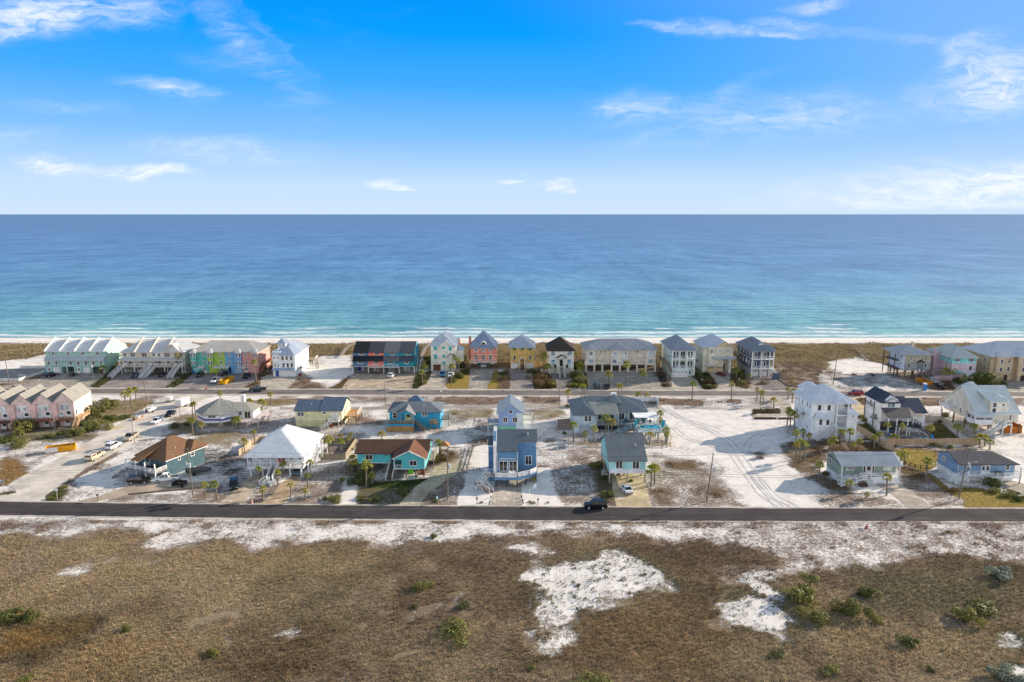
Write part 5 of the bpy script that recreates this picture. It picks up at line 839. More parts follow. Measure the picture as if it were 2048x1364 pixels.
def B2():
    h = H('house', 'pale yellow house with a slate blue roof and white side stairs', -62, 191.8); W = 13.3; c = 'ebe3b2'
    h.gwall(0, W, 0, 10.5, 2.0, 4.8, 6.6, 'x', c, m=.46); h.wall(0, 8.6, .05, 10.4, 0, 2.0, c, 'boards'); h.wall(11.6, W, 4, 10.4, 0, 2.0, c, 'boards'); h.trim(W, 0, [2.0, 4.65], 'f3efd8', corners=[(.08, 0, 4.7), (W-.08, 2, 4.7)]); h.piles([(8.8, .2), (11, .2), (W-.2, .2), (W-.2, 3.8)], 2, .13)
    h.roof(0, 7.3, 0, 10.5, 4.8, 6.65, 'x', 0, 0, '66788f', 'shingle', o=.4, m=.46); h.roof(7.3, W, .0, 10.5, 4.85, 7.15, 'x', 0, 0, '66788f', 'shingle', o=.4, m=.55); h.gwall(7.3, W-.02, .02, 10.4, 4.6, 4.8, 7.0, 'x', 'efe6b4', m=.55, name='gable')
    h.wins('F', 0, [(1.1, 3.2, .8, 1.0, '1h'), (2.0, 3.2, .8, 1.0, '1h'), (8.3, 3.8, .8, .6, '1')]); h.door('F', 11.3, 2.1, 1.8, 2.0, 0, WH, False); h.wins('R', W, [(3, 3.2, .9, 1.3, '1h'), (6, 3.2, .9, 1.3, '1h')]); h.wall(W, W+.02, 3, 4, 0, 1.8, 'c9d2c8')
    h.deck(9.6, 12.9, -2.1, 0, 2.1, 'c9c2b4'); h.rail([(9.6, 0, 2.1), (9.6, -2.05, 2.1), (11, -2.05, 2.1)]); h.rail([(12.85, -2.05, 2.1), (12.85, 0, 2.1)]); h.stairs((8.1, -3.6, 0), (11, -1.6, 2.1), 1.0, 'c9c2b4'); h.piles([(9.8, -1.9), (12.7, -1.9)], 2, .1, 'b9b2a4')
    h.deck(W+.1, W+3.6, 3, 10, 2.2, 'c98e4e'); h.rail([(W+.1, 3.05, 2.2), (W+3.55, 3.05, 2.2), (W+3.55, 10, 2.2)]); h.piles([(W+1, 3.2), (W+3.4, 3.2), (W+3.4, 6.6), (W+3.4, 9.8)], 2.1, .11, '7c6a52'); h.vent(4, 2.6, 5.6); h.vent(7.6, 3.2, 5.8)
B2()
def B3():
    h = H('house', 'bright cyan blue house with grey shingle roof and wooden deck screen', -34.8, 190.2); W = 14.4; c = '3ba5cc'
    h.wall(0, W, 0, 9.5, 0, 4.95, c); h.roof(0, W, 0, 9.5, 5.0, 6.5, 'x', 3.6, 3.6, '7d8791', 'shingle', o=.55); h.gwall(3, 7.2, -2.2, 1, 4.7, 4.8, 5.9, 'y', c, name='gable'); h.roof(2.9, 7.3, -2.4, 3.5, 4.75, 6.1, 'y', 0, 0, '969aa0', 'shingle', o=.35); h.roof(4.5, 8.5, 6.5, 9.5, 6.2, 7.4, 'x', 1.5, 1.5, '6d87a0', 'shingle', o=.2)
    h.deck(-.2, 7.4, -3.4, 0, 2.2, '8f8270'); h.wall(-.2, 7.4, -3.45, -3.35, .0, 1.7, 'b58d5f', 'boards', name='screen'); h.wall(-.2, 7.4, -3.47, -3.36, 1.75, 2.25, '2f9fd0'); h.rail([(-.15, -3.3, 2.2), (7.3, -3.3, 2.2)], '8d8478', horiz=True)
    h.piles([(0, -3.2), (3.6, -3.2), (7.2, -3.2)], 4.7, .1, '9fa6a8'); h.wins('F', 0, [(1.6, 3.0, 1.1, 1.5, '1h'), (10, 3.7, 1.2, 1.0, '2')]); h.door('F', 5.4, 2.3, 1.8, 2.1, 0, 'd9dcae'); h.wins('R', W, [(3, 3.2, .7, 1.1, '1')])
    h.stairs((10.4, -2.4, 0), (7.6, -1.8, 2.2), 1.0, '7d6f5e', '8d8478'); h.deck(11.6, 13.8, -1.6, 0, 2.0, '9b8a72'); h.rail([(11.6, -1.55, 2), (13.8, -1.55, 2)], 'a39074', horiz=True); h.piles([(11.7, -1.5), (13.7, -1.5)], 1.9, .1, '8b7a62'); h.unit('ac', 12.6, -.8, 2.0, 1, .9)
    h.deck(W+.3, W+2.3, 2, 7, 2.0, '9b9184'); h.rail([(W+.3, 2, 2), (W+2.3, 2, 2), (W+2.3, 7, 2)], 'a9a296'); h.piles([(W+2.2, 2.1), (W+2.2, 6.9)], 4.4, .09, 'a9a296'); h.vent(9.5, 2.5, 5.9)
B3()
def B4():
    h = H('house', 'pale green gabled house on the inland side directly behind the navy shed roofed house', -3.8, 184.9); W = 6.9; c = 'a8dcc0'
    h.gwall(0, W, 0, 10, 2.2, 6.0, 8.5, 'y', '9db4dc'); h.wall(0, W, .02, 9.9, 0, 2.25, '8fe0b4', 'boards'); h.wall(W-2, W+.02, -.02, 9, 0, 6.0, 'dfe6e6'); h.roof(0, W, 0, 10, 6.0, 8.7, 'y', 0, 0, 'b4bac2', o=.5)
    h.wins('F', 0, [(2, 3.4, 1.1, 1.4, '2'), (4.6, 3.4, 1.1, 1.4, '2'), (3.45, 6.0, .8, .8, '1')])
    h.deck(-3, 0, 1, 5, 3.0, '9fb0bc'); h.rail([(0, 1.05, 3), (-2.95, 1.05, 3), (-2.95, 5, 3)], 'dfe6ea'); h.piles([(-2.9, 1.2), (-.9, 1.2), (-2.9, 4.8)], 2.9, .12, 'cfd6d6', kind='paint')
    h.deck(W, W+2.8, 2, 6, 3.6, 'd9d9cf'); h.rail([(W, 2.05, 3.6), (W+2.75, 2.05, 3.6), (W+2.75, 6, 3.6)], 'e9e9df'); h.piles([(W+2.6, 2.2), (W+2.6, 5.8)], 3.5, .12, 'e2e2d6', kind='paint')
B4()
def B5():
    h = H('house', 'large pale blue house with charcoal metal roof, long stairs and a raised pool deck', 17.3, 186.3); W = 20.5; c = 'c9d6e2'; rc = '76808a'
    h.wall(0, 6.1, 0, 14, 0, 5.5, c); h.wall(6.1, W, 3.2, 14, 0, 5.5, 'b7c4d0'); h.roof(0, 6.1, 0, 9, 5.5, 7.8, 'y', 3.0, 0, rc, o=.6); h.roof(0, W, 3.0, 14.4, 5.5, 8.2, 'x', 5, 6.2, rc, o=.6)
    h.slab([[(5.6, -.7, 5.5), (12.4, -.7, 5.5), (12.2, 5.2, 7.4), (4.3, 5.2, 7.4)]], 'a2a49c', name='porch_roof'); h.roof(10.5, 13.6, 5, 9, 7.4, 9.0, 'y', 1, 1.0, rc, o=.3); h.box('roof_skylight', 11.2, 12.8, 7.6, 8.6, 8.5, 9.3, 'e4e8ea')
    h.wall(16.4, W+2.6, -2.4, 3.0, 4.95, 5.1, 'eef0f2', 'paint', name='patio_roof'); h.piles([(16.6, -2.2), (19.6, -2.2), (W+2.4, -2.2), (W+2.4, 2.8)], 4.95, .09, 'e9ecec', kind='paint', name='post')
    h.wins('F', 0, [(3.3, 3.3, .8, 1.4, '1h'), (4.3, 3.3, .8, 1.4, '1h')]); h.garage(3, 3.0, 2.0, 0, col='aab6c0'); h.wins('F', 3.2, [(8, 2.9, 1.8, 2, '2'), (10.6, 2.9, 1.8, 2, '2'), (13.6, 2.9, 1.6, 1.8, '2'), (17, 2.9, 2.2, 2, '2'), (19.6, 2.9, 1.2, 2, '1')])
    h.deck(6.1, 16.5, -.6, 3.2, 2.5, '8f9aa2'); h.rail([(6.1, -.55, 2.5), (13.2, -.55, 2.5)], 'aebdc8'); h.piles([(6.3, -.4), (9.5, -.4), (12.3, -.4)], 5.4, .1, 'b6c2ca', kind='paint', name='post'); h.wall(6.1, 16, 3.0, 3.2, 0, 2.4, '3c4650')
    h.stairs((10.8, -2.6, 0), (15.4, -2.6, 2.5), 1.5, '8496a2', 'a9bbc6'); h.deck(15.4, 16.4, -3.4, 0, 2.5, '8f9aa2')
    h.deck(16.4, W+4.4, -7.2, 3.2, 2.5, 'b9c6cc'); h.rail([(16.4, -3.4, 2.5), (16.4, -7.15, 2.5), (W+4.35, -7.15, 2.5), (W+4.35, 2, 2.5)], 'b4c6d0', bal=.22); h.piles([(x, y) for x in (16.7, 19.4, 22, 24.6) for y in (-7, -3.5, 0)], 2.4, .15, '9fadb4')
    pl = h.box('pool_coping', 17.6, 23.4, -5.6, -1.6, 2.5, 2.66, 'dbe7ea'); MB().box(17.9, 23.1, -5.3, -1.9, 2.661, 2.70).build('pool_water', mat('glass', '1f8fa0'), h.o)
    for x, z, q in ((16.2, .2, 0), (23.6, .1, 0)): MB().prism([(x, 2.6), (x+.5, 2.6), (x+1.0, 4.6), (x+.2, 4.8), (x-.2, 3.6)], 'y', -3.6, -3.45).build('curtain', mat('plain', '35a3ad'), h.o)
    for x, y in ((13, 1), (14.6, 1.4), (17.8, 0), (19.4, .4), (21.2, .1), (20.4, 1.6)): 
        mb = MB().box(x-.35, x+.35, y-.35, y+.35, 2.95, 3.05); mb.box(x-.35, x+.35, y+.3, y+.4, 3.05, 3.6); [mb.bar((x+a, y+b, 2.5), (x+a, y+b, 2.95), .03) for a in (-.3, .3) for b in (-.3, .3)]; mb.build('patio_chair', mat('paint', '2c5f70'), h.o)
    h.wall(-4.2, -.4, 6.6, 6.9, 0, 1.8, 'a9968c', 'boards', name='screen'); h.deck(-4.2, -.3, 2.5, 6.6, .5, '9b8a80'); h.rail([(-4.2, 6.5, .5), (-4.2, 2.5, .5), (-1, 2.5, .5)], 'b7a89c')
B5()
def B6():
    h = H('house', 'tall white three storey house with pale blue metal roof and an outside staircase', 81.4, 182.2); W = 11.6; c = 'f2f4f7'; rc = 'd8dde6'
    h.wall(0, 6.4, 0, 11.5, 0, 10, c); h.wall(6.4, W, 1.6, 11.5, 0, 10, c); h.roof(0, W, 0, 11.5, 10, 13.2, 'y', 5.2, 4.4, rc, o=.7); h.roof(5.6, 9.4, -1.2, 5, 10, 11.4, 'y', 1.8, 0, rc, o=.35)
    h.slab([[(.4, -1.5, 5.7), (5.2, -1.5, 5.7), (4.6, .02, 6.9), (1.2, .02, 6.9)], [(5.2, -1.5, 5.7), (5.6, .02, 5.8), (4.6, .02, 6.9)]], rc, name='skirt_roof'); h.wall(.8, 4.9, -1.0, 0, 0, 5.7, c)
    h.wall(9.4, W+.2, -1.4, 1.6, 0, 7.2, c); h.roof(9.4, W+.2, -1.4, 1.6, 7.2, 8.4, 'x', 1.2, 1.2, rc, o=.5); h.win('F', 10.7, 6.1, .35, .4, -1.4, '1')
    for z in (3.3, 6.6): h.deck(6.2, 9.4, -1.2, 1.6, z, WH, kind='paint', name='balcony', t=.3); h.rail([(6.3, -1.1, z), (9.2, -1.1, z)], '9aa0a8')
    h.piles([(6.3, -1.1), (9.3, -1.1)], 10, .2, WH, kind='paint', name='column'); h.door('F', 7.4, 3.4, .9, 2.1, 1.6, '3a3f46'); h.door('F', 7.4, 6.7, .9, 2.1, 1.6, '3a3f46')
    h.wins('F', 0, [(2.0, 7.6, .75, 1.4, '1'), (4.6, 7.6, .75, 1.4, '1')]); h.wins('F', -1.0, [(2.2, 3.8, .8, 1.5, '1'), (4.1, 3.8, .8, 1.5, '1')]); h.wins('F', 1.6, [(10.0, 8.0, .8, 1.5, '1'), (11.0, 8.0, .8, 1.5, '1')])
    h.wins('L', 0, [(1, 7.9, .5, 1.0, '1'), (3, 7.8, .6, 1.2, '1'), (6, 7.8, .6, 1.2, '1'), (8.5, 7.9, .5, 1, '1'), (10.3, 7.9, .5, 1, '1'), (2, 2, .5, .6, '1'), (9, 4.5, .6, 1, '1'), (5, 4.5, .6, .8, '1')]); h.unit('ac', -.5, 4, 5.2, .7, .6)
    h.stairs((.4, -2.8, 0), (6.0, -1.9, 3.3), 1.1, 'dfe3e6', WH); h.deck(5.9, 9.4, -2.6, -1.2, 3.3, 'dfe3e6', kind='paint'); h.piles([(6.1, -2.5), (9.2, -2.5)], 3.2, .12, WH, kind='paint')
    h.box('belt', -.04, 0, 0, 11.5, 3.0, 3.2, 'dde2e8'); h.garage(3, 2.4, 2.1, -1.0, col='dfe3e8'); h.wall(1, 6, 8.5, 12, 10, 11.8, c); h.roof(1, 5, 8.5, 12, 11.6, 13.0, 'x', 1, 1, rc, o=.3)
B6()
def B7():
    h = H('house', 'white house with navy shingle roof, screened porch and dark stairs beside a fenced pool', 103.8, 188.5); W = 12.4; c = 'f2f1f1'; rc = '4d566a'
    h.gwall(0, 5.2, 0, 9, 0, 8.3, 9.9, 'y', c); h.roof(0, 5.2, 0, 9, 8.3, 10.3, 'y', 1.6, 0, rc, 'shingle', o=.5); h.gwall(.9, 4.3, -.3, 0, 8.2, 8.3, 9.3, 'y', 'eef0f2', name='gable'); h.roof(.8, 4.4, -.4, 3, 8.2, 9.4, 'y', 0, 0, 'b8c0cc', 'shingle', o=.2)
    h.gwall(5.2, W, 0, 9.5, 0, 5.3, 7.6, 'x', c, m=.5); h.roof(5.2, W, 0, 9.5, 5.3, 8.0, 'x', 0, 0, rc, 'shingle', o=.45); h.roof(4.6, 8.5, 3.6, 6, 7.8, 8.5, 'x', 0, 0, rc, 'shingle', o=.2)
    h.win('F', 2.6, 6.6, 1.9, 1.2, 0, '2', glass='5c7a84'); h.wins('L', 0, [(2.5, 2.8, .4, .4, '1'), (2.5, 3.5, .4, .4, '1'), (6, 6, .8, 1.2, '1h')]); h.unit('ac', -.7, 2.4, 3.0, 1, 1); h.deck(-1.4, 0, 1.6, 3.4, 3.0, '8a8f94')
    h.slab([[(-.3, -4.4, 5.0), (6.0, -4.4, 5.0), (7.6, .1, 6.6), (-.3, .1, 6.6)], [(6.0, -4.4, 5.0), (9.0, -1.4, 5.0), (7.6, .1, 6.6)]], '6d6a6e', 'shingle', name='porch_roof'); h.piles([(-.1, -4.2), (2.2, -4.2), (5.2, -4.2), (7.6, -2.6)], 5.0, .12, WH, kind='paint', name='post')
    h.deck(-.2, 8.8, -4.4, 0, 2.5, '5f646c'); h.rail([(-.1, -4.3, 2.5), (6, -4.3, 2.5)], '3a3e44', bal=.2); h.wall(0, 5, -.5, 0, .1, 2.4, '4a4e55'); h.piles([(0, -4.2), (3, -4.2), (6, -4.2), (8.7, -4.2)], 2.4, .12, 'd9dadd', kind='paint'); h.door('F', 6.4, 2.6, 1.6, 2.1, 0, WH)
    h.stairs((11.2, -5.6, 0), (7.4, -5.0, 2.5), 1.4, '565b64', '2d3138'); h.deck(6, 8.2, -5.8, -4.4, 2.5, '5f646c'); h.rail([(8.8, -4.3, 2.5), (8.8, 0, 2.5)], '3a3e44')
    h.win('F', 10.8, 3.9, 1.2, .7, 0, '1', glass='b89a6e'); h.wall(9.6, 12, -.06, 0, .2, 2.2, 'e6e8ea', 'boards', name='panel'); h.piles([(-.6, 3), (-.6, 8)], 7.5, .1, '4a4038', name='post'); h.rail([(-.6, 3, 5.6), (-.6, 8, 5.6)], '5a5048')
    h.box('patio_sofa', 1, 2.6, -2.4, -1.5, 2.5, 3.1, '8d7b66', 'plain'); h.box('grill', 3.6, 4.3, -3, -2.4, 2.5, 3.6, '2a2c2e')
B7()
def B8():
    h = H('house', 'cream house with one huge pale grey metal gable roof, glazed porch and white stairs', 129.6, 186.9); W = 11.6; c = 'e4ddcd'; rc = 'd2d9da'
    h.gwall(0, W, 0, 14.6, 2.8, 5.6, 11.2, 'x', c); h.roof(0, W, 0, 14.6, 5.6, 11.5, 'x', 0, 0, rc, o=.55, seam=.45)
    h.wall(3.6, 7.9, -.03, 5, 2.8, 8.9, c, name='dormer'); h.slab([[(3.0, -.5, 8.85), (8.3, -.5, 8.85), (7.6, 5.2, 10.6), (3.0, 5.2, 10.6)]], rc, name='dormer_roof'); h.roof(1.5, 4.5, 7, 10, 11, 12.3, 'x', 1, 1, rc, o=.2)
    h.wins('F', -.03, [(4.6, 7.2, 1.0, 1.2, '1'), (4.6, 5.6, 1.0, 1.2, '1')]); h.wins('F', -.03, [(7.0, 7.4, .8, .7, '1')], glass='8f979c'); h.wins('F', 0, [(9.4, 3.6, .6, 1.2, '1h')])
    h.deck(-1.6, 3.7, -1.8, 1.5, 2.9, WH, kind='paint'); h.wall(-1.5, 3.6, -1.7, -1.6, 2.9, 3.9, WH, name='porch_wall'); h.wins('F', -1.62, [(-.2, 3.95, 2.2, 1.2, '1'), (2.4, 3.95, 2.0, 1.2, '1')], glass='6b7a80'); h.wall(-1.55, -1.45, -1.7, 2, 2.9, 3.9, WH, name='porch_wall'); h.slab([[(-2.0, -2.2, 5.0), (3.7, -2.2, 5.0), (3.7, .1, 6.0), (-2.0, .1, 6.0)]], rc, name='porch_roof'); h.wall(3.5, 3.6, -1.7, 0, 2.9, 5.2, WH, name='porch_wall')
    h.wins('L', -1.55, [(-.9, 4.0, 1.2, 1.1, '1'), (.8, 4.0, 1.3, 1.1, '1')], glass='4d585e'); h.wins('L', 0, [(4, 3.6, .6, 1.3, '1h'), (7, 3.6, .6, 1.3, '1h')]); h.piles([(x, y) for x in (-1.2, 2.6, 6.4, W-.3) for y in (-1.4, 3, 8, 13.6)], 2.8, .15, '8a6f52'); h.piles([(-1.8, 13), (-1.8, 9)], 5, .1, WH, kind='paint', name='post'); h.deck(-2, 0, 9, 14, 4.4, WH, kind='paint'); h.rail([(-2, 9, 4.4), (-2, 14, 4.4)])
    h.stairs((-.3, -4.6, 0), (6.2, -1.9, 2.8), 1.2, 'b9c0c4', WH); h.deck(5.7, 8.6, -2.5, 0, 2.8, 'dcdcd6'); h.rail([(6.6, -2.45, 2.8), (8.55, -2.45, 2.8), (8.55, 0, 2.8)]); h.piles([(6, -2.3), (8.4, -2.3)], 2.7, .12, WH, kind='paint')
    h.wall(7.4, 12.2, -1.3, -1.1, 0, 1.7, 'c9742a', 'boards', name='board_screen'); h.wall(12.1, 12.2, -1.3, 4, 0, 2.2, 'c9742a', 'boards', name='board_screen')
B8()
# ================================================================== near row
def C1():
    h = H('house', 'dark teal house with a brown shingle hip roof and white railed corner deck', -88.3, 156.4); h.o.rotation_euler.z = math.radians(-23.7); W = 9.3; c = '4d6a74'; rc = '8a6b54'
    h.wall(0, W, 0, 11, 1.3, 4.4, c); h.wall(2.5, W, .05, 11, 0, 1.3, c); h.roof(0, W, 0, 11, 4.4, 7.6, 'y', 4.6, 4.6, rc, 'shingle', o=.55, fascia=WH); h.slab([[(1.5, -3.0, 4.2), (4.2, -3.0, 4.2), (5.0, 2.6, 6.35), (2.8, 2.6, 6.35)]], '9a7657', 'shingle', name='entry_roof'); h.roof(W-2, W+.8, 6.5, 11, 5.0, 6.3, 'x', 0, 1.4, rc, 'shingle', o=.4)
    h.box('fascia', W+.52, W+.58, -.55, 11.5, 3.98, 4.18, WH); h.wins('R', W, [(7.4, 2.9, .9, 1.2, '1h'), (3.6, 3.1, .5, .7, '1')])
    h.deck(-.6, W, -3.2, 0, 2.0, '8a8f94'); h.rail([(-.5, -3.1, 2), (W, -3.1, 2), (W, 0, 2)], horiz=True); h.rail([(-.5, -.2, 2), (-.5, -3.1, 2)], horiz=True); h.stairs((-2.4, -5.4, 0), (.0, -2.0, 2.0), 1.1, '4f565c'); h.stairs((-3.4, -1.8, 0), (-1.2, -.6, 2.0), 1.0, '4f565c')
    h.piles([(-.3, -3), (3, -3), (6, -3), (W-.1, -3)], 4.2, .11, 'e6e8e8', kind='paint', name='post'); h.door('F', 3.2, 2.05, 1.7, 2, 0, '9fb0b4'); h.box('outdoor_table', 5, 6.6, -2.2, -1.2, 2.0, 2.75, '30363a'); h.box('grill', 7.2, 7.9, -1.4, -.9, 2, 3.1, '24282a'); h.vent(W-1.5, 4, 5.4); h.box('meter_box', W, W+.12, 5.2, 5.6, 1.2, 1.9, '9aa0a2')
C1()
def C2():
    h = H('house', 'white house with a pyramid metal roof, full front porch and flared white staircase', -61.2, 152.9); W = 12.8; c = 'dfe5ee'
    h.wall(.3, W-.3, 2.2, 16, 2.3, 5.2, c); h.roof(0, W, .2, 16.2, 5.2, 9.5, 'y', 6.2, 6.2, 'e6e8ec', o=.6, seam=.42); h.deck(-.1, W+.1, 0, 2.3, 2.35, 'e6e6e6', kind='paint', t=.35)
    h.rail([(-.1, 2.2, 2.4), (-.1, .08, 2.4), (5.4, .08, 2.4)], bal=.2); h.rail([(7.0, .08, 2.4), (W+.05, .08, 2.4), (W+.05, 2.2, 2.4)], bal=.2); h.piles([(.1, .15), (3.0, .15), (5.4, .15), (7.0, .15), (9.8, .15), (W-.1, .15)], 5.15, .09, WH, kind='paint', name='post', z0=2.4)
    h.piles([(.6, .3), (3.4, .3), (4.3, 4), (9.3, 4), (.8, 4), (9.7, .3), (W-.5, .3), (4.3, 9), (9.3, 9)], 2.3, .14, 'e6e6e6', kind='paint'); h.wall(.4, W-.4, 12, 12.3, 0, 2.3, 'b9bdc4'); h.wall(W-.42, W-.3, 4.5, 16, 0, 2.3, 'e2e4e8', 'boards', name='lower_wall')
    for x in (2.4, 4.7, 9.4, 11.6): h.win('F', x, 3.5, .7, 1.1, 2.2, '1h')
    h.shutters('F', 2.2, [(x+s*.58, 3.5, .3, 1.1) for x in (2.4, 4.7, 9.4, 11.6) for s in (-1, 1)], '8fbfb0'); h.door('F', 6.6, 2.42, .9, 2.0, 2.2, 'd97f78'); h.door('F', 7.7, 2.42, .8, 2.0, 2.2, 'e0a09a')
    h.stairs((6.2, -3.6, .7), (6.2, 0, 2.35), 1.3, '7d868c', WH); h.stairs((4.8, -5.2, 0), (6.0, -3.8, .75), 1.2, WH); h.stairs((7.6, -5.2, 0), (6.4, -3.8, .75), 1.2, WH); h.deck(5.2, 7.2, -4.6, -3.4, .75, WH, kind='paint', t=.6)
    h.wins('R', W-.3, [(5, 3.4, .8, 1.2, '1h'), (8.5, 3.4, .8, 1.2, '1h')]); h.stairs((W+.6, 6, 0), (W+.6, 12, 2.35), 1.0, 'dfe0e2'); h.deck(W-.2, W+1.4, 12, 16.4, 2.35, 'dfe0e2', kind='paint'); h.rail([(W+1.35, 12, 2.35), (W+1.35, 16.4, 2.35)]); h.piles([(W+1.3, 12.1), (W+1.3, 16.2)], 5.0, .1, WH, kind='paint', name='post'); h.vent(9, 11, 7.4); h.unit('ac', W+1.5, 9.6, 1.4, .8, .8)
C2()
def C3():
    h = H('house', 'turquoise house with dark brown shingle roof, front gable wing and central stairs', -36.7, 152.7); W = 16.6; c = '62c6cc'; rc = '6a5046'
    h.gwall(0, W, 4, 13, 2.0, 4.6, 6.1, 'x', c); h.roof(0, W, 4, 13, 4.6, 6.3, 'x', 0, 0, rc, 'shingle', o=.5); h.gwall(9.4, W-.03, 0, 4.4, 2.0, 4.7, 6.2, 'y', c); h.roof(9.4, W, 0, 8.4, 4.7, 6.4, 'y', 0, 0, '86604f', 'shingle', o=.45)
    h.trim(6, 0, [2.02], WH, x0=9.4, corners=[(9.5, 2, 4.6), (W-.1, 2, 4.6)]); h.trim(9.4, 4, [2.02, 4.5], WH, corners=[(.08, 2, 4.5)]); mb = MB(); mb.bar((9.1, -.5, 4.55), (12.98, -.5, 6.5), .09); mb.bar((12.98, -.5, 6.5), (16.9, -.5, 4.55), .09); mb.build('rake_trim', mat('paint', WH), h.o)
    for u, y in ((2.9, 4), (13.9, 0)): h.win('F', u, 2.9, 1.5, 1.1, y, '2'); h.box('window_trim', u-.95, u+.95, y-.05, y-.01, 2.72, 4.18, '2b2b2b')
    MB().cyl((7.0, 3.98, 4.1), (7.0, 3.9, 4.1), .3, .3, 12).build('round_vent', mat('paint', 'a0605a'), h.o); h.box('porch_opening', 9.7, 11.2, -.04, 0, 2.3, 4.2, '2d4a50'); h.rail([(9.7, -.08, 2.1), (11.2, -.08, 2.1)], WH, h=.9); h.box('doorway', 8.1, 9.3, 3.9, 4.0, 2.1, 4.3, '2a3438')
    h.stairs((8.5, -1.6, 0), (8.5, 4.0, 2.0), 1.4, '6f6357', 'efefec'); h.piles([(x, y) for x in (.3, 3.6, 7) for y in (4.3, 8, 12.6)]+[(x, y) for x in (9.8, 12.2, 14.4, W-.3) for y in (.3, 4, 8, 12.6)], 2.0, .16, '8a7d6e')
    h.box('green_door', 12.3, 13.5, 2.2, 2.3, 0, 1.8, '6fd62c'); h.wall(11.8, 16, 4.5, 4.7, 0, 2, '8d7462', 'boards', name='lower_wall'); h.wall(W-.05, W-.02, 5, 12.8, 2, 4.6, 'e8ecec'); h.deck(W, W+1.4, 6, 12, 2, 'b9ab96'); h.rail([(W+1.35, 6, 2), (W+1.35, 12, 2)], 'c9bda8'); h.piles([(W+1.3, 6.1), (W+1.3, 11.9)], 4.2, .1, 'a3957e'); h.wins('R', W, [(2, 3.1, .8, 1, '1')])
    h.deck(14.8, W, -.2, 2, .9, '8a6a58'); h.box('trash_bin', 15.8, 16.4, -.6, 0, .9, 1.9, '7c3b30'); h.vent(11.5, 9, 5.9)
C3()
def C4():
    h = H('house', 'mid blue house with sloping shingle roof, curved white deck and side stairs', -3.75, 148.9); W = 9.4; c = '6693ba'; cd = '5885ad'; rc = '707a86'
    sl = .47; P = [(0, 2.4), (12, 2.4), (12, 7.8), (6.3, 10.75), (0, 7.8)]
    MB().prism([(0, 2.4), (12, 2.4), (12, 7.9), (6.3, 10.7), (2.7, 9.0), (0, 7.75)], 'x', .35, 5.1).build('wall', mat('siding', c), h.o); MB().prism([(2.6, 2.4), (12, 2.4), (12, 7.9), (6.3, 10.7), (2.6, 9.0)], 'x', 5.1, W).build('wall', mat('siding', c), h.o)
    h.slab([[(.2, -.25, 7.75), (5.1, -.25, 7.75), (5.1, 2.5, 9.05), (.2, 2.5, 9.05)], [(.2, 2.5, 9.05), (5.1, 2.5, 9.05), (W+.15, 2.5, 9.05), (W+.15, 6.3, 10.85), (.2, 6.3, 10.85)], [(.2, 6.3, 10.85), (W+.15, 6.3, 10.85), (W+.15, 12.3, 7.9), (.2, 12.3, 7.9)]], rc, 'shingle')
    MB().prism([(-.5, 2.4), (4.6, 2.4), (4.6, 10.2), (5.6, 11.2), (5.6, 11.5), (2.6, 10.6), (-.5, 9.0)], 'x', -.35, .2).build('fin_wall', mat('siding', c), h.o); MB().prism([(-.62, 8.95), (5.72, 11.55), (5.72, 11.7), (-.62, 9.1)], 'x', -.45, .3).build('fin_cap', mat('paint', 'f4f4f4'), h.o); h.box('fin_trim', -.42, .27, -.6, -.5, 2.5, 9.0, 'f4f4f4')
    h.wall(-1.6, -.35, 1.5, 8.5, 0, 8.3, cd); h.box('wing_roof', -1.7, -.3, 1.4, 8.6, 8.3, 8.5, '707a86', 'shingle'); h.box('fascia', -1.72, -.3, 1.34, 1.4, 8.25, 8.5, 'f0f0f0'); MB().cyl((-1.0, 1.4, 5.6), (-1.0, 1.15, 5.6), .12, .08, 6).build('wall_lamp', mat('paint', 'e8e8e4'), h.o)
    h.trim(4.9, 0, [7.62], WH, x0=.3, corners=[(.42, 2.4, 7.6), (5.02, 2.4, 7.6)]); h.trim(4.2, 2.6, [8.86], WH, x0=5.2, corners=[(W-.08, 2.4, 8.9)]); h.box('awning_rail', .9, 4.6, -.25, 0, 5.9, 6.05, 'd9dcdc')
    h.win('F', 1.8, 3.1, 1.7, 2.2, 0, '2'); h.win('F', 4.0, 3.1, 1.6, 2.2, 0, '2'); h.win('F', 7.5, 3.6, 1.3, 2.0, 2.6, '2'); mb = MB(); mb.bar((8.6, 2.55, 8.6), (W, 2.55, 7.9), .04); mb.build('wall_bracket', mat('paint', WH), h.o)
    D = [(-.2, 0), (-.2, -2.4), (5.0, -2.4), (7.8, -.6), (9.5, 1.4), (9.5, 2.6), (5.1, 2.6), (5.1, 0)]
    MB().prism(D, 'z', 2.1, 2.42).build('deck', mat('wood', 'b0aaa2'), h.o); MB().prism([(-.25, -2.4), (5.0, -2.46), (7.83, -.66), (9.56, 1.4), (9.5, 1.4), (7.78, -.58), (5, -2.38), (-.2, -2.38)], 'z', 1.75, 2.4).build('deck_fascia', mat('siding', c), h.o)
    R = [(-.15, -2.35, 2.42), (4.98, -2.35, 2.42), (7.75, -.57, 2.42), (9.45, 1.4, 2.42), (9.45, 2.6, 2.42)]; h.rail(R, 'f6f6f4', bal=.15, r=.06); h.rail([(-.15, -2.35, 2.42), (-.15, -1.6, 2.42)], 'f6f6f4')
    mb = MB()
    for p, q in zip(R[:-1], R[1:]): p = Vector(p); q = Vector(q); d = (q-p).normalized(); n = Vector((-d.y, d.x, 0))*.02; z1 = Vector((0, 0, .2)); z2 = Vector((0, 0, .88)); mb.add([p-n+z1, q-n+z1, q+n+z1, p+n+z1, p-n+z2, q-n+z2, q+n+z2, p+n+z2], [(3,2,1,0),(4,5,6,7),(0,1,5,4),(1,2,6,5),(2,3,7,6),(3,0,4,7)])
    mb.build('rail_panel', mat('paint', 'e4e6ea'), h.o)
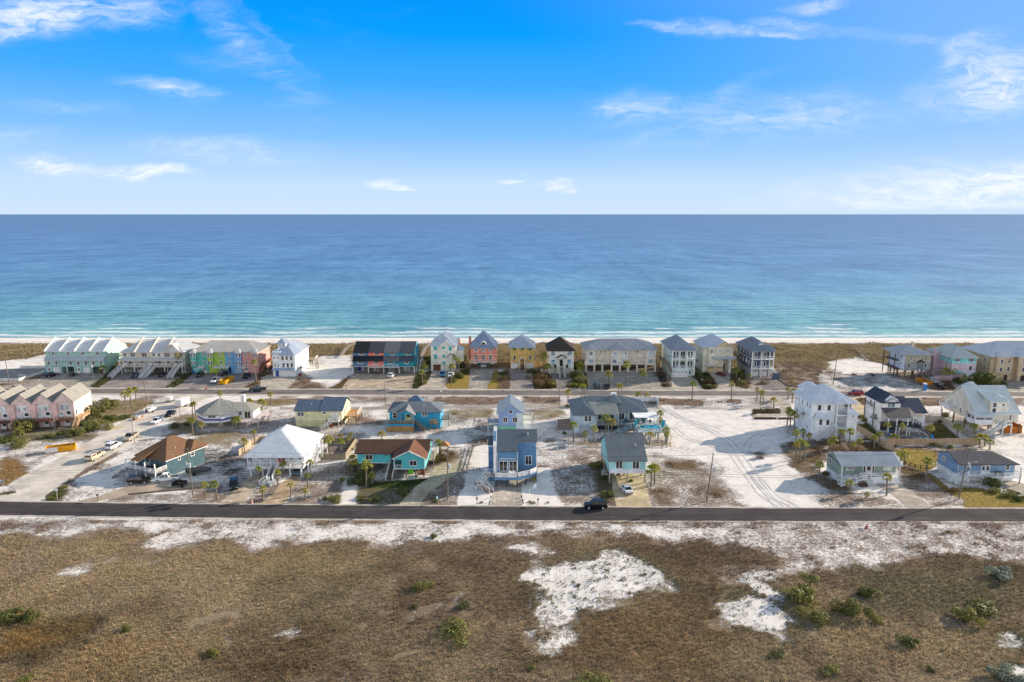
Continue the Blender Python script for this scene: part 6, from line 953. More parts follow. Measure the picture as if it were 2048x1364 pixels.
    h.piles([(.2, -2.1), (2.5, -2.1), (4.9, -2.1), (6.8, -.9), (9.2, 1.5)], 2.1, .11, '3c4b5c'); h.piles([(x, y) for x in (.3, 3.2, 6.2, 9.1) for y in (5, 10)]+[(.3, 1.5)], 2.4, .13, '54606e'); h.wall(0, W, 11.5, 11.8, 0, 2.4, '9a8e78', 'boards', name='lower_wall')
    h.deck(-2.6, -.2, -1.5, .2, 2.4, 'c9c2ba'); h.rail([(-.4, .15, 2.4), (-2.5, .15, 2.4)], 'f0f0ee'); h.stairs((-3.4, -3.1, 1.2), (-1.6, -.9, 2.4), 1.0, 'c9c2ba', 'f0f0ee'); h.deck(-4.4, -2.6, -4.0, -2.6, 1.2, 'c9c2ba'); h.rail([(-4.35, -2.6, 1.2), (-4.35, -3.95, 1.2), (-2.6, -3.95, 1.2)], 'f0f0ee'); h.stairs((-.7, -5.4, 0), (-2.7, -3.4, 1.2), 1.1, '8a4a34', 'f0f0ee'); h.piles([(-4.2, -3.9), (-2.5, -1.3), (-2.5, .1), (-2.8, -3.9)], 1.2, .08, WH, kind='paint')
    for x in (3.2, 4.2): mb = MB().box(x-.25, x+.25, -1.3, -.9, 2.8, 2.88); mb.box(x-.25, x+.25, -.95, -.88, 2.88, 3.4); [mb.bar((x+a, -1.1+b, 2.42), (x+a, -1.1+b, 2.8), .03) for a in (-.22, .22) for b in (-.18, .18)]; mb.build('patio_chair', mat('paint', 'f4f4f2'), h.o)
    mb = MB().cyl((3.7, -1.2, 2.42), (3.7, -1.2, 3.1), .05); mb.cyl((3.7, -1.2, 3.1), (3.7, -1.2, 3.16), .45, .45, 12); mb.build('patio_table', mat('paint', 'f4f4f2'), h.o)
    h.vent(7.4, 4.6, 10.0); h.box('roof_hatch', 6.3, 6.9, 4.7, 5.2, 10.05, 10.4, '59606a'); MB().bar((7.1, 5.5, 1.2), (8.9, 5.5, 1.3), .05).build('bicycle_rack', mat('paint', '40464c'), h.o)
C4()
def C5():
    h = H('house', 'narrow aqua house on tall pilings with a big grey shingle roof and open carport', 22.0, 149.3); W = 8.2; c = 'a9e2e2'
    P = [(0, 2.4), (14.5, 2.4), (14.5, 5.4), (7.25, 8.9), (0, 5.4)]; MB().prism(P, 'x', 0, W).build('wall', mat('siding', c), h.o)
    h.roof(0, W, 0, 14.5, 5.4, 9.0, 'x', 0, 0, '7c868d', 'shingle', o=.35); h.wall(-.05, W+.05, -.25, 0, 2.4, 3.4, 'e6eaf2', 'paint', name='band'); h.trim(W, 0, [5.15], WH, corners=[(.08, 3.4, 5.2), (W-.08, 3.4, 5.2)])
    for x in (2.2, 5.95): h.win('F', x, 3.5, 1.4, 1.55, -.02, '2')
    h.piles([(.1, .1), (2.9, 3), (4.1, .1), (8.1, .1), (.1, 4.5), (4.1, 4.5), (8.1, 4.5), (.1, 9), (8.1, 9), (4.1, 9), (.1, 14), (8.1, 14)], 2.4, .15, 'b9aea0'); h.unit('ac', -1.0, 2.0, 1.6, .9, .8); h.deck(-1.5, 0, 1.4, 2.8, 1.6, 'b9ae9e'); h.piles([(-1.4, 1.5), (-1.4, 2.7)], 1.5, .07)
    h.box('fascia', -.38, -.33, -.35, .1, 5.05, 5.25, WH); h.vent(6.4, 4, 7.4); h.wins('L', 0, [(5, 3.8, .8, 1.2, '1h'), (10, 3.8, .8, 1.2, '1h')]); MB().prism([(2.3, 0), (3.4, 0), (2.9, 1.3)], 'y', 4.6, 4.7).build('firewood_stack', mat('wood', '4a3a30'), h.o); h.wall(1.2, 7, 13.5, 13.7, 0, 2.4, '9a6a48', 'boards', name='lower_wall')
C5()
def C6():
    h = H('house', 'sage green house with ribbed grey metal roof and white zigzag stairs to its porch', 74.3, 148.8); W = 13.2; c = '93a399'
    h.wall(0, W, 1.8, 7.4, 1.5, 4.5, c); h.gwall(0, .1, 0, 7.4, 4.3, 4.5, 5.9, 'x', c, name='gable'); h.wall(0, W, 1.8, 7.4, 0, 1.5, 'e2e6e8'); h.wall(5.8, W, .1, 1.8, 0, 1.4, 'eceef0', name='lower_wall'); h.roof(0, W, 0, 7.4, 4.5, 6.1, 'x', 0, 0, 'c2c6ca', o=.4, seam=.5)
    h.deck(0, W, 0, 1.8, 1.55, 'eceef0', kind='paint'); h.rail([(4.4, .06, 1.55), (W, .06, 1.55)], horiz=True); h.piles([(.1, .1), (6.8, .1), (W-.1, .1)], 4.4, .1, WH, kind='paint', name='post'); h.piles([(3.4, .2)], 1.5, .1, WH, kind='paint')
    h.stairs((-.8, -1.1, 0), (1.6, -.9, .9), 1.2, 'eceef0'); h.deck(1.5, 3.0, -1.5, 0, .95, 'eceef0', kind='paint'); h.stairs((2.9, -.7, .95), (4.4, -.7, 1.55), 1.1, 'eceef0'); h.deck(4.3, 5.6, -1.3, 0, 1.55, 'eceef0', kind='paint'); h.rail([(4.3, -1.25, 1.55), (5.6, -1.25, 1.55), (5.6, 0, 1.55)], horiz=True)
    h.wins('F', 1.8, [(2.8, 2.7, 1.5, 1.1, '3h'), (11.2, 2.7, 1.5, 1.1, '3h')], glass='8f9ba0'); h.door('F', 7.0, 1.6, 1.2, 2.1, 1.8, WH); h.wins('F', 1.8, [(6, 1.9, .4, 1.7, '1'), (8, 1.9, .4, 1.7, '1')]); h.wins('L', 0, [(5.5, 2.9, .8, 1.1, '1h')])
    h.box('service_box', 5.6, 7, -.5, 0, 0, .9, 'c9ccce'); h.box('outdoor_bench', 3.4, 5.2, -1.9, -1.3, 0, .7, '5a3d30', 'wood'); h.garage(11.4, 3.0, 1.35, .1, col='eef0f2')
C6()
def C7():
    h = H('house', 'sky blue house with charcoal shingle roof, white wraparound porch stairs and low front hedge', 101.6, 150.6); W = 13.0; c = '88a6c6'
    h.wall(0, W, 0, 7.6, 1.6, 4.3, c); h.wall(0, W, .1, 7.5, 0, 1.6, 'e4e8ec'); h.gwall(0, .1, 0, 7.6, 4.2, 4.3, 5.5, 'x', c, name='gable'); h.roof(0, W, -.6, 7.8, 4.3, 5.7, 'x', 0, 3.4, '62646b', 'shingle', o=.4)
    h.deck(4.4, W+.2, -2, 0, 1.6, 'eceef0', kind='paint'); h.rail([(4.4, -1.95, 1.6), (W+.1, -1.95, 1.6), (W+.1, 0, 1.6)], bal=.2); h.piles([(4.5, -1.9), (9, -1.9), (W, -1.9)], 1.55, .1, WH, kind='paint'); h.piles([(W, -1.9)], 4.1, .1, WH, kind='paint', name='post')
    h.deck(1.6, 4.4, -1.5, 0, 1.9, 'eceef0', kind='paint'); h.rail([(1.6, -1.45, 1.9), (4.4, -1.45, 1.9)]); h.stairs((-1.8, -1.6, 0), (1.5, -.9, 1.9), 1.3, WH); h.piles([(-.9, -1.6), (.5, -1.4), (1.7, -1.4)], 1.2, .1, WH, kind='paint')
    h.wins('F', 0, [(2.4, 2.7, .7, 1.1, '1h'), (11.3, 2.7, .8, 1.1, '1h')]); h.door('F', 5.8, 1.65, .9, 2, 0, WH); h.door('F', 6.8, 1.65, .9, 2, 0, WH); h.box('outdoor_bench', 8.4, 10, -.7, -.1, 1.6, 2.3, '2b2f33'); h.wins('L', 0, [(5.2, 3.0, .8, .9, '1')])
    h.trim(W, 0, [1.6], WH, corners=[(.08, 0, 4.2), (W-.08, 0, 4.2)]); h.garage(11.3, 2.2, 1.4, .05, col='f4f4f4'); h.vent(4, 3.6, 5.5)
C7()
# ------------------------------------------------------------------ vehicles
def frust(mb, x0, x1, w0, z0, a0, a1, w1, z1):
    return mb.add([(x0,-w0,z0),(x1,-w0,z0),(x1,w0,z0),(x0,w0,z0),(a0,-w1,z1),(a1,-w1,z1),(a1,w1,z1),(a0,w1,z1)], [(3,2,1,0),(4,5,6,7),(0,1,5,4),(1,2,6,5),(2,3,7,6),(3,0,4,7)])
CARS = {  # length, width, stations (x, z bottom, z top, half width factor), cabin (rear base, front base, rear top, front top, beltline, roof)
 'sedan': (4.7, 1.82, [(-2.35,.38,.85,.80),(-2.2,.28,.98,.94),(-1.4,.22,1.0,1),(0,.20,.97,1),(.95,.22,.95,1),(1.9,.24,.80,.97),(2.25,.3,.70,.88),(2.35,.4,.60,.74)], (-1.75,1.15,-1.0,.35,.93,1.43)),
 'suv': (4.75, 1.9, [(-2.38,.45,1.0,.88),(-2.28,.34,1.12,.97),(-1.2,.28,1.14,1),(0,.26,1.12,1),(1.0,.28,1.1,1),(1.95,.3,1.0,.97),(2.28,.36,.9,.9),(2.38,.45,.72,.80)], (-2.2,1.1,-1.95,.45,1.1,1.74)),
 'pickup': (5.7, 1.98, [(-2.85,.5,.78,.94),(-2.75,.42,.82,.98),(-.75,.36,.84,1),(-.7,.34,1.12,1),(0,.32,1.14,1),(1.1,.32,1.12,1),(2.2,.36,1.04,.97),(2.7,.42,.95,.92),(2.85,.5,.76,.84)], (-.72,1.35,-.5,.75,1.1,1.82)),
}
def car(kind, col, px, py, rz, label, cat=None, group='parked vehicles', z=.03, x=None, y=None, cap=None):
    L, W, st, (cr, cf, tr, tf, zb, zr) = CARS[kind]; hw = W/2; cm = mat('car', col)
    if x is None: x, y = at(px, py)
    o = empty({'sedan': 'car', 'suv': 'suv', 'pickup': 'pickup_truck'}[kind], (x, y, z), math.radians(rz), label, cat or {'sedan': 'car', 'suv': 'car', 'pickup': 'pickup truck'}[kind], group)
    def body():
        mb = MB(); n = 10; rings = []
        for (sx, b, t, f) in st:
            w = hw*f; rings += [(sx,-w*.86,b),(sx,-w,b+.12),(sx,-w,b+(t-b)*.55),(sx,-w*.97,t-.10),(sx,-w*.86,t),(sx,w*.86,t),(sx,w*.97,t-.10),(sx,w,b+(t-b)*.55),(sx,w,b+.12),(sx,w*.86,b)]
        fs = [(i*n+j, i*n+(j+1) % n, (i+1)*n+(j+1) % n, (i+1)*n+j) for i in range(len(st)-1) for j in range(n)]+[tuple(range(n)), tuple(range((len(st)-1)*n, len(st)*n))[::-1]]
        mb.add(rings, fs)
        if kind == 'pickup':
            for s in (-1, 1): mb.box(-2.8, -.72, s*hw*.96-.05, s*hw*.96+.05, .7, 1.14)
            mb.box(-2.84, -2.76, -hw*.94, hw*.94, .7, 1.12)
        frust(mb, tr+.02, tf-.02, hw*.76, zr, tr+.1, tf-.12, hw*.70, zr+.05)       # roof skin and pillars
        for s in (-1, 1):
            mb.bar((cr+.03, s*hw*.9, zb), (tr+.03, s*hw*.755, zr+.01), .055); mb.bar((cf-.03, s*hw*.9, zb-.02), (tf-.03, s*hw*.755, zr+.01), .045)
            m_ = (cr+cf)/2-.1; mb.bar((m_, s*hw*.915, zb), ((tr+tf)/2-.1, s*hw*.765, zr+.01), .045); mb.bar((tr, s*hw*.765, zr+.01), (tf, s*hw*.765, zr+.01), .04)
            if kind == 'suv': mb.bar((tr+.45, s*hw*.82, zb), (tr+.5, s*hw*.765, zr), .05)
        return mb.mesh('body', cm)
    b = link('body', cached(('cb', kind, col), body), o); b.data.materials
    link('window', cached(('cg', kind), lambda: frust(MB(), cr, cf, hw*.90, zb-.03, tr, tf, hw*.755, zr).mesh('window', mat('glass', '171b20'))), o)
    if kind == 'pickup' and not cap: link('cargo_bed', cached(('cbed',), lambda: MB().box(-2.74, -.76, -.86, .86, .80, .86).mesh('cargo_bed', mat('plain', '26272a'))), o)
    if cap: MB().add([], []).box(-2.8, -.74, -hw*.93, hw*.93, 1.1, 1.78).build('bed_cover', cm, o); MB().box(-2.5, -1.0, -hw*.945, hw*.945, 1.3, 1.62).build('window', mat('glass', '171b20'), o); MB().box(-2.83, -2.79, -.7, .7, 1.3, 1.65).build('window', mat('glass', '171b20'), o)
    wr = .36 if kind != 'pickup' else .41; wx = (L*.30, -L*.30)
    def tyre(): mb = MB().cyl((0, -.12, 0), (0, .12, 0), wr, wr, 14); return mb.mesh('wheel', mat('plain', '141414'))
    for sx in wx:
        for s in (-1, 1):
            w = link('wheel', cached(('wh', wr), tyre), o, (sx, s*(hw-.10), wr))
            link('rim', cached(('rim', wr), lambda: MB().cyl((0, -.135, 0), (0, .135, 0), wr*.62, wr*.62, 10).mesh('rim', mat('metal', 'b9bcc0'))), w)
    for s in (-1, 1):
        link('headlight', cached(('hl',), lambda: MB().box(-.05, .08, -.17, .17, -.07, .07).mesh('headlight', mat('paint', 'dfe6ea', r=.2))), o, (st[-2][0], s*hw*.66, st[-2][2]-.14))
        link('taillight', cached(('tl',), lambda: MB().box(-.06, .04, -.13, .13, -.1, .1).mesh('taillight', mat('paint', '8c1518', r=.3))), o, (st[0][0]+.02, s*hw*.72, st[0][2]-.16))
    link('bumper', cached(('bp', kind), lambda: MB().box(st[0][0]-.05, st[0][0]+.08, -hw*.8, hw*.8, .42, .56).box(st[-1][0]-.06, st[-1][0]+.05, -hw*.72, hw*.72, .40, .52).mesh('bumper', mat('plain', '3b3d40'))), o)
    link('number_plate', cached(('np',), lambda: MB().box(-.02, .02, -.2, .2, 0, .12).mesh('number_plate', mat('paint', 'd9d9d2'))), o, (st[0][0]-.06, 0, .62))
    return o
car('suv', '0d0f12', 1191, 1016, 178, 'black four wheel drive car with silver wheels on the near asphalt road', group='vehicles on the roads')
car('sedan', 'eef0f2', 1253, 983, 97, 'white sedan with dark rear window on the tan drive of the aqua house')
car('suv', '15171b', 279, 966, 8, 'black suv in front of the dark teal house, beside the white pickup')
car('pickup', 'eceef0', 333, 962, 196, 'white four door pickup truck below the deck of the dark teal house')
car('suv', '14181f', 468, 975, -70, 'dark suv alone in the scrubby sand lot left of the pyramid roofed house')
car('sedan', '5c6f7f', 596, 946, -90, 'grey blue car parked underneath the pyramid roofed white house')
car('pickup', 'cdbfa4', 191, 917, 88, 'tan pickup truck with a covered bed, nearest on the dirt road', cap=1)
car('suv', 'f2f3f4', 227, 896, 86, 'white station wagon behind the tan covered pickup on the dirt road')
car('pickup', 'b9ac98', 262, 878, -86, 'beige pickup truck with dark open bed on the dirt road')
car('sedan', 'f2f3f5', 314, 845, -92, 'white sedan between the black car and the beached orange skiff')
car('sedan', '15181c', 341, 831, -88, 'black car beside the white cargo trailer on the dirt road')
car('pickup', '23303a', 516, 782, 182, 'dark blue pickup truck driving on the beach road', group='vehicles on the roads')
car('suv', '9c1420', 1711, 790, 175, 'bright red suv on the beach road beside the white three storey house', group='vehicles on the roads')
car('suv', '2a1418', 103, 753, 62, 'dark maroon suv on the drive of the mint townhouses')
car('pickup', '27414f', 273, 754, -86, 'dark teal pickup truck between the stairs of the cream townhouses')
car('sedan', '17191c', 323, 752, -80, 'black car on the paved court of the cream townhouses')
car('suv', '20262c', 400, 753, -85, 'dark suv in front of the teal unit of the four colour townhouses')
car('pickup', 'eceef0', 432, 764, -92, 'white pickup truck parked beside the yellow skip')
car('suv', '14171a', 448, 750, 80, 'black suv in front of the lime unit, behind the yellow skip')
car('pickup', '1a1f24', 494, 755, -84, 'black pickup truck in front of the salmon unit of the townhouses')
car('suv', 'e8ebee', 783, 754, 82, 'white suv parked under the edge of the slate and coral rowhouses')
car('suv', '1f5f94', 885, 752, -85, 'bright blue four wheel drive car beside the brown garage door')
car('sedan', 'f0f1f2', 902, 753, -95, 'white sedan right of the blue car by the cream shuttered house')
car('suv', '2d4a58', 1193, 775, 92, 'dark teal suv on the forecourt of the beige condominium block')
car('sedan', '14171a', 1213, 776, 93, 'black sedan right of the teal suv on the condominium forecourt')
car('sedan', '6a1220', 1441, 751, 112, 'dark red car on the drive of the pale cream tall house')
car('pickup', 'd7dadc', 1864, 765, 95, 'white work truck beside the orange skip at the unfinished house')
car('pickup', '24272a', 1880, 775, 92, 'black pickup truck right of the orange skip near the beach road')
def skip(px, py, rz, cols, label, L=6.2):
    x, y = at(px, py); o = empty('skip', (x, y, .02), math.radians(rz), label, 'skip', 'rubbish skips'); c = mat('plain', cols[0])
    mb = MB(); W = 1.15; H_ = 1.5
    for s in (-1, 1): mb.add([(-L/2, s*W, .15), (L/2, s*W, .15), (L/2+.25, s*W, H_), (-L/2-.05, s*W, H_), (-L/2, s*(W-.06), .15), (L/2, s*(W-.06), .15), (L/2+.25, s*(W-.06), H_), (-L/2-.05, s*(W-.06), H_)], [(0,1,2,3),(7,6,5,4),(3,2,6,7),(0,4,5,1),(1,5,6,2),(0,3,7,4)])
    mb.box(-L/2-.03, -L/2+.05, -W, W, .15, H_); mb.box(L/2+.05, L/2+.15, -W, W, .15, H_); mb.box(-L/2, L/2, -W+.06, W-.06, .15, .25); mb.build('bin_wall', c, o)
    r = MB(); n = 9
    for i in range(n): xx = -L/2+.3+(L-.6)*i/(n-1); [r.box(xx-.05, xx+.05, s*W-(.09 if s < 0 else 0), s*W+(.09 if s > 0 else 0), .2, H_-.05) for s in (-1, 1)]
    r.build('rib', c, o)
    if len(cols) > 1: MB().box(-L/2-.02, -L/2+L*.42, -W-.11, -W-.095, .2, H_-.03).build('panel', mat('paint', cols[1]), o)
    d = MB(); random.seed(3)
    for i in range(22):
        a = Vector((random.uniform(-L/2+.5, L/2-.5), random.uniform(-.9, .9), .7+random.random()*.6)); b = a+Vector((random.uniform(-1, 1), random.uniform(-.5, .5), random.uniform(-.2, .4))); d.bar(a, b, random.uniform(.04, .14))
    d.build('rubble', mat('wood', '8a6f58'), o)
    for xx in (-L*.35, L*.35): MB().cyl((xx, -.9, .12), (xx, .9, .12), .13, .13, 8).build('roller', mat('plain', '2a2a2a'), o)
    return o
skip(122, 902, 27, ('e2a316', 'e8e4dc'), 'yellow and white rubbish skip on the sand left of the dirt road', 6.4)
skip(453, 765, 86, ('d9a012',), 'yellow skip full of rubble in front of the blue townhouse unit', 6.5)
skip(1848, 767, 98, ('d08a2a',), 'orange skip standing in front of the unfinished house', 6.2)
def trailer(px, py, rz, L, W_, H_, col, label, door=True):
    x, y = at(px, py); o = empty('cargo_trailer', (x, y, .02), math.radians(rz), label, 'trailer', 'trailers')
    MB().prism([(-L/2, .5), (L/2-.3, .5), (L/2, .9), (L/2, H_-.3), (L/2-.25, H_), (-L/2, H_)], 'y', -W_/2, W_/2).build('box', mat('paint', col), o)
    mb = MB(); [mb.box(-L/2+L*i/6-.02, -L/2+L*i/6+.02, -W_/2-.02, W_/2+.02, .55, H_-.1) for i in range(1, 6)]; mb.build('seam', mat('paint', 'cfd0cf'), o)
    MB().bar((L/2, -.5, .5), (L/2+1.2, 0, .45), .05).bar((L/2, .5, .5), (L/2+1.2, 0, .45), .05).bar((L/2+1.1, 0, 0), (L/2+1.1, 0, .6), .04).build('tow_bar', mat('plain', '3a3a3a'), o)
    for xx in (-.5, .4):
        for s in (-1, 1): w = MB().cyl((0, -.1, 0), (0, .1, 0), .33, .33, 12).build('wheel', mat('plain', '141414'), o, (xx, s*(W_/2+.02), .33)); MB().cyl((0, -.11, 0), (0, .11, 0), .18, .18, 8).build('rim', mat('metal', 'b9bcc0'), w)
    MB().box(-L/2-.03, -L/2, -W_/2+.1, W_/2-.1, .6, H_-.15).build('door', mat('paint', 'dcdcda'), o); return o
trailer(365, 812, 84, 4.6, 2.2, 2.6, 'eceae6', 'white enclosed cargo trailer at the top of the dirt road'); trailer(339, 804, 0, 1.7, 1.4, 1.7, 'f2f0ec', 'small white box trailer behind the larger cargo trailer')
def boat(px, py, rz, L, W_, col, label, cover=None, name='boat', ztop=.9, trailer_=True):
    x, y = at(px, py); o = empty(name, (x, y, .02), math.radians(rz), label, 'boat', 'boats on trailers' if trailer_ else None)
    st = [(-L/2, .95, .35), (-L/4, 1, .3), (0, 1, .3), (L/4, .85, .36), (L*.4, .5, .5), (L/2, .05, .8)]; z0 = .35 if trailer_ else 0; v = []
    for sx, f, b in st: w = W_/2*f; v += [(sx, -w, z0+ztop), (sx, -w*.85, z0+b*.9), (sx, 0, z0+b*.55), (sx, w*.85, z0+b*.9), (sx, w, z0+ztop)]
    fs = [(i*5+j, i*5+j+1, i*5+j+6, i*5+j+5) for i in range(5) for j in range(4)]+[(0, 1, 2, 3, 4)]; MB().add(v, fs).build('hull', mat('paint', col, r=.35), o)
    MB().add([(sx, s*W_/2*f*.9, z0+ztop-.12) for sx, f, b in st for s in (-1, 1)], [(2*i, 2*i+2, 2*i+3, 2*i+1) for i in range(5)]).build('boat_deck', mat('paint', 'cfc9bc'), o)
    if cover:
        v = []
        for sx, f, b in st: w = W_/2*f+.03; v += [(sx, -w, z0+ztop-.1), (sx, -w*.6, z0+ztop+.28*f), (sx, 0, z0+ztop+.5*f), (sx, w*.6, z0+ztop+.28*f), (sx, w, z0+ztop-.1)]
        MB().add(v, fs).build('cover', mat('plain', cover), o)
    else: MB().box(-.5, .3, -.25, .25, z0+ztop-.12, z0+ztop+.45).box(-.1, 0, -.5, .5, z0+ztop+.3, z0+ztop+.7).build('console', mat('paint', 'e9e9e6'), o)
    MB().box(-L/2-.35, -L/2-.02, -.18, .18, z0+.3, z0+ztop+.35).build('outboard_motor', mat('plain', '26282b'), o)
    if trailer_:
        MB().bar((-L*.35, -.6, .35), (L*.62, 0, .4), .05).bar((-L*.35, .6, .35), (L*.62, 0, .4), .05).bar((-L*.2, -W_*.45, .33), (-L*.2, W_*.45, .33), .05).build('trailer_frame', mat('metal', '8f9295'), o)
        for s in (-1, 1): MB().cyl((0, -.1, 0), (0, .1, 0), .33, .33, 12).build('wheel', mat('plain', '141414'), o, (-L*.2, s*W_*.48, .33))
    return o
boat(400, 948, 12, 5.4, 2.1, '4a4c50', 'boat under a grey brown cover on its trailer beside the dark teal house', cover='5e5a58'); boat(304, 823, 84, 5.2, 2.0, 'dfe2e4', 'open silver grey motorboat on a trailer on the dirt road')
boat(278, 838, 75, 3.6, 1.3, 'd9813a', 'orange skiff lying on the dirt road beside the white sedan', trailer_=False, ztop=.5)
def jetski():
    x, y = at(360, 972); o = empty('jet_ski_trailer', (x, y, .02), math.radians(200), 'two covered black and white jet skis on a trailer below the teal house', 'trailer', 'trailers')
    for s in (-1, 1):
        st = [(-1.5, .35, .8), (-.8, .42, 1.05), (-.2, .42, 1.15), (.2, .4, 1.5), (.6, .38, 1.25), (1.3, .25, .95), (1.65, .05, .8)]; v = []
        for sx, w, z in st: v += [(sx, s*.62-w, .5), (sx, s*.62-w, .8), (sx, s*.62, z), (sx, s*.62+w, .8), (sx, s*.62+w, .5)]
        b = MB().add(v, [(i*5+j, i*5+j+1, i*5+j+6, i*5+j+5) for i in range(6) for j in range(4)]+[(0,1,2,3,4)]).build('jet_ski', mat('plain', '16181b'), o)
        MB().add([(sx, s*.62+q*(w*.72), .8+(z-.8)*.35+.02) for sx, w, z in st[:6] for q in (-1, -.55)], [(2*i, 2*i+2, 2*i+3, 2*i+1) for i in range(5)]).build('white_stripe', mat('paint', 'f0f0f0'), b)
    MB().bar((-1.6, -.6, .4), (2.6, 0, .4), .05).bar((-1.6, .6, .4), (2.6, 0, .4), .05).bar((-.6, -1.15, .36), (-.6, 1.15, .36), .05).build('trailer_frame', mat('metal', 'c9ccce'), o)
    for s in (-1, 1): MB().cyl((0, -.09, 0), (0, .09, 0), .28, .28, 12).build('wheel', mat('plain', '141414'), o, (-.6, s*1.2, .28))
jetski()
x, y = at(147, 752); o = empty('motorcycle_trailer', (x, y, .02), math.radians(30), 'low dark flatbed trailer on the drive of the mint townhouses', 'trailer', 'trailers'); MB().box(-1.6, 1.6, -.8, .8, .5, .62).build('flatbed', mat('plain', '3a3c40'), o); MB().bar((1.6, 0, .5), (2.6, 0, .45), .05).build('tow_bar', mat('plain', '2c2c2c'), o); [MB().cyl((0, -.08, 0), (0, .08, 0), .28, .28, 10).build('wheel', mat('plain', '141414'), o, (0, s*.9, .28)) for s in (-1, 1)]; MB().bar((-.9, 0, .62), (.6, .1, 1.1), .16).bar((-.3, 0, .7), (-.2, 0, 1.3), .08).build('cargo', mat('plain', '22252a'), o)

# ------------------------------------------------------------------ poles, wires, fences and small things
def pole(px, py, top, label, arm=True, transf=False, lamp=False, lean=0, r=.15):
    x, y = at(px, py); h = zat(px, top, x, y); o = empty('utility_pole', (x, y, 0), 0, label, 'utility pole', 'utility poles')
    MB().cyl((0, 0, -.3), (lean, 0, h), r, r*.65, 8).build('pole', mat('wood', '8a7f72'), o)
    if arm: MB().bar((lean-.95, 0, h-.5), (lean+.95, 0, h-.5), .06).build('crossarm', mat('wood', '7a6f62'), o); [MB().cyl((lean+q, 0, h-.44), (lean+q, 0, h-.2), .05, .04, 6).build('insulator', mat('paint', 'c9c9c4'), o) for q in (-.85, 0.25, .85)]
    if transf: MB().cyl((lean+.34, -.2, h*.62), (lean+.34, -.2, h*.62+.95), .26, .26, 10).build('transformer', mat('paint', 'b9bfc4'), o)
    if lamp: MB().bar((lean, 0, h*.72), (lean+1.4, -.6, h*.75), .04).box(lean+1.2, lean+1.7, -.75, -.5, h*.75-.06, h*.75+.06).build('street_lamp', mat('paint', 'b9bdbf'), o)
    return (x+lean, y, h)
NP = [pole(387, 995, 896, 'utility pole with a white transformer in front of the dark teal house', transf=True, lean=-.5), pole(895, 1000, 897, 'utility pole between the turquoise house and the mid blue house', transf=True, lean=.2), pole(1413, 1003, 906, 'bare leaning utility pole in the open sand lot beside the tyre tracks', False, True, lean=.9), pole(1917, 998, 896, 'utility pole with a street lamp in front of the sky blue house', transf=True, lamp=True, lean=.9)]
FP = [pole(18.5, 766, 706, 'leftmost utility pole on the beach road by the low white wall', lean=-.4), pole(189, 771, 712, 'utility pole between the mint and the cream townhouses', transf=True, lean=-.4, r=.12), pole(437, 792, 749, 'utility pole beside the octagonal house', False, r=.11), pole(770.8, 812, 767, 'utility pole behind the cyan house on the inland verge', False, r=.11), pole(1119, 812, 767, 'utility pole left of the pool deck house', False, r=.11), pole(1167, 767, 706, 'utility pole left of the beige condominium block', transf=True, lean=.2, r=.13), pole(1333.6, 771, 709, 'utility pole in front of the mint balcony house', lean=.3, r=.12), pole(1493, 770, 720, 'utility pole beside the navy balcony house', lean=.1, r=.12), pole(1666, 769, 712, 'utility pole in the open scrub left of the unfinished house', lean=.6), pole(1829.6, 775, 724, 'utility pole directly in front of the unfinished house', transf=True, lean=.5, r=.13), pole(1995.7, 769, 741, 'short utility pole in front of the tan apartment block', False, lean=.3, r=.12)]
pole(293.6, 802, 757, 'utility pole right of the three tall palms by the pink townhouses', False, lean=-.4, r=.11); pole(270, 887, 837, 'short utility pole between the beige pickup and the dirt road edge', False, lean=-.4, r=.1); pole(362, 841, 808, 'thin utility pole left of the octagonal house', False, lean=-.2, r=.09)
def wires(name, P, zs, label, sag=1.0):
    mb = MB()
    E_ = [(P[0][0]-160, P[0][1], P[0][2])]+P+[(P[-1][0]+160, P[-1][1], P[-1][2])]
    for dz, dx in zs:
        for a, b in zip(E_, E_[1:]):
            pts = []
            for i in range(13): t = i/12; pts.append((a[0]+(b[0]-a[0])*t, a[1]+(b[1]-a[1])*t+dx, (a[2]-dz)*(1-t)+(b[2]-dz)*t-sag*4*t*(1-t)))
            for p, q in zip(pts, pts[1:]): mb.bar(p, q, .016)
    return tag(mb.build(name, mat('plain', '2c2c2c')), label, 'power line', 'overhead wires')
wires('overhead_wire', NP, [(.3, 0), (4.6, .1), (5.1, .1)], 'thin dark wires strung between the poles along the near road', .9)
wires('overhead_wire', [FP[i] for i in (0, 1, 5, 6, 7, 8, 9)], [(.3, 0), (2.2, .1)], 'thin dark wires strung along the beach road poles', 1.0)
def fence(pts, h, col, label, kind='boards', name='fence', rails=False, cat='fence', gap=2.4):
    P = [Vector((*at(*p), 0)) for p in pts]; o = empty(name, P[0], 0, label, cat, 'fences'); P = [p-P[0] for p in P]; mb = MB(); ps = MB(); n_ = 0
    for a, b in zip(P, P[1:]):
        d = (b-a); L = d.length; d.normalize(); n = Vector((-d.y, d.x, 0))*.02
        if rails:
            for z in (h*.45, h*.92): mb.bar(a+Vector((0, 0, z)), b+Vector((0, 0, z)), .05)
        else: mb.add([a-n+Vector((0,0,.05)), b-n+Vector((0,0,.05)), b+n+Vector((0,0,.05)), a+n+Vector((0,0,.05)), a-n+Vector((0,0,h)), b-n+Vector((0,0,h)), b+n+Vector((0,0,h)), a+n+Vector((0,0,h))], [(3,2,1,0),(4,5,6,7),(0,1,5,4),(1,2,6,5),(2,3,7,6),(3,0,4,7)])
        k = max(1, round(L/gap))
        for i in range(k+1):
            c = a.lerp(b, i/k); n_ += 1; link('post', cached(('fp', h, col), lambda: MB().box(-.07, .07, -.07, .07, -.2, h+.08).mesh('post', mat('wood', col))), o, c)
    mb.build('rail' if rails else 'panel', mat(kind, col), o)
W_ = 'c9b49a'
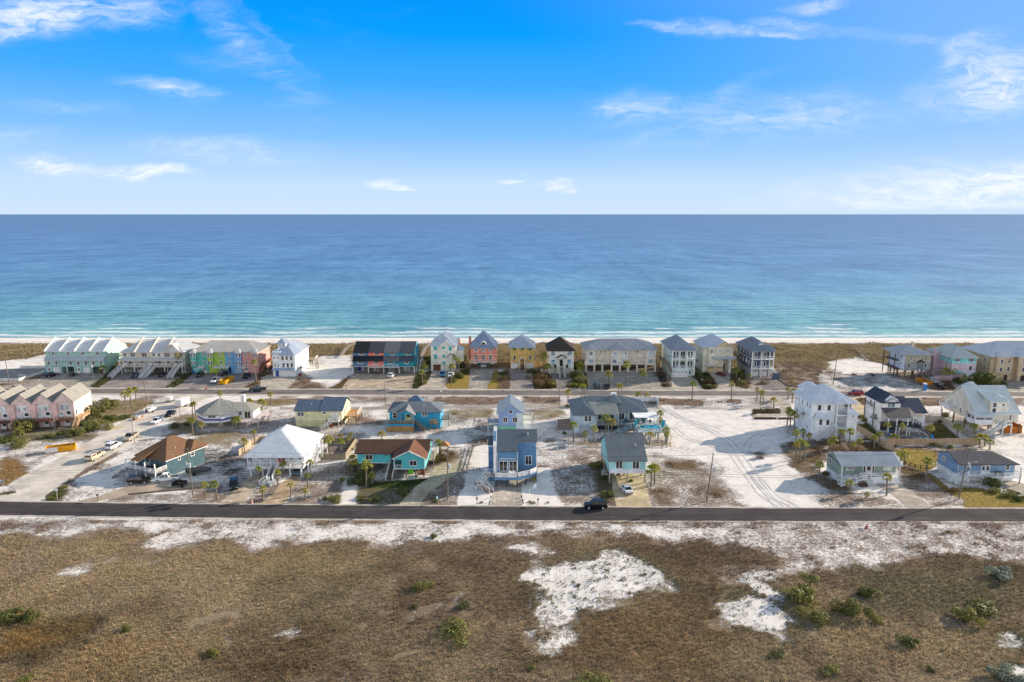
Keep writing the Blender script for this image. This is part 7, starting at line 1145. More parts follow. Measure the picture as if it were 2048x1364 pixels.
fence([(478,911),(493,902),(504,889),(521,884),(545,883)], 1.6, W_, 'wooden fence left of the pyramid roofed white house'); fence([(648,887),(712,887),(700,905),(691,919),(642,921)], 1.6, 'a89880', 'wooden fence around the palm yard right of the pyramid roofed white house')
fence([(1705,856),(1722,866),(1748,882),(1766,896),(1786,902)], 1.8, W_, 'wooden privacy fence between the white three storey house and the pool yard'); fence([(1775,890),(1850,891),(1958,889)], 1.8, 'c6a98c', 'long pinkish wooden privacy fence in front of the fenced pool'); fence([(1958,889),(1925,868),(1882,845),(1850,842)], 1.8, 'b9b2a6', 'weathered grey wooden fence beside the huge roofed cream house')
fence([(1136,868),(1137,892),(1213,893)], 1.0, 'd9c39a', 'low rail fence around the palm yard left of the aqua house', 'wood', rails=True); fence([(1288,893),(1340,894),(1342,880)], 1.0, 'c9a878', 'low rail fence around the palms right of the aqua house', 'wood', rails=True)
fence([(-60,762),(0,762),(38,762),(97,743)], 1.0, 'e6e2dc', 'low white wall around the empty lot left of the mint townhouses', 'plain'); fence([(41,737),(97,737)], 1.1, 'ecebe8', 'white picket fence left of the mint townhouses')
fence([(947,893),(941,915),(933,942),(960,943)], .9, '6a5f55', 'low dark fence left of the mid blue house', 'wood', rails=True, gap=1.8); fence([(1810,930),(1830,937),(1852,939)], 1.0, '3f3a35', 'short dark fence between the sage and the sky blue house', 'wood', rails=True, gap=1.2); fence([(1700,892),(1730,880),(1760,884)], .6, '6b5a48', 'low timber edging on the scrub bank below the white three storey house', 'wood', gap=2)
fence([(258,990),(330,983),(420,975)], .35, '7a6a58', 'low timber edging in front of the boat trailer', 'wood', gap=3); fence([(1540,750),(1556,757),(1579,773)], .4, 'c9b9a6', 'low stone edging right of the navy balcony house', 'wood', gap=1.1)
def boardwalk(pts, label, z=.9):
    P = [Vector((*at(*p), 0)) for p in pts]; o = empty('boardwalk', P[0], 0, label, 'boardwalk', 'beach boardwalks'); P = [p-P[0] for p in P]
    for a, b in zip(P, P[1:]):
        d = (b-a).normalized(); n = Vector((-d.y, d.x, 0))*.7; za, zb = [z+max(0, gz1(o.location.x+q.x, o.location.y+q.y)) for q in (a, b)]
        MB().add([a-n+Vector((0,0,za-.1)), b-n+Vector((0,0,zb-.1)), b+n+Vector((0,0,zb-.1)), a+n+Vector((0,0,za-.1)), a-n+Vector((0,0,za)), b-n+Vector((0,0,zb)), b+n+Vector((0,0,zb)), a+n+Vector((0,0,za))], [(3,2,1,0),(4,5,6,7),(0,1,5,4),(1,2,6,5),(2,3,7,6),(3,0,4,7)]).build('deck', mat('wood', 'b0a596'), o)
        mb = MB(); k = max(1, round((b-a).length/2.4))
        for s in (-1, 1):
            mb.bar(a+n*s+Vector((0,0,za+.9)), b+n*s+Vector((0,0,zb+.9)), .04)
            for i in range(k+1): c = a.lerp(b, i/k)+n*s; zz = za+(zb-za)*i/k; mb.bar(c+Vector((0,0,-.3)), c+Vector((0,0,zz+.9)), .05)
        mb.build('railing', mat('wood', 'a89c8c'), o)
boardwalk([(683,716),(695,702),(714,688)], 'long wooden boardwalk crossing the dunes left of the rowhouses'); boardwalk([(844,718),(851,704),(861,690)], 'wooden boardwalk between the rowhouses and the shuttered cream house'); boardwalk([(1735,722),(1715,706),(1700,692)], 'sand coloured boardwalk crossing the dunes left of the unfinished house', .2)
def small(name, px, py, label, cat, parts, group=None, rz=0, z=.02):
    x, y = at(px, py); o = empty(name, (x, y, z), math.radians(rz), label, cat, group)
    for nm, mb, m in parts: mb.build(nm, m, o)
    return o
def mailbox(px, py, label, col='e8ecec'):
    small('mailbox', px, py, label, 'mailbox', [('post', MB().box(-.06, .06, -.06, .06, 0, 1.1), mat('wood', '8a7d6c')), ('box', MB().prism([(-.16, 1.1), (.16, 1.1), (.16, 1.3), (.1, 1.42), (-.1, 1.42), (-.16, 1.3)], 'y', -.3, .3), mat('paint', col))], 'mailboxes')
mailbox(874, 1007, 'pale aqua mailbox on the scrub verge left of the mid blue house', '9fd8dc'); mailbox(954, 1008, 'dark mailbox on the sand left of the mid blue house drive', '3a3a3c'); mailbox(1370, 1013, 'white mailbox on the verge left of the leaning pole', 'e8f4f4'); mailbox(1076, 1010, 'brown mailbox right of the mid blue house drive', '7a4a38'); mailbox(196, 1001, 'dark mailbox on the verge in front of the sand drive', '33302e')
mailbox(586, 768, 'white mailbox beside the drive of the white tower house'); mailbox(693, 778, 'dark mailbox on the beach road in front of the rowhouse lot', '2f2d2c'); mailbox(882, 790, 'white mailbox on the inland side opposite the shuttered cream house'); mailbox(1005, 789, 'dark mailbox opposite the salmon house', '3a3634'); mailbox(1404, 766, 'white mailbox between the mint and the pale cream tall houses'); mailbox(1478, 765, 'white mailbox left of the navy balcony house')
def signpost(px, py, h, label, face, name='road_sign', shape='sq', w=.6):
    n = 8 if shape == 'oct' else 4; r = w*.72; ph = math.pi/n; P = [(r*math.cos(ph+2*math.pi*i/n), h+r*math.sin(ph+2*math.pi*i/n)) for i in range(n)]
    small(name, px, py, label, 'sign', [('post', MB().box(-.04, .04, -.04, .04, 0, h+.1), mat('metal', 'a9abac')), ('panel', MB().prism(P, 'y', -.08, -.045), mat('paint', face))], 'road signs')
signpost(115, 1000, 2.3, 'square white sign on the scrub corner by the dirt road', 'f0f0ee'); signpost(413, 790, 2.2, 'red octagonal stop sign by the beach road', 'c62128', shape='oct'); signpost(342, 788, 2.2, 'white sign on the beach road left of the stop sign', 'e9e9e6', w=.5); signpost(8, 985, 2.4, 'small blue grey sign on the grass corner at the left edge', '8fa3ad'); signpost(403, 805, 1.6, 'small green white sign behind the octagonal house', 'b5d8c4', w=.4)
# the lettering of the stop sign, raised on its face
x, y = at(413, 790); cu = bpy.data.curves.new('lettering', 'FONT'); cu.body = 'STOP'; cu.size = .32; cu.align_x = 'CENTER'; cu.align_y = 'CENTER'; cu.extrude = .004
tmp = bpy.data.objects.new('lettering', cu); C.objects.link(tmp); dg = bpy.context.evaluated_depsgraph_get(); me = bpy.data.meshes.new_from_object(tmp.evaluated_get(dg)); bpy.data.objects.remove(tmp); me.materials.clear(); me.materials.append(mat('paint', 'f4f4f4'))
par = [q for q in C.objects if q.name.startswith('road_sign') and 'stop' in str(q.get('label'))][0]; lt = link('lettering', me, par, (0, -.086, 2.2)); lt.rotation_euler = (math.pi/2, 0, 0)
def hydrant(px, py, col, label): small('fire_hydrant', px, py, label, 'fire hydrant', [('barrel', MB().cyl((0,0,0),(0,0,.7),.13,.12,10).cyl((0,0,.7),(0,0,.86),.15,.05,10).cyl((0,0,0),(0,0,.06),.2,.2,10), mat('paint', col)), ('nozzle', MB().cyl((-.24,0,.5),(.24,0,.5),.07,.07,8).cyl((0,-.22,.46),(0,0,.46),.09,.09,8), mat('paint', col))], 'fire hydrants')
hydrant(504.3, 1007, 'e3b7a6', 'pale pink fire hydrant between the two drives of the pyramid roofed house'); hydrant(1733, 1058, 'b8202c', 'red fire hydrant on the sandy verge below the near road')
small('portable_toilet', 1849, 780, 'blue and orange portable toilet in front of the unfinished house', 'portable toilet', [('cabin', MB().box(-.6,.6,-.6,.6,.1,2.1), mat('paint', '2f7fc4')), ('roof', MB().prism([(-.66,2.1),(.66,2.1),(.5,2.35),(-.5,2.35)], 'y', -.66, .66), mat('paint', 'e8ecee')), ('door', MB().box(-.45,.45,-.64,-.605,.2,2.0), mat('paint', '3a8cd0')), ('side_panel', MB().box(-.63,-.605,-.5,.5,.2,2.0), mat('paint', 'd9853a'))], rz=-20)
small('play_tower', 889, 912, 'wooden play tower with a tan roof and swing beam right of the turquoise house', 'playset', [('leg', MB().bar((-.9,-.9,0),(-.9,-.9,3),.07).bar((.9,-.9,0),(.9,-.9,3),.07).bar((-.9,.9,0),(-.9,.9,3),.07).bar((.9,.9,0),(.9,.9,3),.07), mat('wood', '8a6a4a')), ('platform', MB().box(-1,1,-1,1,1.4,1.5), mat('wood', '9a7a58')), ('roof', MB().add([(-1.3,-1.3,2.9),(1.3,-1.3,2.9),(1.3,1.3,2.9),(-1.3,1.3,2.9),(0,0,4.0)],[(0,1,4),(1,2,4),(2,3,4),(3,0,4),(3,2,1,0)]), mat('wood', 'c98e58')), ('swing_beam', MB().bar((1,0,2.3),(4.2,0,2.3),.07).bar((4.2,0,2.3),(4.2,-1,0),.07).bar((4.2,0,2.3),(4.2,1,0),.07), mat('wood', '8a6a4a')), ('swing', MB().bar((2.4,0,2.3),(2.4,0,.6),.02).bar((2.8,0,2.3),(2.8,0,.6),.02).box(2.35,2.85,-.1,.1,.55,.6), mat('plain', '2f5f3f')), ('ladder', MB().bar((-1,-.2,0),(-.95,-.2,1.5),.05).bar((-1,.3,0),(-.95,.3,1.5),.05), mat('wood', '8a6a4a'))])
CH = [('outdoor_chair', 1776, 871, '2f7fd0', 'blue lounge chair left of the fenced pool'), ('outdoor_chair', 1866, 879, '3f8fd8', 'pale blue lounge chair right of the fenced pool'), ('outdoor_chair', 1783, 866, '2f6fc0', 'blue lounge chair nearest the screened porch'), ('outdoor_chair', 1068, 980, 'e8f0f4', 'white folding chair on the sand right of the mid blue house drive')]
for nm, px, py, c, lb in CH: small(nm, px, py, lb, 'chair', [('seat', MB().box(-.35,.35,-.5,.4,.35,.42).box(-.35,.35,-1.0,-.5,.3,.36), mat('paint', c)), ('backrest', MB().add([(-.35,.35,.4),(.35,.35,.4),(.35,.75,1.1),(-.35,.75,1.1),(-.35,.42,.38),(.35,.42,.38),(.35,.82,1.08),(-.35,.82,1.08)],[(0,1,2,3),(7,6,5,4),(3,2,6,7),(1,5,6,2),(0,3,7,4),(0,4,5,1)]), mat('paint', c)), ('leg', MB().bar((-.3,-.9,0),(-.3,-.9,.32),.03).bar((.3,-.9,0),(.3,-.9,.32),.03).bar((-.3,.4,0),(-.3,.4,.4),.03).bar((.3,.4,0),(.3,.4,.4),.03), mat('paint', c))], 'outdoor chairs', rz=random.uniform(-40, 40))
x, y = at(1818, 876); o = empty('swimming_pool', (x, y, 0), 0, 'dark blue in ground pool with pale coping in the fenced yard', 'swimming pool'); q = [(2.4*math.cos(2*math.pi*i/20)*(1+.12*math.cos(2*math.pi*i/10)), 1.1*math.sin(2*math.pi*i/20)) for i in range(20)]; MB().prism([(a*1.12, b*1.2) for a, b in q], 'z', 0, .06).build('coping', mat('plain', 'd9d6d0'), o); MB().prism(q, 'z', .06, .075).build('pool_water', mat('glass', '1f5a74'), o)
for i, (px, lb) in enumerate([(1838, 'small round spa beside the dark blue pool')]): x, y = at(px+8, 877); o = empty('spa', (x, y, 0), 0, lb, 'spa'); MB().cyl((0,0,0),(0,0,.25),1.0,1.0,14).build('rim', mat('plain', 'd9d6d0'), o); MB().cyl((0,0,.25),(0,0,.26),.75,.75,14).build('pool_water', mat('glass', '3f8fa8'), o)
small('picnic_table', 1205, 882, 'dark picnic table in the palm yard behind the aqua house', 'table', [('table_top', MB().cyl((0,0,.72),(0,0,.78),.75,.75,10), mat('wood', '33332f')), ('bench', MB().box(-1.3,-.9,-.6,.6,.4,.46).box(.9,1.3,-.6,.6,.4,.46).box(-.6,.6,-1.3,-.9,.4,.46), mat('wood', '3a3a35')), ('leg', MB().bar((0,0,0),(0,0,.72),.1).bar((-1.1,0,0),(-1.1,0,.4),.06).bar((1.1,0,0),(1.1,0,.4),.06).bar((0,-1.1,0),(0,-1.1,.4),.06), mat('wood', '2f2f2b'))])
small('lumber_stack', 229, 857, 'stack of pale lumber at the edge of the dirt road', 'lumber', [('boards', MB().box(-2.6,2.6,-.5,-.1,0,.3).box(-2.4,2.5,0,.35,0,.2), mat('wood', 'd9c79a')), ('sheet', MB().box(-1.2,1.6,.5,1.6,0,.12), mat('wood', 'e0d4ae'))], rz=38)
small('debris_pile', 1100, 882, 'grey heap of weathered timber behind the mid blue house', 'timber pile', [('timber', (lambda mb: ([mb.bar((random.uniform(-1.4,1.4), random.uniform(-1,1), random.uniform(0,.4)), (random.uniform(-1.4,1.4), random.uniform(-1,1), random.uniform(.2,.9)), .06) for _ in range(24)], mb)[1])(MB()), mat('wood', '8f8c88'))])
small('barbecue', 690, 826, 'red and black barbecue on the sand beside the cyan house', 'barbecue', [('lid', MB().prism([(-.5,.8),(.5,.8),(.4,1.15),(-.4,1.15)], 'y', -.3, .3), mat('paint', 'c8402a')), ('leg', MB().bar((-.4,0,0),(-.4,0,.8),.04).bar((.4,0,0),(.4,0,.8),.04), mat('plain', '222222')), ('side_shelf', MB().box(.5,1,-.25,.25,.78,.82), mat('plain', '333333'))]); 
o_ = C.objects[-1]
BIN = [(203, 747, '5e2a2c', 'maroon wheeled bin by the mint townhouses'), (428, 745.5, '6a2a2e', 'maroon wheeled bin by the lime unit'), (600, 752, '7a2a30', 'dark red wheeled bin beside the white tower house'), (387, 746.5, '2a6fc4', 'blue wheeled bin beside the teal unit'), (662, 855, '8a4a2c', 'brown wheeled bin under the yellow house stairs')]
for px, py, c, lb in BIN: small('wheeled_bin', px, py, lb, 'bin', [('bin_body', MB().add([(-.28,-.3,.05),(.28,-.3,.05),(.28,.25,.05),(-.28,.25,.05),(-.34,-.36,1.0),(.34,-.36,1.0),(.34,.34,1.0),(-.34,.34,1.0)],[(3,2,1,0),(0,1,5,4),(1,2,6,5),(2,3,7,6),(3,0,4,7)]), mat('paint', c)), ('lid', MB().prism([(-.38,1.0),(.36,1.0),(.36,1.06),(-.38,1.1)], 'x', -.36, .36), mat('paint', c)), ('wheel', MB().cyl((-.3,.3,.12),(.3,.3,.12),.12,.12,8), mat('plain', '141414'))], 'wheeled bins')
for i, (px, py, side) in enumerate([(980, 1005, 'left'), (978.5, 1010, 'left'), (982, 996, 'left'), (1045, 1003, 'right'), (1046, 1008, 'right'), (1043.5, 995, 'right')]):
    nth = {5: 'middle', 10: 'nearest', 1010: 'nearest', 996: 'farthest', 1005: 'middle', 1003: 'middle', 1008: 'nearest', 995: 'farthest'}[py]
    small('bollard', px, py, f'short dark bollard, {nth} on the {side} side of the mid blue house drive', 'bollard', [('post', MB().cyl((0,0,0),(0,0,.5),.13,.12,8), mat('wood', '3a332e')), ('cap', MB().cyl((0,0,.5),(0,0,.56),.15,.05,8), mat('paint', '2a2623'))], 'driveway bollards')
small('cattle_marker', 1059, 993, 'thin white marker post on the sand right of the mid blue house drive', 'marker post', [('post', MB().cyl((0,0,0),(0,0,1.7),.04,.03,6), mat('paint', 'f0f0ee')), ('cap', MB().cyl((0,0,1.7),(0,0,1.76),.06,.03,6), mat('paint', 'e0e0dc'))]).name = 'marker_post'
small('garden_steps', 1690, 897, 'short wooden steps climbing the scrub bank between the palms', 'steps', [('stairs', (lambda mb: ([mb.box(-.6,.6,-1.5+.4*i,-1.1+.4*i,.15*i,.15*i+.08) for i in range(8)], mb)[1])(MB()), mat('wood', 'a59684')), ('railing', MB().bar((-.62,-1.5,.8),(-.62,1.6,1.9),.04).bar((.62,-1.5,.8),(.62,1.6,1.9),.04).bar((-.62,-1.5,0),(-.62,-1.5,.9),.05).bar((.62,-1.5,0),(.62,-1.5,.9),.05).bar((.62,1.5,0),(.62,1.5,1.9),.05), mat('wood', 'b5a894'))])
small('gazebo_arch', 1290, 803, 'white lattice screen behind the pool deck house', 'garden screen', [('panel', MB().box(-3.5,3.5,-.05,.05,0,1.6).box(3.4,3.6,-4,0,0,1.6), mat('boards', 'f0f0ec')), ('post', MB().box(-3.6,-3.4,-.1,.1,0,2).box(3.5,3.7,-.1,.1,0,2), mat('paint', 'f0f0ec'))]).name = 'garden_screen'
small('retaining_wall', 1545, 838, 'low dark timber retaining wall below the sand pad by the white house', 'retaining wall', [('timber', MB().box(-5.5,1.2,-.15,.1,0,.45).box(1.6,6.2,-.15,.1,0,.42), mat('wood', '4a443e')), ('cap', MB().box(-5.6,1.3,-.2,.15,.45,.5), mat('wood', '5c544c'))])
small('beach_umbrella_rack', 45, 757, 'small white gate frame at the low white wall', 'gate', [('post', MB().box(-1.2,-1.05,-.08,.08,0,1.5).box(-.1,.05,-.08,.08,0,1.5).box(1.05,1.2,-.08,.08,0,1.5), mat('paint', 'f0f0ee')), ('rail', MB().box(-1.2,1.2,-.05,.05,1.3,1.42), mat('paint', 'f0f0ee'))]).name = 'gate'
# ------------------------------------------------------------------ vegetation
def mesh_np(name, V, m, nv=3, smooth=False):        # V: (n, nv, 3)
    n = len(V); me = bpy.data.meshes.new(name); me.vertices.add(n*nv); me.vertices.foreach_set('co', V.reshape(-1).astype(np.float32))
    me.loops.add(n*nv); me.loops.foreach_set('vertex_index', np.arange(n*nv)); me.polygons.add(n); me.polygons.foreach_set('loop_start', np.arange(n)*nv)
    me.update(calc_edges=True); me.materials.append(m); return me
LEAF = [mat('leaf', c) for c in ('a3a852', '8f9a44', 'aaa556')]; DEADF = mat('leaf', '8f7a4e')
def crown_mesh(seed, nf=26, dead=False):
    r = random.Random(seed); T = []
    for i in range(nf):
        az = r.uniform(0, 6.283); el = math.radians(r.uniform(-62, -35) if dead else (r.uniform(-25, 75) if i > 5 else r.uniform(60, 88)))
        d = Vector((math.cos(az)*math.cos(el), math.sin(az)*math.cos(el), math.sin(el))); side = d.cross(Vector((0, 0, 1))); side = side.normalized() if side.length > .01 else Vector((1, 0, 0)); up = side.cross(d).normalized()
        st = r.uniform(.38, .55) if not dead else .3; b = d*st+Vector((0, 0, -.05)); w = side*.012; T.append([(0, 0, 0), b-w, b+w])
        fr = r.uniform(.42, .62)*(.8 if dead else 1); nl = 9
        for k in range(nl):
            a = math.radians(-78+156*k/(nl-1)+r.uniform(-5, 5)); L = fr*(1-.25*abs(a)/1.4)*r.uniform(.85, 1.1)
            tip = b+(d*math.cos(a)+side*math.sin(a))*L+up*(.07*math.cos(a*2))+Vector((0, 0, -L*r.uniform(.15, .55)*(1 if not dead else 1.3)))
            mid = b.lerp(tip, .5)+Vector((0, 0, .07)); q = (d*-math.sin(a)+side*math.cos(a))*.05
            T.append([b, mid-q, mid+q]); T.append([mid-q, tip, mid+q])
    return mesh_np('crown', np.array([[tuple(p) for p in t] for t in T]), DEADF if dead else LEAF[seed % 3])
CROWNS = [crown_mesh(i, 40) for i in range(6)]; DEADS = [crown_mesh(20+i, 11, True) for i in range(3)]
TRUNK = mat('wood', '8a7f70')
LAND = []
for k_, ph in (('mint green townhouse', 'mint townhouses'), ('cream townhouse', 'cream townhouses'), ('townhouse block painted teal', 'four coloured townhouses'), ('white three storey house with a small', 'white tower house'), ('rowhouse block', 'slate and coral rowhouses'), ('tall cream house', 'cream house with turquoise shutters'), ('salmon', 'salmon pink house'), ('mustard', 'mustard yellow house'), ('cream stucco', 'dark roofed stucco house'), ('long beige', 'beige condominium block'), ('tall mint green', 'tall mint balcony house'), ('tall pale cream', 'tall pale cream house'), ('tall navy', 'tall navy balcony house'), ('unfinished grey', 'unfinished house'), ('pink and turquoise', 'pink and turquoise house'), ('tan apartment', 'tan apartment block'), ('pale pink', 'pale pink gabled townhouses'), ('white octagonal', 'octagonal house'), ('pale yellow', 'pale yellow house'), ('bright cyan', 'bright cyan house'), ('pale green gabled', 'pale green gabled house'), ('large pale blue', 'house with the pool deck'), ('tall white three', 'big white three storey house'), ('white house with navy', 'navy roofed white house'), ('cream house with one', 'huge roofed cream house'), ('dark teal house', 'dark teal house'), ('white house with a pyramid', 'pyramid roofed house'), ('turquoise house', 'turquoise house'), ('mid blue house', 'mid blue house'), ('narrow aqua', 'narrow aqua house'), ('sage green', 'sage green house'), ('sky blue house', 'sky blue house')):
    o = [q for q in C.objects if q.parent is None and str(q.get('label', '')).startswith(k_)][0]
    w = [c for c in o.children if c.type == 'MESH' and c.name.startswith(('wall', 'roof'))]
    X0 = min(v[0] for c in w for v in c.bound_box); X1 = max(v[0] for c in w for v in c.bound_box); Y0 = min(v[1] for c in w for v in c.bound_box); Y1 = max(v[1] for c in w for v in c.bound_box)
    LAND.append((ph, o.location.x+X0, o.location.x+X1, o.location.y+Y0, o.location.y+Y1))
def auto_label(items, noun):               # items: (object, x, y, adjective) -> labels by nearest house, side and rank
    G = {}
    for it in items:
        o, x, y, adj = it; best = None
        for ph, X0, X1, Y0, Y1 in LAND:
            dx = max(X0-x, 0, x-X1); dy = max(Y0-y, 0, y-Y1)
            rel = ('left of' if x < X0 else 'right of') if dx >= dy*.9 else ('in front of' if y < Y0 else 'behind')
            d = math.hypot(dx, dy)
            if best is None or d < best[0]: best = (d, ph, rel)
        G.setdefault((adj, best[1], best[2]), []).append(it)
    ORD = ['leftmost', 'second from left', 'third from left', 'fourth from left', 'fifth from left', 'sixth from left', 'seventh from left', 'eighth from left', 'ninth from left', 'tenth from left', 'eleventh from left', 'twelfth from left']
    for (adj, ph, rel), L in G.items():
        L.sort(key=lambda q: pix(q[1], q[2])[0]); n = len(L)
        for i, (o, x, y, a) in enumerate(L):
            o['label'] = f'{adj} {noun} {rel} the {ph}' if n == 1 else f'{adj} {noun} {rel} the {ph}, {ORD[i] if i < n-1 or n > 12 else "rightmost"}'
PALMS = [(411.7,997,964,.8),(434.4,1000,962,.95),(489.6,906.4,878,1.2),(509.8,889,861.5,.85),(520,966,934,.75),(525.8,998,973,.85),(556,971,939,.75),(566.8,956,923,.8),(582.4,992,967,.75),(621.5,956,920,.85),(616,976,946.5,.7),(610.7,1000,976,.65),(659.6,911,873,1.2),(683,910,879,.9),(684.4,890,868,.7),(696.7,894,874,.7),(700.6,890,866,.7),(704.5,941,912,1.5),(733,974,923,1.25),
 (385.7,835,806,.9),(392,835,805,1.0),(382.2,857,836,1.0),(386,868,838,1.0),(405,868.4,844,1.0),(476.6,858,833,1.1),(470,860,835,1.1),(499.4,816,799,1.2),(523,816,800,1.5),(518,828,814,1.1),(516,841,829,1.1),(542.4,809,784.5,1.0),(440.8,805,782.6,.9),(252,821.6,784.5,1.4),(263.3,816,776.7,1.2),(272.9,807,774.8,1.1),(358.4,748.4,706.4,1.3),(512.5,765,720,1.2),(206,751,732,1.5),(220.7,738,722,2.2),
 (845,771,741,1.3),(850,755,729,1.3),(902.7,771,728,1.2),(917,753,716,1.2),(911,748,712,1.1),(1135.7,812,779.6,1.1),(1163.6,795,769,1.0),(1168.5,794,769,.9),(1216.7,767,743,1.6),(1251,766,723,1.6),(1284,767,741.6,1.4),(1237.8,792,769,1.1),(1244,793,769,.8),(1275,800,785,1.2),(1293,799,787,1.1),(1088,745.5,706,1.6),(1095,748,728,1.5),(1152,726,705,1.2),(1160,745,727,1.9),
 (1147,884.7,845.7,1.25),(1170,885.7,863,.85),(1187.7,885.7,853,1.1),(1211,872,830,1.35),(1223,872,838.5,1.3),(1299,892,865,1.0),(1318.8,865,822,1.0),(1319,866,835,.9),(1330,889,856,1.15),(1302,973,932,1.3),(1309,969,930,1.35),(1333,888,866,.8),
 (1383.8,801,763.5,1.2),(1462.6,802,763.5,1.0),(1500,767,748,.7),(1472,761,735,1.3),(1582.7,775,757.6,.8),(1576,798.6,776,1.0),(1584,806,778,1.0),(1513.5,801,776,.9),(1521,806,782,.9),(1525.7,810,782,.9),(1547,822,796,1.1),(1573.8,851.4,816,1.2),(1580,857,821,1.2),(1588.6,862,824.5,1.3),
 (1591,902,862,1.0),(1606,881,858.5,.85),(1617,892.5,866.7,.9),(1598,924,880,1.2),(1607,922,883,1.1),(1592,918,884,1.0),(1636.7,960.5,924,.9),(1668,902,874,1.0),(1681,885.5,860,1.0),(1697.7,890,858.5,1.1),(1716,902,878,.8),(1705.5,900.7,885,.8),(1747.7,898,871,.9),(1757.8,895,864,.9),(1772,873.7,846.7,1.0),(1802,877,848,.85),(1788,880,870,1.2),(1859.8,877,851,1.1),(1914,876,848,1.2),(1946.4,876,848,1.1),(1958.8,895,870,1.25),(1969,892.5,871,1.15),(1978.8,899.5,880.8,.9),(1801,925,902,1.2),(1807.5,930,904,1.1),(1852,962,917,1.1),(1773,991,950,1.1),(1698.4,987.5,961.7,.9),(1733.6,996,985,.6),
 (1890.8,761,736.7,1.7),(1905.8,761,737.6,1.6),(1928,771,752,1.2),(764,880.6,864,1.2),(879.4,911,880.5,1.1),(1068,966,956,.45),(1660,900,880,.9),(745,968,945,.9)]
items = []; rr = random.Random(5)
for i, (px, py, top, R) in enumerate(PALMS):
    x, y = at(px, py); z0 = gz1(x, y); h = max(.9, zat(px, top, x, y)-z0)
    hc = max(.45, h-R*.62); o = empty('palm_tree', (x, y, z0), rr.uniform(0, 6.28), 'palm', 'palm tree', 'palm trees among the houses')
    lx = rr.uniform(-.12, .12)*hc*.5; ly = rr.uniform(-.12, .12)*hc*.5; r0 = .13+.02*R; n = 7; vs = []; k = 6
    for j in range(k+1):
        t = j/k; c = (lx*t*t, ly*t*t, hc*t-.1*(j == 0)); r = r0*(1.25-.45*t+(.22 if j >= k-1 else 0)+(.05 if j % 2 else 0))
        vs += [(c[0]+r*math.cos(6.283*q/n), c[1]+r*math.sin(6.283*q/n), c[2]) for q in range(n)]
    mb = MB().add(vs, [(j*n+q, j*n+(q+1) % n, (j+1)*n+(q+1) % n, (j+1)*n+q) for j in range(k) for q in range(n)]+[tuple(range(k*n, k*n+n))])
    mb.build('trunk', TRUNK, o, smooth=True)
    c = link('crown', CROWNS[i % 6], o, (lx, ly, hc), rr.uniform(0, 6)); c.scale = (R*1.3, R*1.3, R*1.2)
    if i % 4 == 1: d = link('dead_fronds', DEADS[i % 3], o, (lx, ly, hc-.05), rr.uniform(0, 6)); d.scale = (R*.85,)*3
    items.append((o, x, y, 'tall' if h > 4.2 else ('mid height' if h > 3 else 'short')))
auto_label(items, 'palm')

def shrub_mesh(seed, m, n=1500, leaf=.055, lobes=7, flat=.75, twig=False, name='foliage'):
    g = np.random.default_rng(seed); cs = np.stack([g.normal(0, .42, lobes), g.normal(0, .42, lobes), g.uniform(.25, .8, lobes)*flat], 1); rs = g.uniform(.22, .48, lobes)
    k = g.integers(0, lobes, n); d = g.normal(size=(n, 3)); d /= np.linalg.norm(d, axis=1)[:, None]; rad = rs[k]*g.uniform(.55, 1.08, n)**.6
    p = cs[k]+d*rad[:, None]; p[:, 2] = np.abs(p[:, 2])*.95
    a = g.normal(size=(n, 3)); a /= np.linalg.norm(a, axis=1)[:, None]; b = np.cross(a, d); b /= np.linalg.norm(b, axis=1)[:, None]+1e-6; s = (leaf*g.uniform(.6, 1.4, n))[:, None]
    if twig: V = np.stack([p-b*s*.12, p+b*s*.12, p+a*s*2.2+[0, 0, .05]], 1)
    else: V = np.stack([p-a*s, p+b*s*.8, p+a*s, p-b*s*.8], 1)
    return mesh_np(name, V, m, 3 if twig else 4)
G1, G2, G3, G4 = mat('leaf', '5d663a'), mat('leaf', '7a7d48'), mat('leaf', '7d8a80'), mat('leaf', '6b5a40')
SM = {'green': [shrub_mesh(i, G1) for i in range(3)], 'olive': [shrub_mesh(10+i, G2) for i in range(3)], 'grey': [shrub_mesh(20+i, G3, 1800, .045) for i in range(2)], 'brown': [shrub_mesh(30+i, G4, 1500, .10, twig=True) for i in range(3)]}
STEM = MB().bar((0, 0, 0), (.1, .05, .5), .03).bar((0, 0, 0), (-.15, .05, .45), .03).bar((0, 0, 0), (0, -.15, .5), .025).mesh('stem', mat('wood', '6b5d4c'))
def shrub(px, py, w, kind, label, hf=.8, trunk=0, name='shrub', adj=None):
    x, y = at(px, py); z0 = gz1(x, y); D = y*CP+CAMH*SP; R = w/2*D/F/.75; o = empty(name, (x, y, z0), rr.uniform(0, 6), label or 'shrub', 'tree' if name.endswith('tree') else 'shrub', 'shrubs and small trees')
    L = SM[kind]; c = link('foliage' if name == 'shrub' else 'crown', L[rr.randrange(len(L))], o, (0, 0, trunk), 0); c.scale = (R, R, R*hf)
    if trunk: MB().cyl((0, 0, -.1), (.05, 0, trunk+.3*R), .13, .09, 7).bar((0, 0, trunk*.8), (R*.4, .1, trunk+.5*R*hf), .05).bar((0, 0, trunk*.8), (-R*.35, -.1, trunk+.5*R*hf), .05).build('trunk', mat('wood', '6b5d4c'), o)
    else: s = link('stem', STEM, o); s.scale = (R, R, R*hf)
    return o, x, y, adj
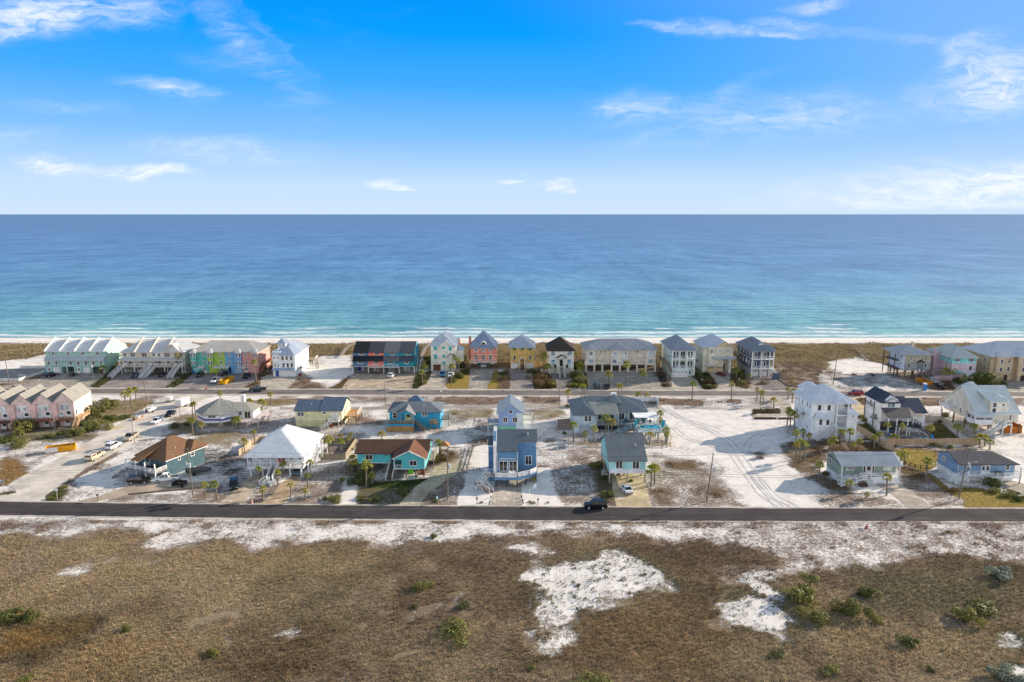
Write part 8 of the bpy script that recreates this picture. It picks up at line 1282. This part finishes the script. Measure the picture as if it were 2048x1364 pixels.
for a in [(867,1074,17,'green','small dark bush on the white sand strip just below the near road'), (845,1178,30,'olive','round yellow green bush left of the large white sand patch'), (829,1214,14,'green','tiny green bush below the round yellow green bush'), (929,1210,22,'green','dark bush in the marsh between the two middle bushes and the sand patch'),
 (905,1268,62,'olive','wide sparse olive bush in the middle of the marsh',.55), (255,1263,22,'green','low green bush right of the burnt dark patch'), (424,1310,30,'olive','low yellow green bush near the bottom left of the marsh',.6), (24,1232,50,'green','dark green thicket at the left edge of the marsh',.6), (58,1234,34,'green','taller dark green bush right beside the left edge thicket',.9), (51,1362,26,'olive','small bush at the very bottom left corner',.7),
 (1600,1196,64,'olive','largest dark green bush right of the lower white sand patches',.75), (1735,1190,40,'green','round dark bush upper right in the marsh',.8), (1698,1228,46,'green','round dense dark green bush in the right part of the marsh',1.1), (1630,1236,44,'olive','light green bush beside the lower white sand patch'), (1757,1243,22,'olive','small pale green bush right of the dense dark bush'),
 (1930,1242,44,'olive','green bush near the right edge of the marsh',.9), (1823,1288,32,'green','dark green bush in the lower right marsh',.9), (2012,1156,56,'grey','grey silvery bush near the right edge below the sandy verge',.6), (2018,1364,66,'grey','large grey silvery bush in the bottom right corner',.6), (1862,1341,18,'green','tiny green bush in the bottom right marsh'), (1660,1342,34,'olive','low olive bush at the bottom right of centre',.5), (1555,1310,28,'green','low green bush below the lower white sand patch',.5), (1064,1338,18,'olive','tiny olive bush below the large sand patch tail'),
 (1157,1170,10,'green','bright green tuft bush on the large white sand patch'), (1180,1362,60,'olive','broad low olive bush cut by the bottom edge',.4), (1960,1215,60,'olive','wide pale green thicket above the right marsh bush',.45), (1895,1065,0.1+16,'brown','small brown bush on the right sandy verge',.6)]:
    shrub(*a[:5], *(a[5:6]))
shrub(1619, 1180, 40, 'olive', 'thin small tree with a yellow green crown behind the largest dark bush', .5, 1.9, 'small_tree')
items = []
for a in [(213,818,36,'olive',1.1),(196,832,36,'green',1.2),(222,842,32,'green'),(190,860,40,'olive',.9),(10,884,40,'green',.6),(95,876,24,'olive',.6),(125,868,20,'green',.7),(48,862,40,'olive',1.1),(148,872,34,'olive'),(43,892,34,'olive'),(170,850,30,'green'),(348,855,22,'green'),(250,836,30,'green',.4),(372,850,14,'green'),(116,992,14,'green'),(104,998,12,'olive'),(128,975,12,'olive'),
 (672,1002,24,'olive'),(650,998,14,'green'),(803,985,26,'green',1.1),(752,1000,22,'olive'),(728,958,34,'green'),(705,968,30,'green'),(722,998,16,'olive'),(872,925,26,'olive'),(885,918,40,'brown'),(1212,993,26,'olive'),(1190,935,30,'olive',.6),(1205,955,26,'green'),(1066,1007,9,'brown'),(1060,1005,8,'brown'),(1095,1006,7,'brown'),(964,1006,8,'brown'),
 (1983.5,972,30,'green',1.2),(2031,989,24,'green',.6),(1990,985,20,'olive'),(2015,992,22,'olive'),(2040,1000,26,'green',.7),(1908,945,20,'green'),(1910,985,22,'brown'),(1640,935,12,'green'),(1650,948,16,'green'),(1735,843,24,'olive'),(1720,835,16,'olive'),(1880,845,16,'green'),(1890,832,18,'olive'),(1870,893,16,'olive'),(1900,895,12,'olive'),(1813,880,10,'olive'),
 (235,745,20,'green'),(228,740,26,'green'),(358,752,16,'green',.6),(524,742,26,'brown',.8),(540,738,20,'brown'),(860,728,22,'green'),(852,720,20,'green'),(924,735,18,'green',1.2),(928,722,16,'green',1.4),(918,755,26,'green',.7),(850,768,16,'olive'),(905,762,22,'green',.6),(1008,762,22,'brown'),(1006,750,18,'green'),(1075,758,30,'brown'),(1090,768,26,'brown'),(1070,770,26,'brown',.8),(1105,772,20,'olive'),(1064,745,18,'green'),(1152,755,26,'green',1.1),(1162,762,24,'olive'),(1156,738,26,'green',1.2),(1145,772,16,'olive'),
 (1318,752,16,'brown'),(1335,770,14,'brown',.5),(1395,752,20,'green'),(1405,760,22,'green'),(1418,768,22,'brown'),(1425,775,20,'olive',.6),(1478,755,26,'green'),(1485,768,22,'olive',.6),(1490,745,18,'green'),(1580,772,8,'brown'),(1880,750,18,'green'),(1915,765,20,'green'),(1948,768,26,'green'),(1990,772,26,'green',.6),(2004,768,16,'green'),(690,812,12,'olive'),(1262,963,10,'green'),(1660,862,16,'olive',.6),(1136,815,14,'olive'),(1150,812,14,'olive'),(700,900,14,'olive'),(1525,768,18,'brown',.6),(1130,868,10,'green'),(870,1003,12,'green',.5)]:
    items.append(shrub(a[0], a[1], a[2], a[3], None, a[4] if len(a) > 4 else .8, adj={'green': 'dark green', 'olive': 'yellowish green', 'brown': 'twiggy brown', 'grey': 'grey'}[a[3]]))
auto_label(items, 'shrub')
for (px, py, w, lb) in [(1968, 772, 46, 'big round dark green tree in front of the tan apartment block'), (1956, 772, 28, 'smaller round dark green tree left of the big tree by the apartment block')]: shrub(px, py, w, 'green', lb, .95, 1.2, 'broadleaf_tree')

# uncountable growth
def tufts(name, xy, h, w, cols, label, cat, nb=4, dens=None):
    n = len(xy); g = RNG; z = gz(xy[:, 0], xy[:, 1]); V = []; ct = np.concatenate([xy, z[:, None]], 1)
    hh = (h*g.uniform(.5, 1.3, n))*(.5+1.1*fbm(xy[:, 0], xy[:, 1], 4, 3, 55))
    for k in range(nb):
        az = g.uniform(0, 6.283, n); sp = w*g.uniform(.3, 1., n); off = np.stack([np.cos(az)*sp*.4, np.sin(az)*sp*.4, np.zeros(n)-.02], 1); q = np.stack([-np.sin(az), np.cos(az), np.zeros(n)], 1)*(w*.16)*g.uniform(.6, 1.4, n)[:, None]
        tip = ct+off+np.stack([np.cos(az)*sp, np.sin(az)*sp, hh*g.uniform(.7, 1.1, n)], 1); V.append(np.stack([ct+off-q, ct+off+q, tip], 1))
    me = mesh_np(name, np.concatenate(V), cols); ca = me.attributes.new('tint', 'FLOAT_COLOR', 'FACE')
    v, c = cover(xy[:, 0], xy[:, 1]); c = c*g.uniform(.7, 1.45, (n, 1))*g.uniform(.9, 1.1, (n, 3)); c = np.concatenate([np.tile(c, (nb, 1)), np.ones((n*nb, 1))], 1)
    ca.data.foreach_set('color', c.astype(np.float32).ravel()); tag(link(name, me), label, cat, None, 'stuff')
gm = bpy.data.materials.new('grass_blades'); gm.use_nodes = True; t = NT(gm.node_tree); at_ = t.n('ShaderNodeAttribute', attribute_name='tint').outputs['Color']
t.n('ShaderNodeOutputMaterial', {0: t.n('ShaderNodeMixShader', {0: .25, 1: t.n('ShaderNodeBsdfDiffuse', {0: at_}), 2: t.n('ShaderNodeBsdfTranslucent', {0: at_})})})
def scatter(n, x0, x1, y0, y1, lo, p=1., fr=None):
    y = RNG.uniform(y0, y1, n); x = RNG.uniform(x0, x1, n)
    if fr: x = x*y/y1
    v, c = cover(x, y); q = v+1.0*(fbm(x, y, 3, 3, 91)-.5); k = (q > lo) & (RNG.random(n) < p)
    return np.stack([x, y], 1)[k]
XY = scatter(190000, -165, 165, 74, 129.3, .55, fr=1); k = XY[:, 1] < 129.4; tufts('marsh_grass', XY[k], .34, .24, gm, 'brown dry marsh grass covering the foreground', 'grass', 4)
XY = scatter(30000, -150, 150, 95, 129.4, .12, .8); v, _ = cover(XY[:, 0], XY[:, 1]); XY = XY[v < .6]; tufts('verge_scrub', XY, .14, .22, gm, 'low sparse weeds speckling the bright sand below the road', 'weeds', 4)
XY = scatter(60000, -170, 170, 138.5, 226, .72)
dr = [np.array([at(*p) for p in P]) for P, _ in DRV]+[np.array([at(*p) for p in [(-60,1004),(33,986),(16,970),(49,950),(117,917),(176,884),(240,847),(318,800),(440,789.5),(375,818),(320,845),(277,872),(230,905),(176,935),(121,970),(92,1004.3)]])]
def clear(XY):
    k = np.ones(len(XY), bool)
    for P in dr: k &= ~inpoly(P, XY[:, 0], XY[:, 1])
    for ph, X0, X1, Y0, Y1 in LAND: k &= ~((XY[:, 0] > X0) & (XY[:, 0] < X1) & (XY[:, 1] > Y0) & (XY[:, 1] < Y1))
    _, c = cover(XY[:, 0], XY[:, 1]); k &= ~(np.abs(c-np.array(LAWN)).sum(1) < .03); return XY[k]
tufts('scrub', clear(XY), .42, .38, gm, 'low brown scrub and dry grass scattered between the houses', 'scrub', 5)
XY = scatter(26000, -170, 170, 138.5, 226, .30, .6); tufts('dune_weeds', clear(XY), .12, .2, gm, 'tiny weeds dotting the white sand of the yards', 'weeds', 4)
XY = scatter(30000, -215, 215, 236, 262, .7); tufts('lot_scrub', clear(XY), .7, .5, gm, 'dense brown scrub filling the strips between the beach houses', 'scrub', 5)
XY = scatter(75000, -240, 240, 262, 328, .6); tufts('dune_grass', clear(XY), .75, .6, gm, 'olive brown dune grass covering the dunes before the beach', 'grass', 4)
XY = np.concatenate([np.stack([RNG.uniform(a, b, n), RNG.uniform(c, d, n)], 1) for a, b, c, d, n in [(2, 26, 94, 118, 520), (26, 46, 92, 116, 520)]]); v, _ = cover(XY[:, 0], XY[:, 1]); XY = XY[v < .3]
V = []
for x_, y_ in XY:
    s = .10+.3*RNG.random()**3; n_ = 16; z_ = gz1(x_, y_); a = RNG.normal(size=(n_, 3)); c_ = np.array([x_, y_, z_])+RNG.normal(size=(n_, 3))*[s, s, s*.3]+[0, 0, s*.4]; b = RNG.normal(size=(n_, 3))*s*.5; V.append(np.stack([c_, c_+a*s*.5, c_+b], 1))
tag(link('creeping_clumps', mesh_np('creeping_clumps', np.concatenate(V), mat('leaf', '3a4028'))), 'small dark creeping clumps dotting the white sand patches', 'ground cover', None, 'stuff')
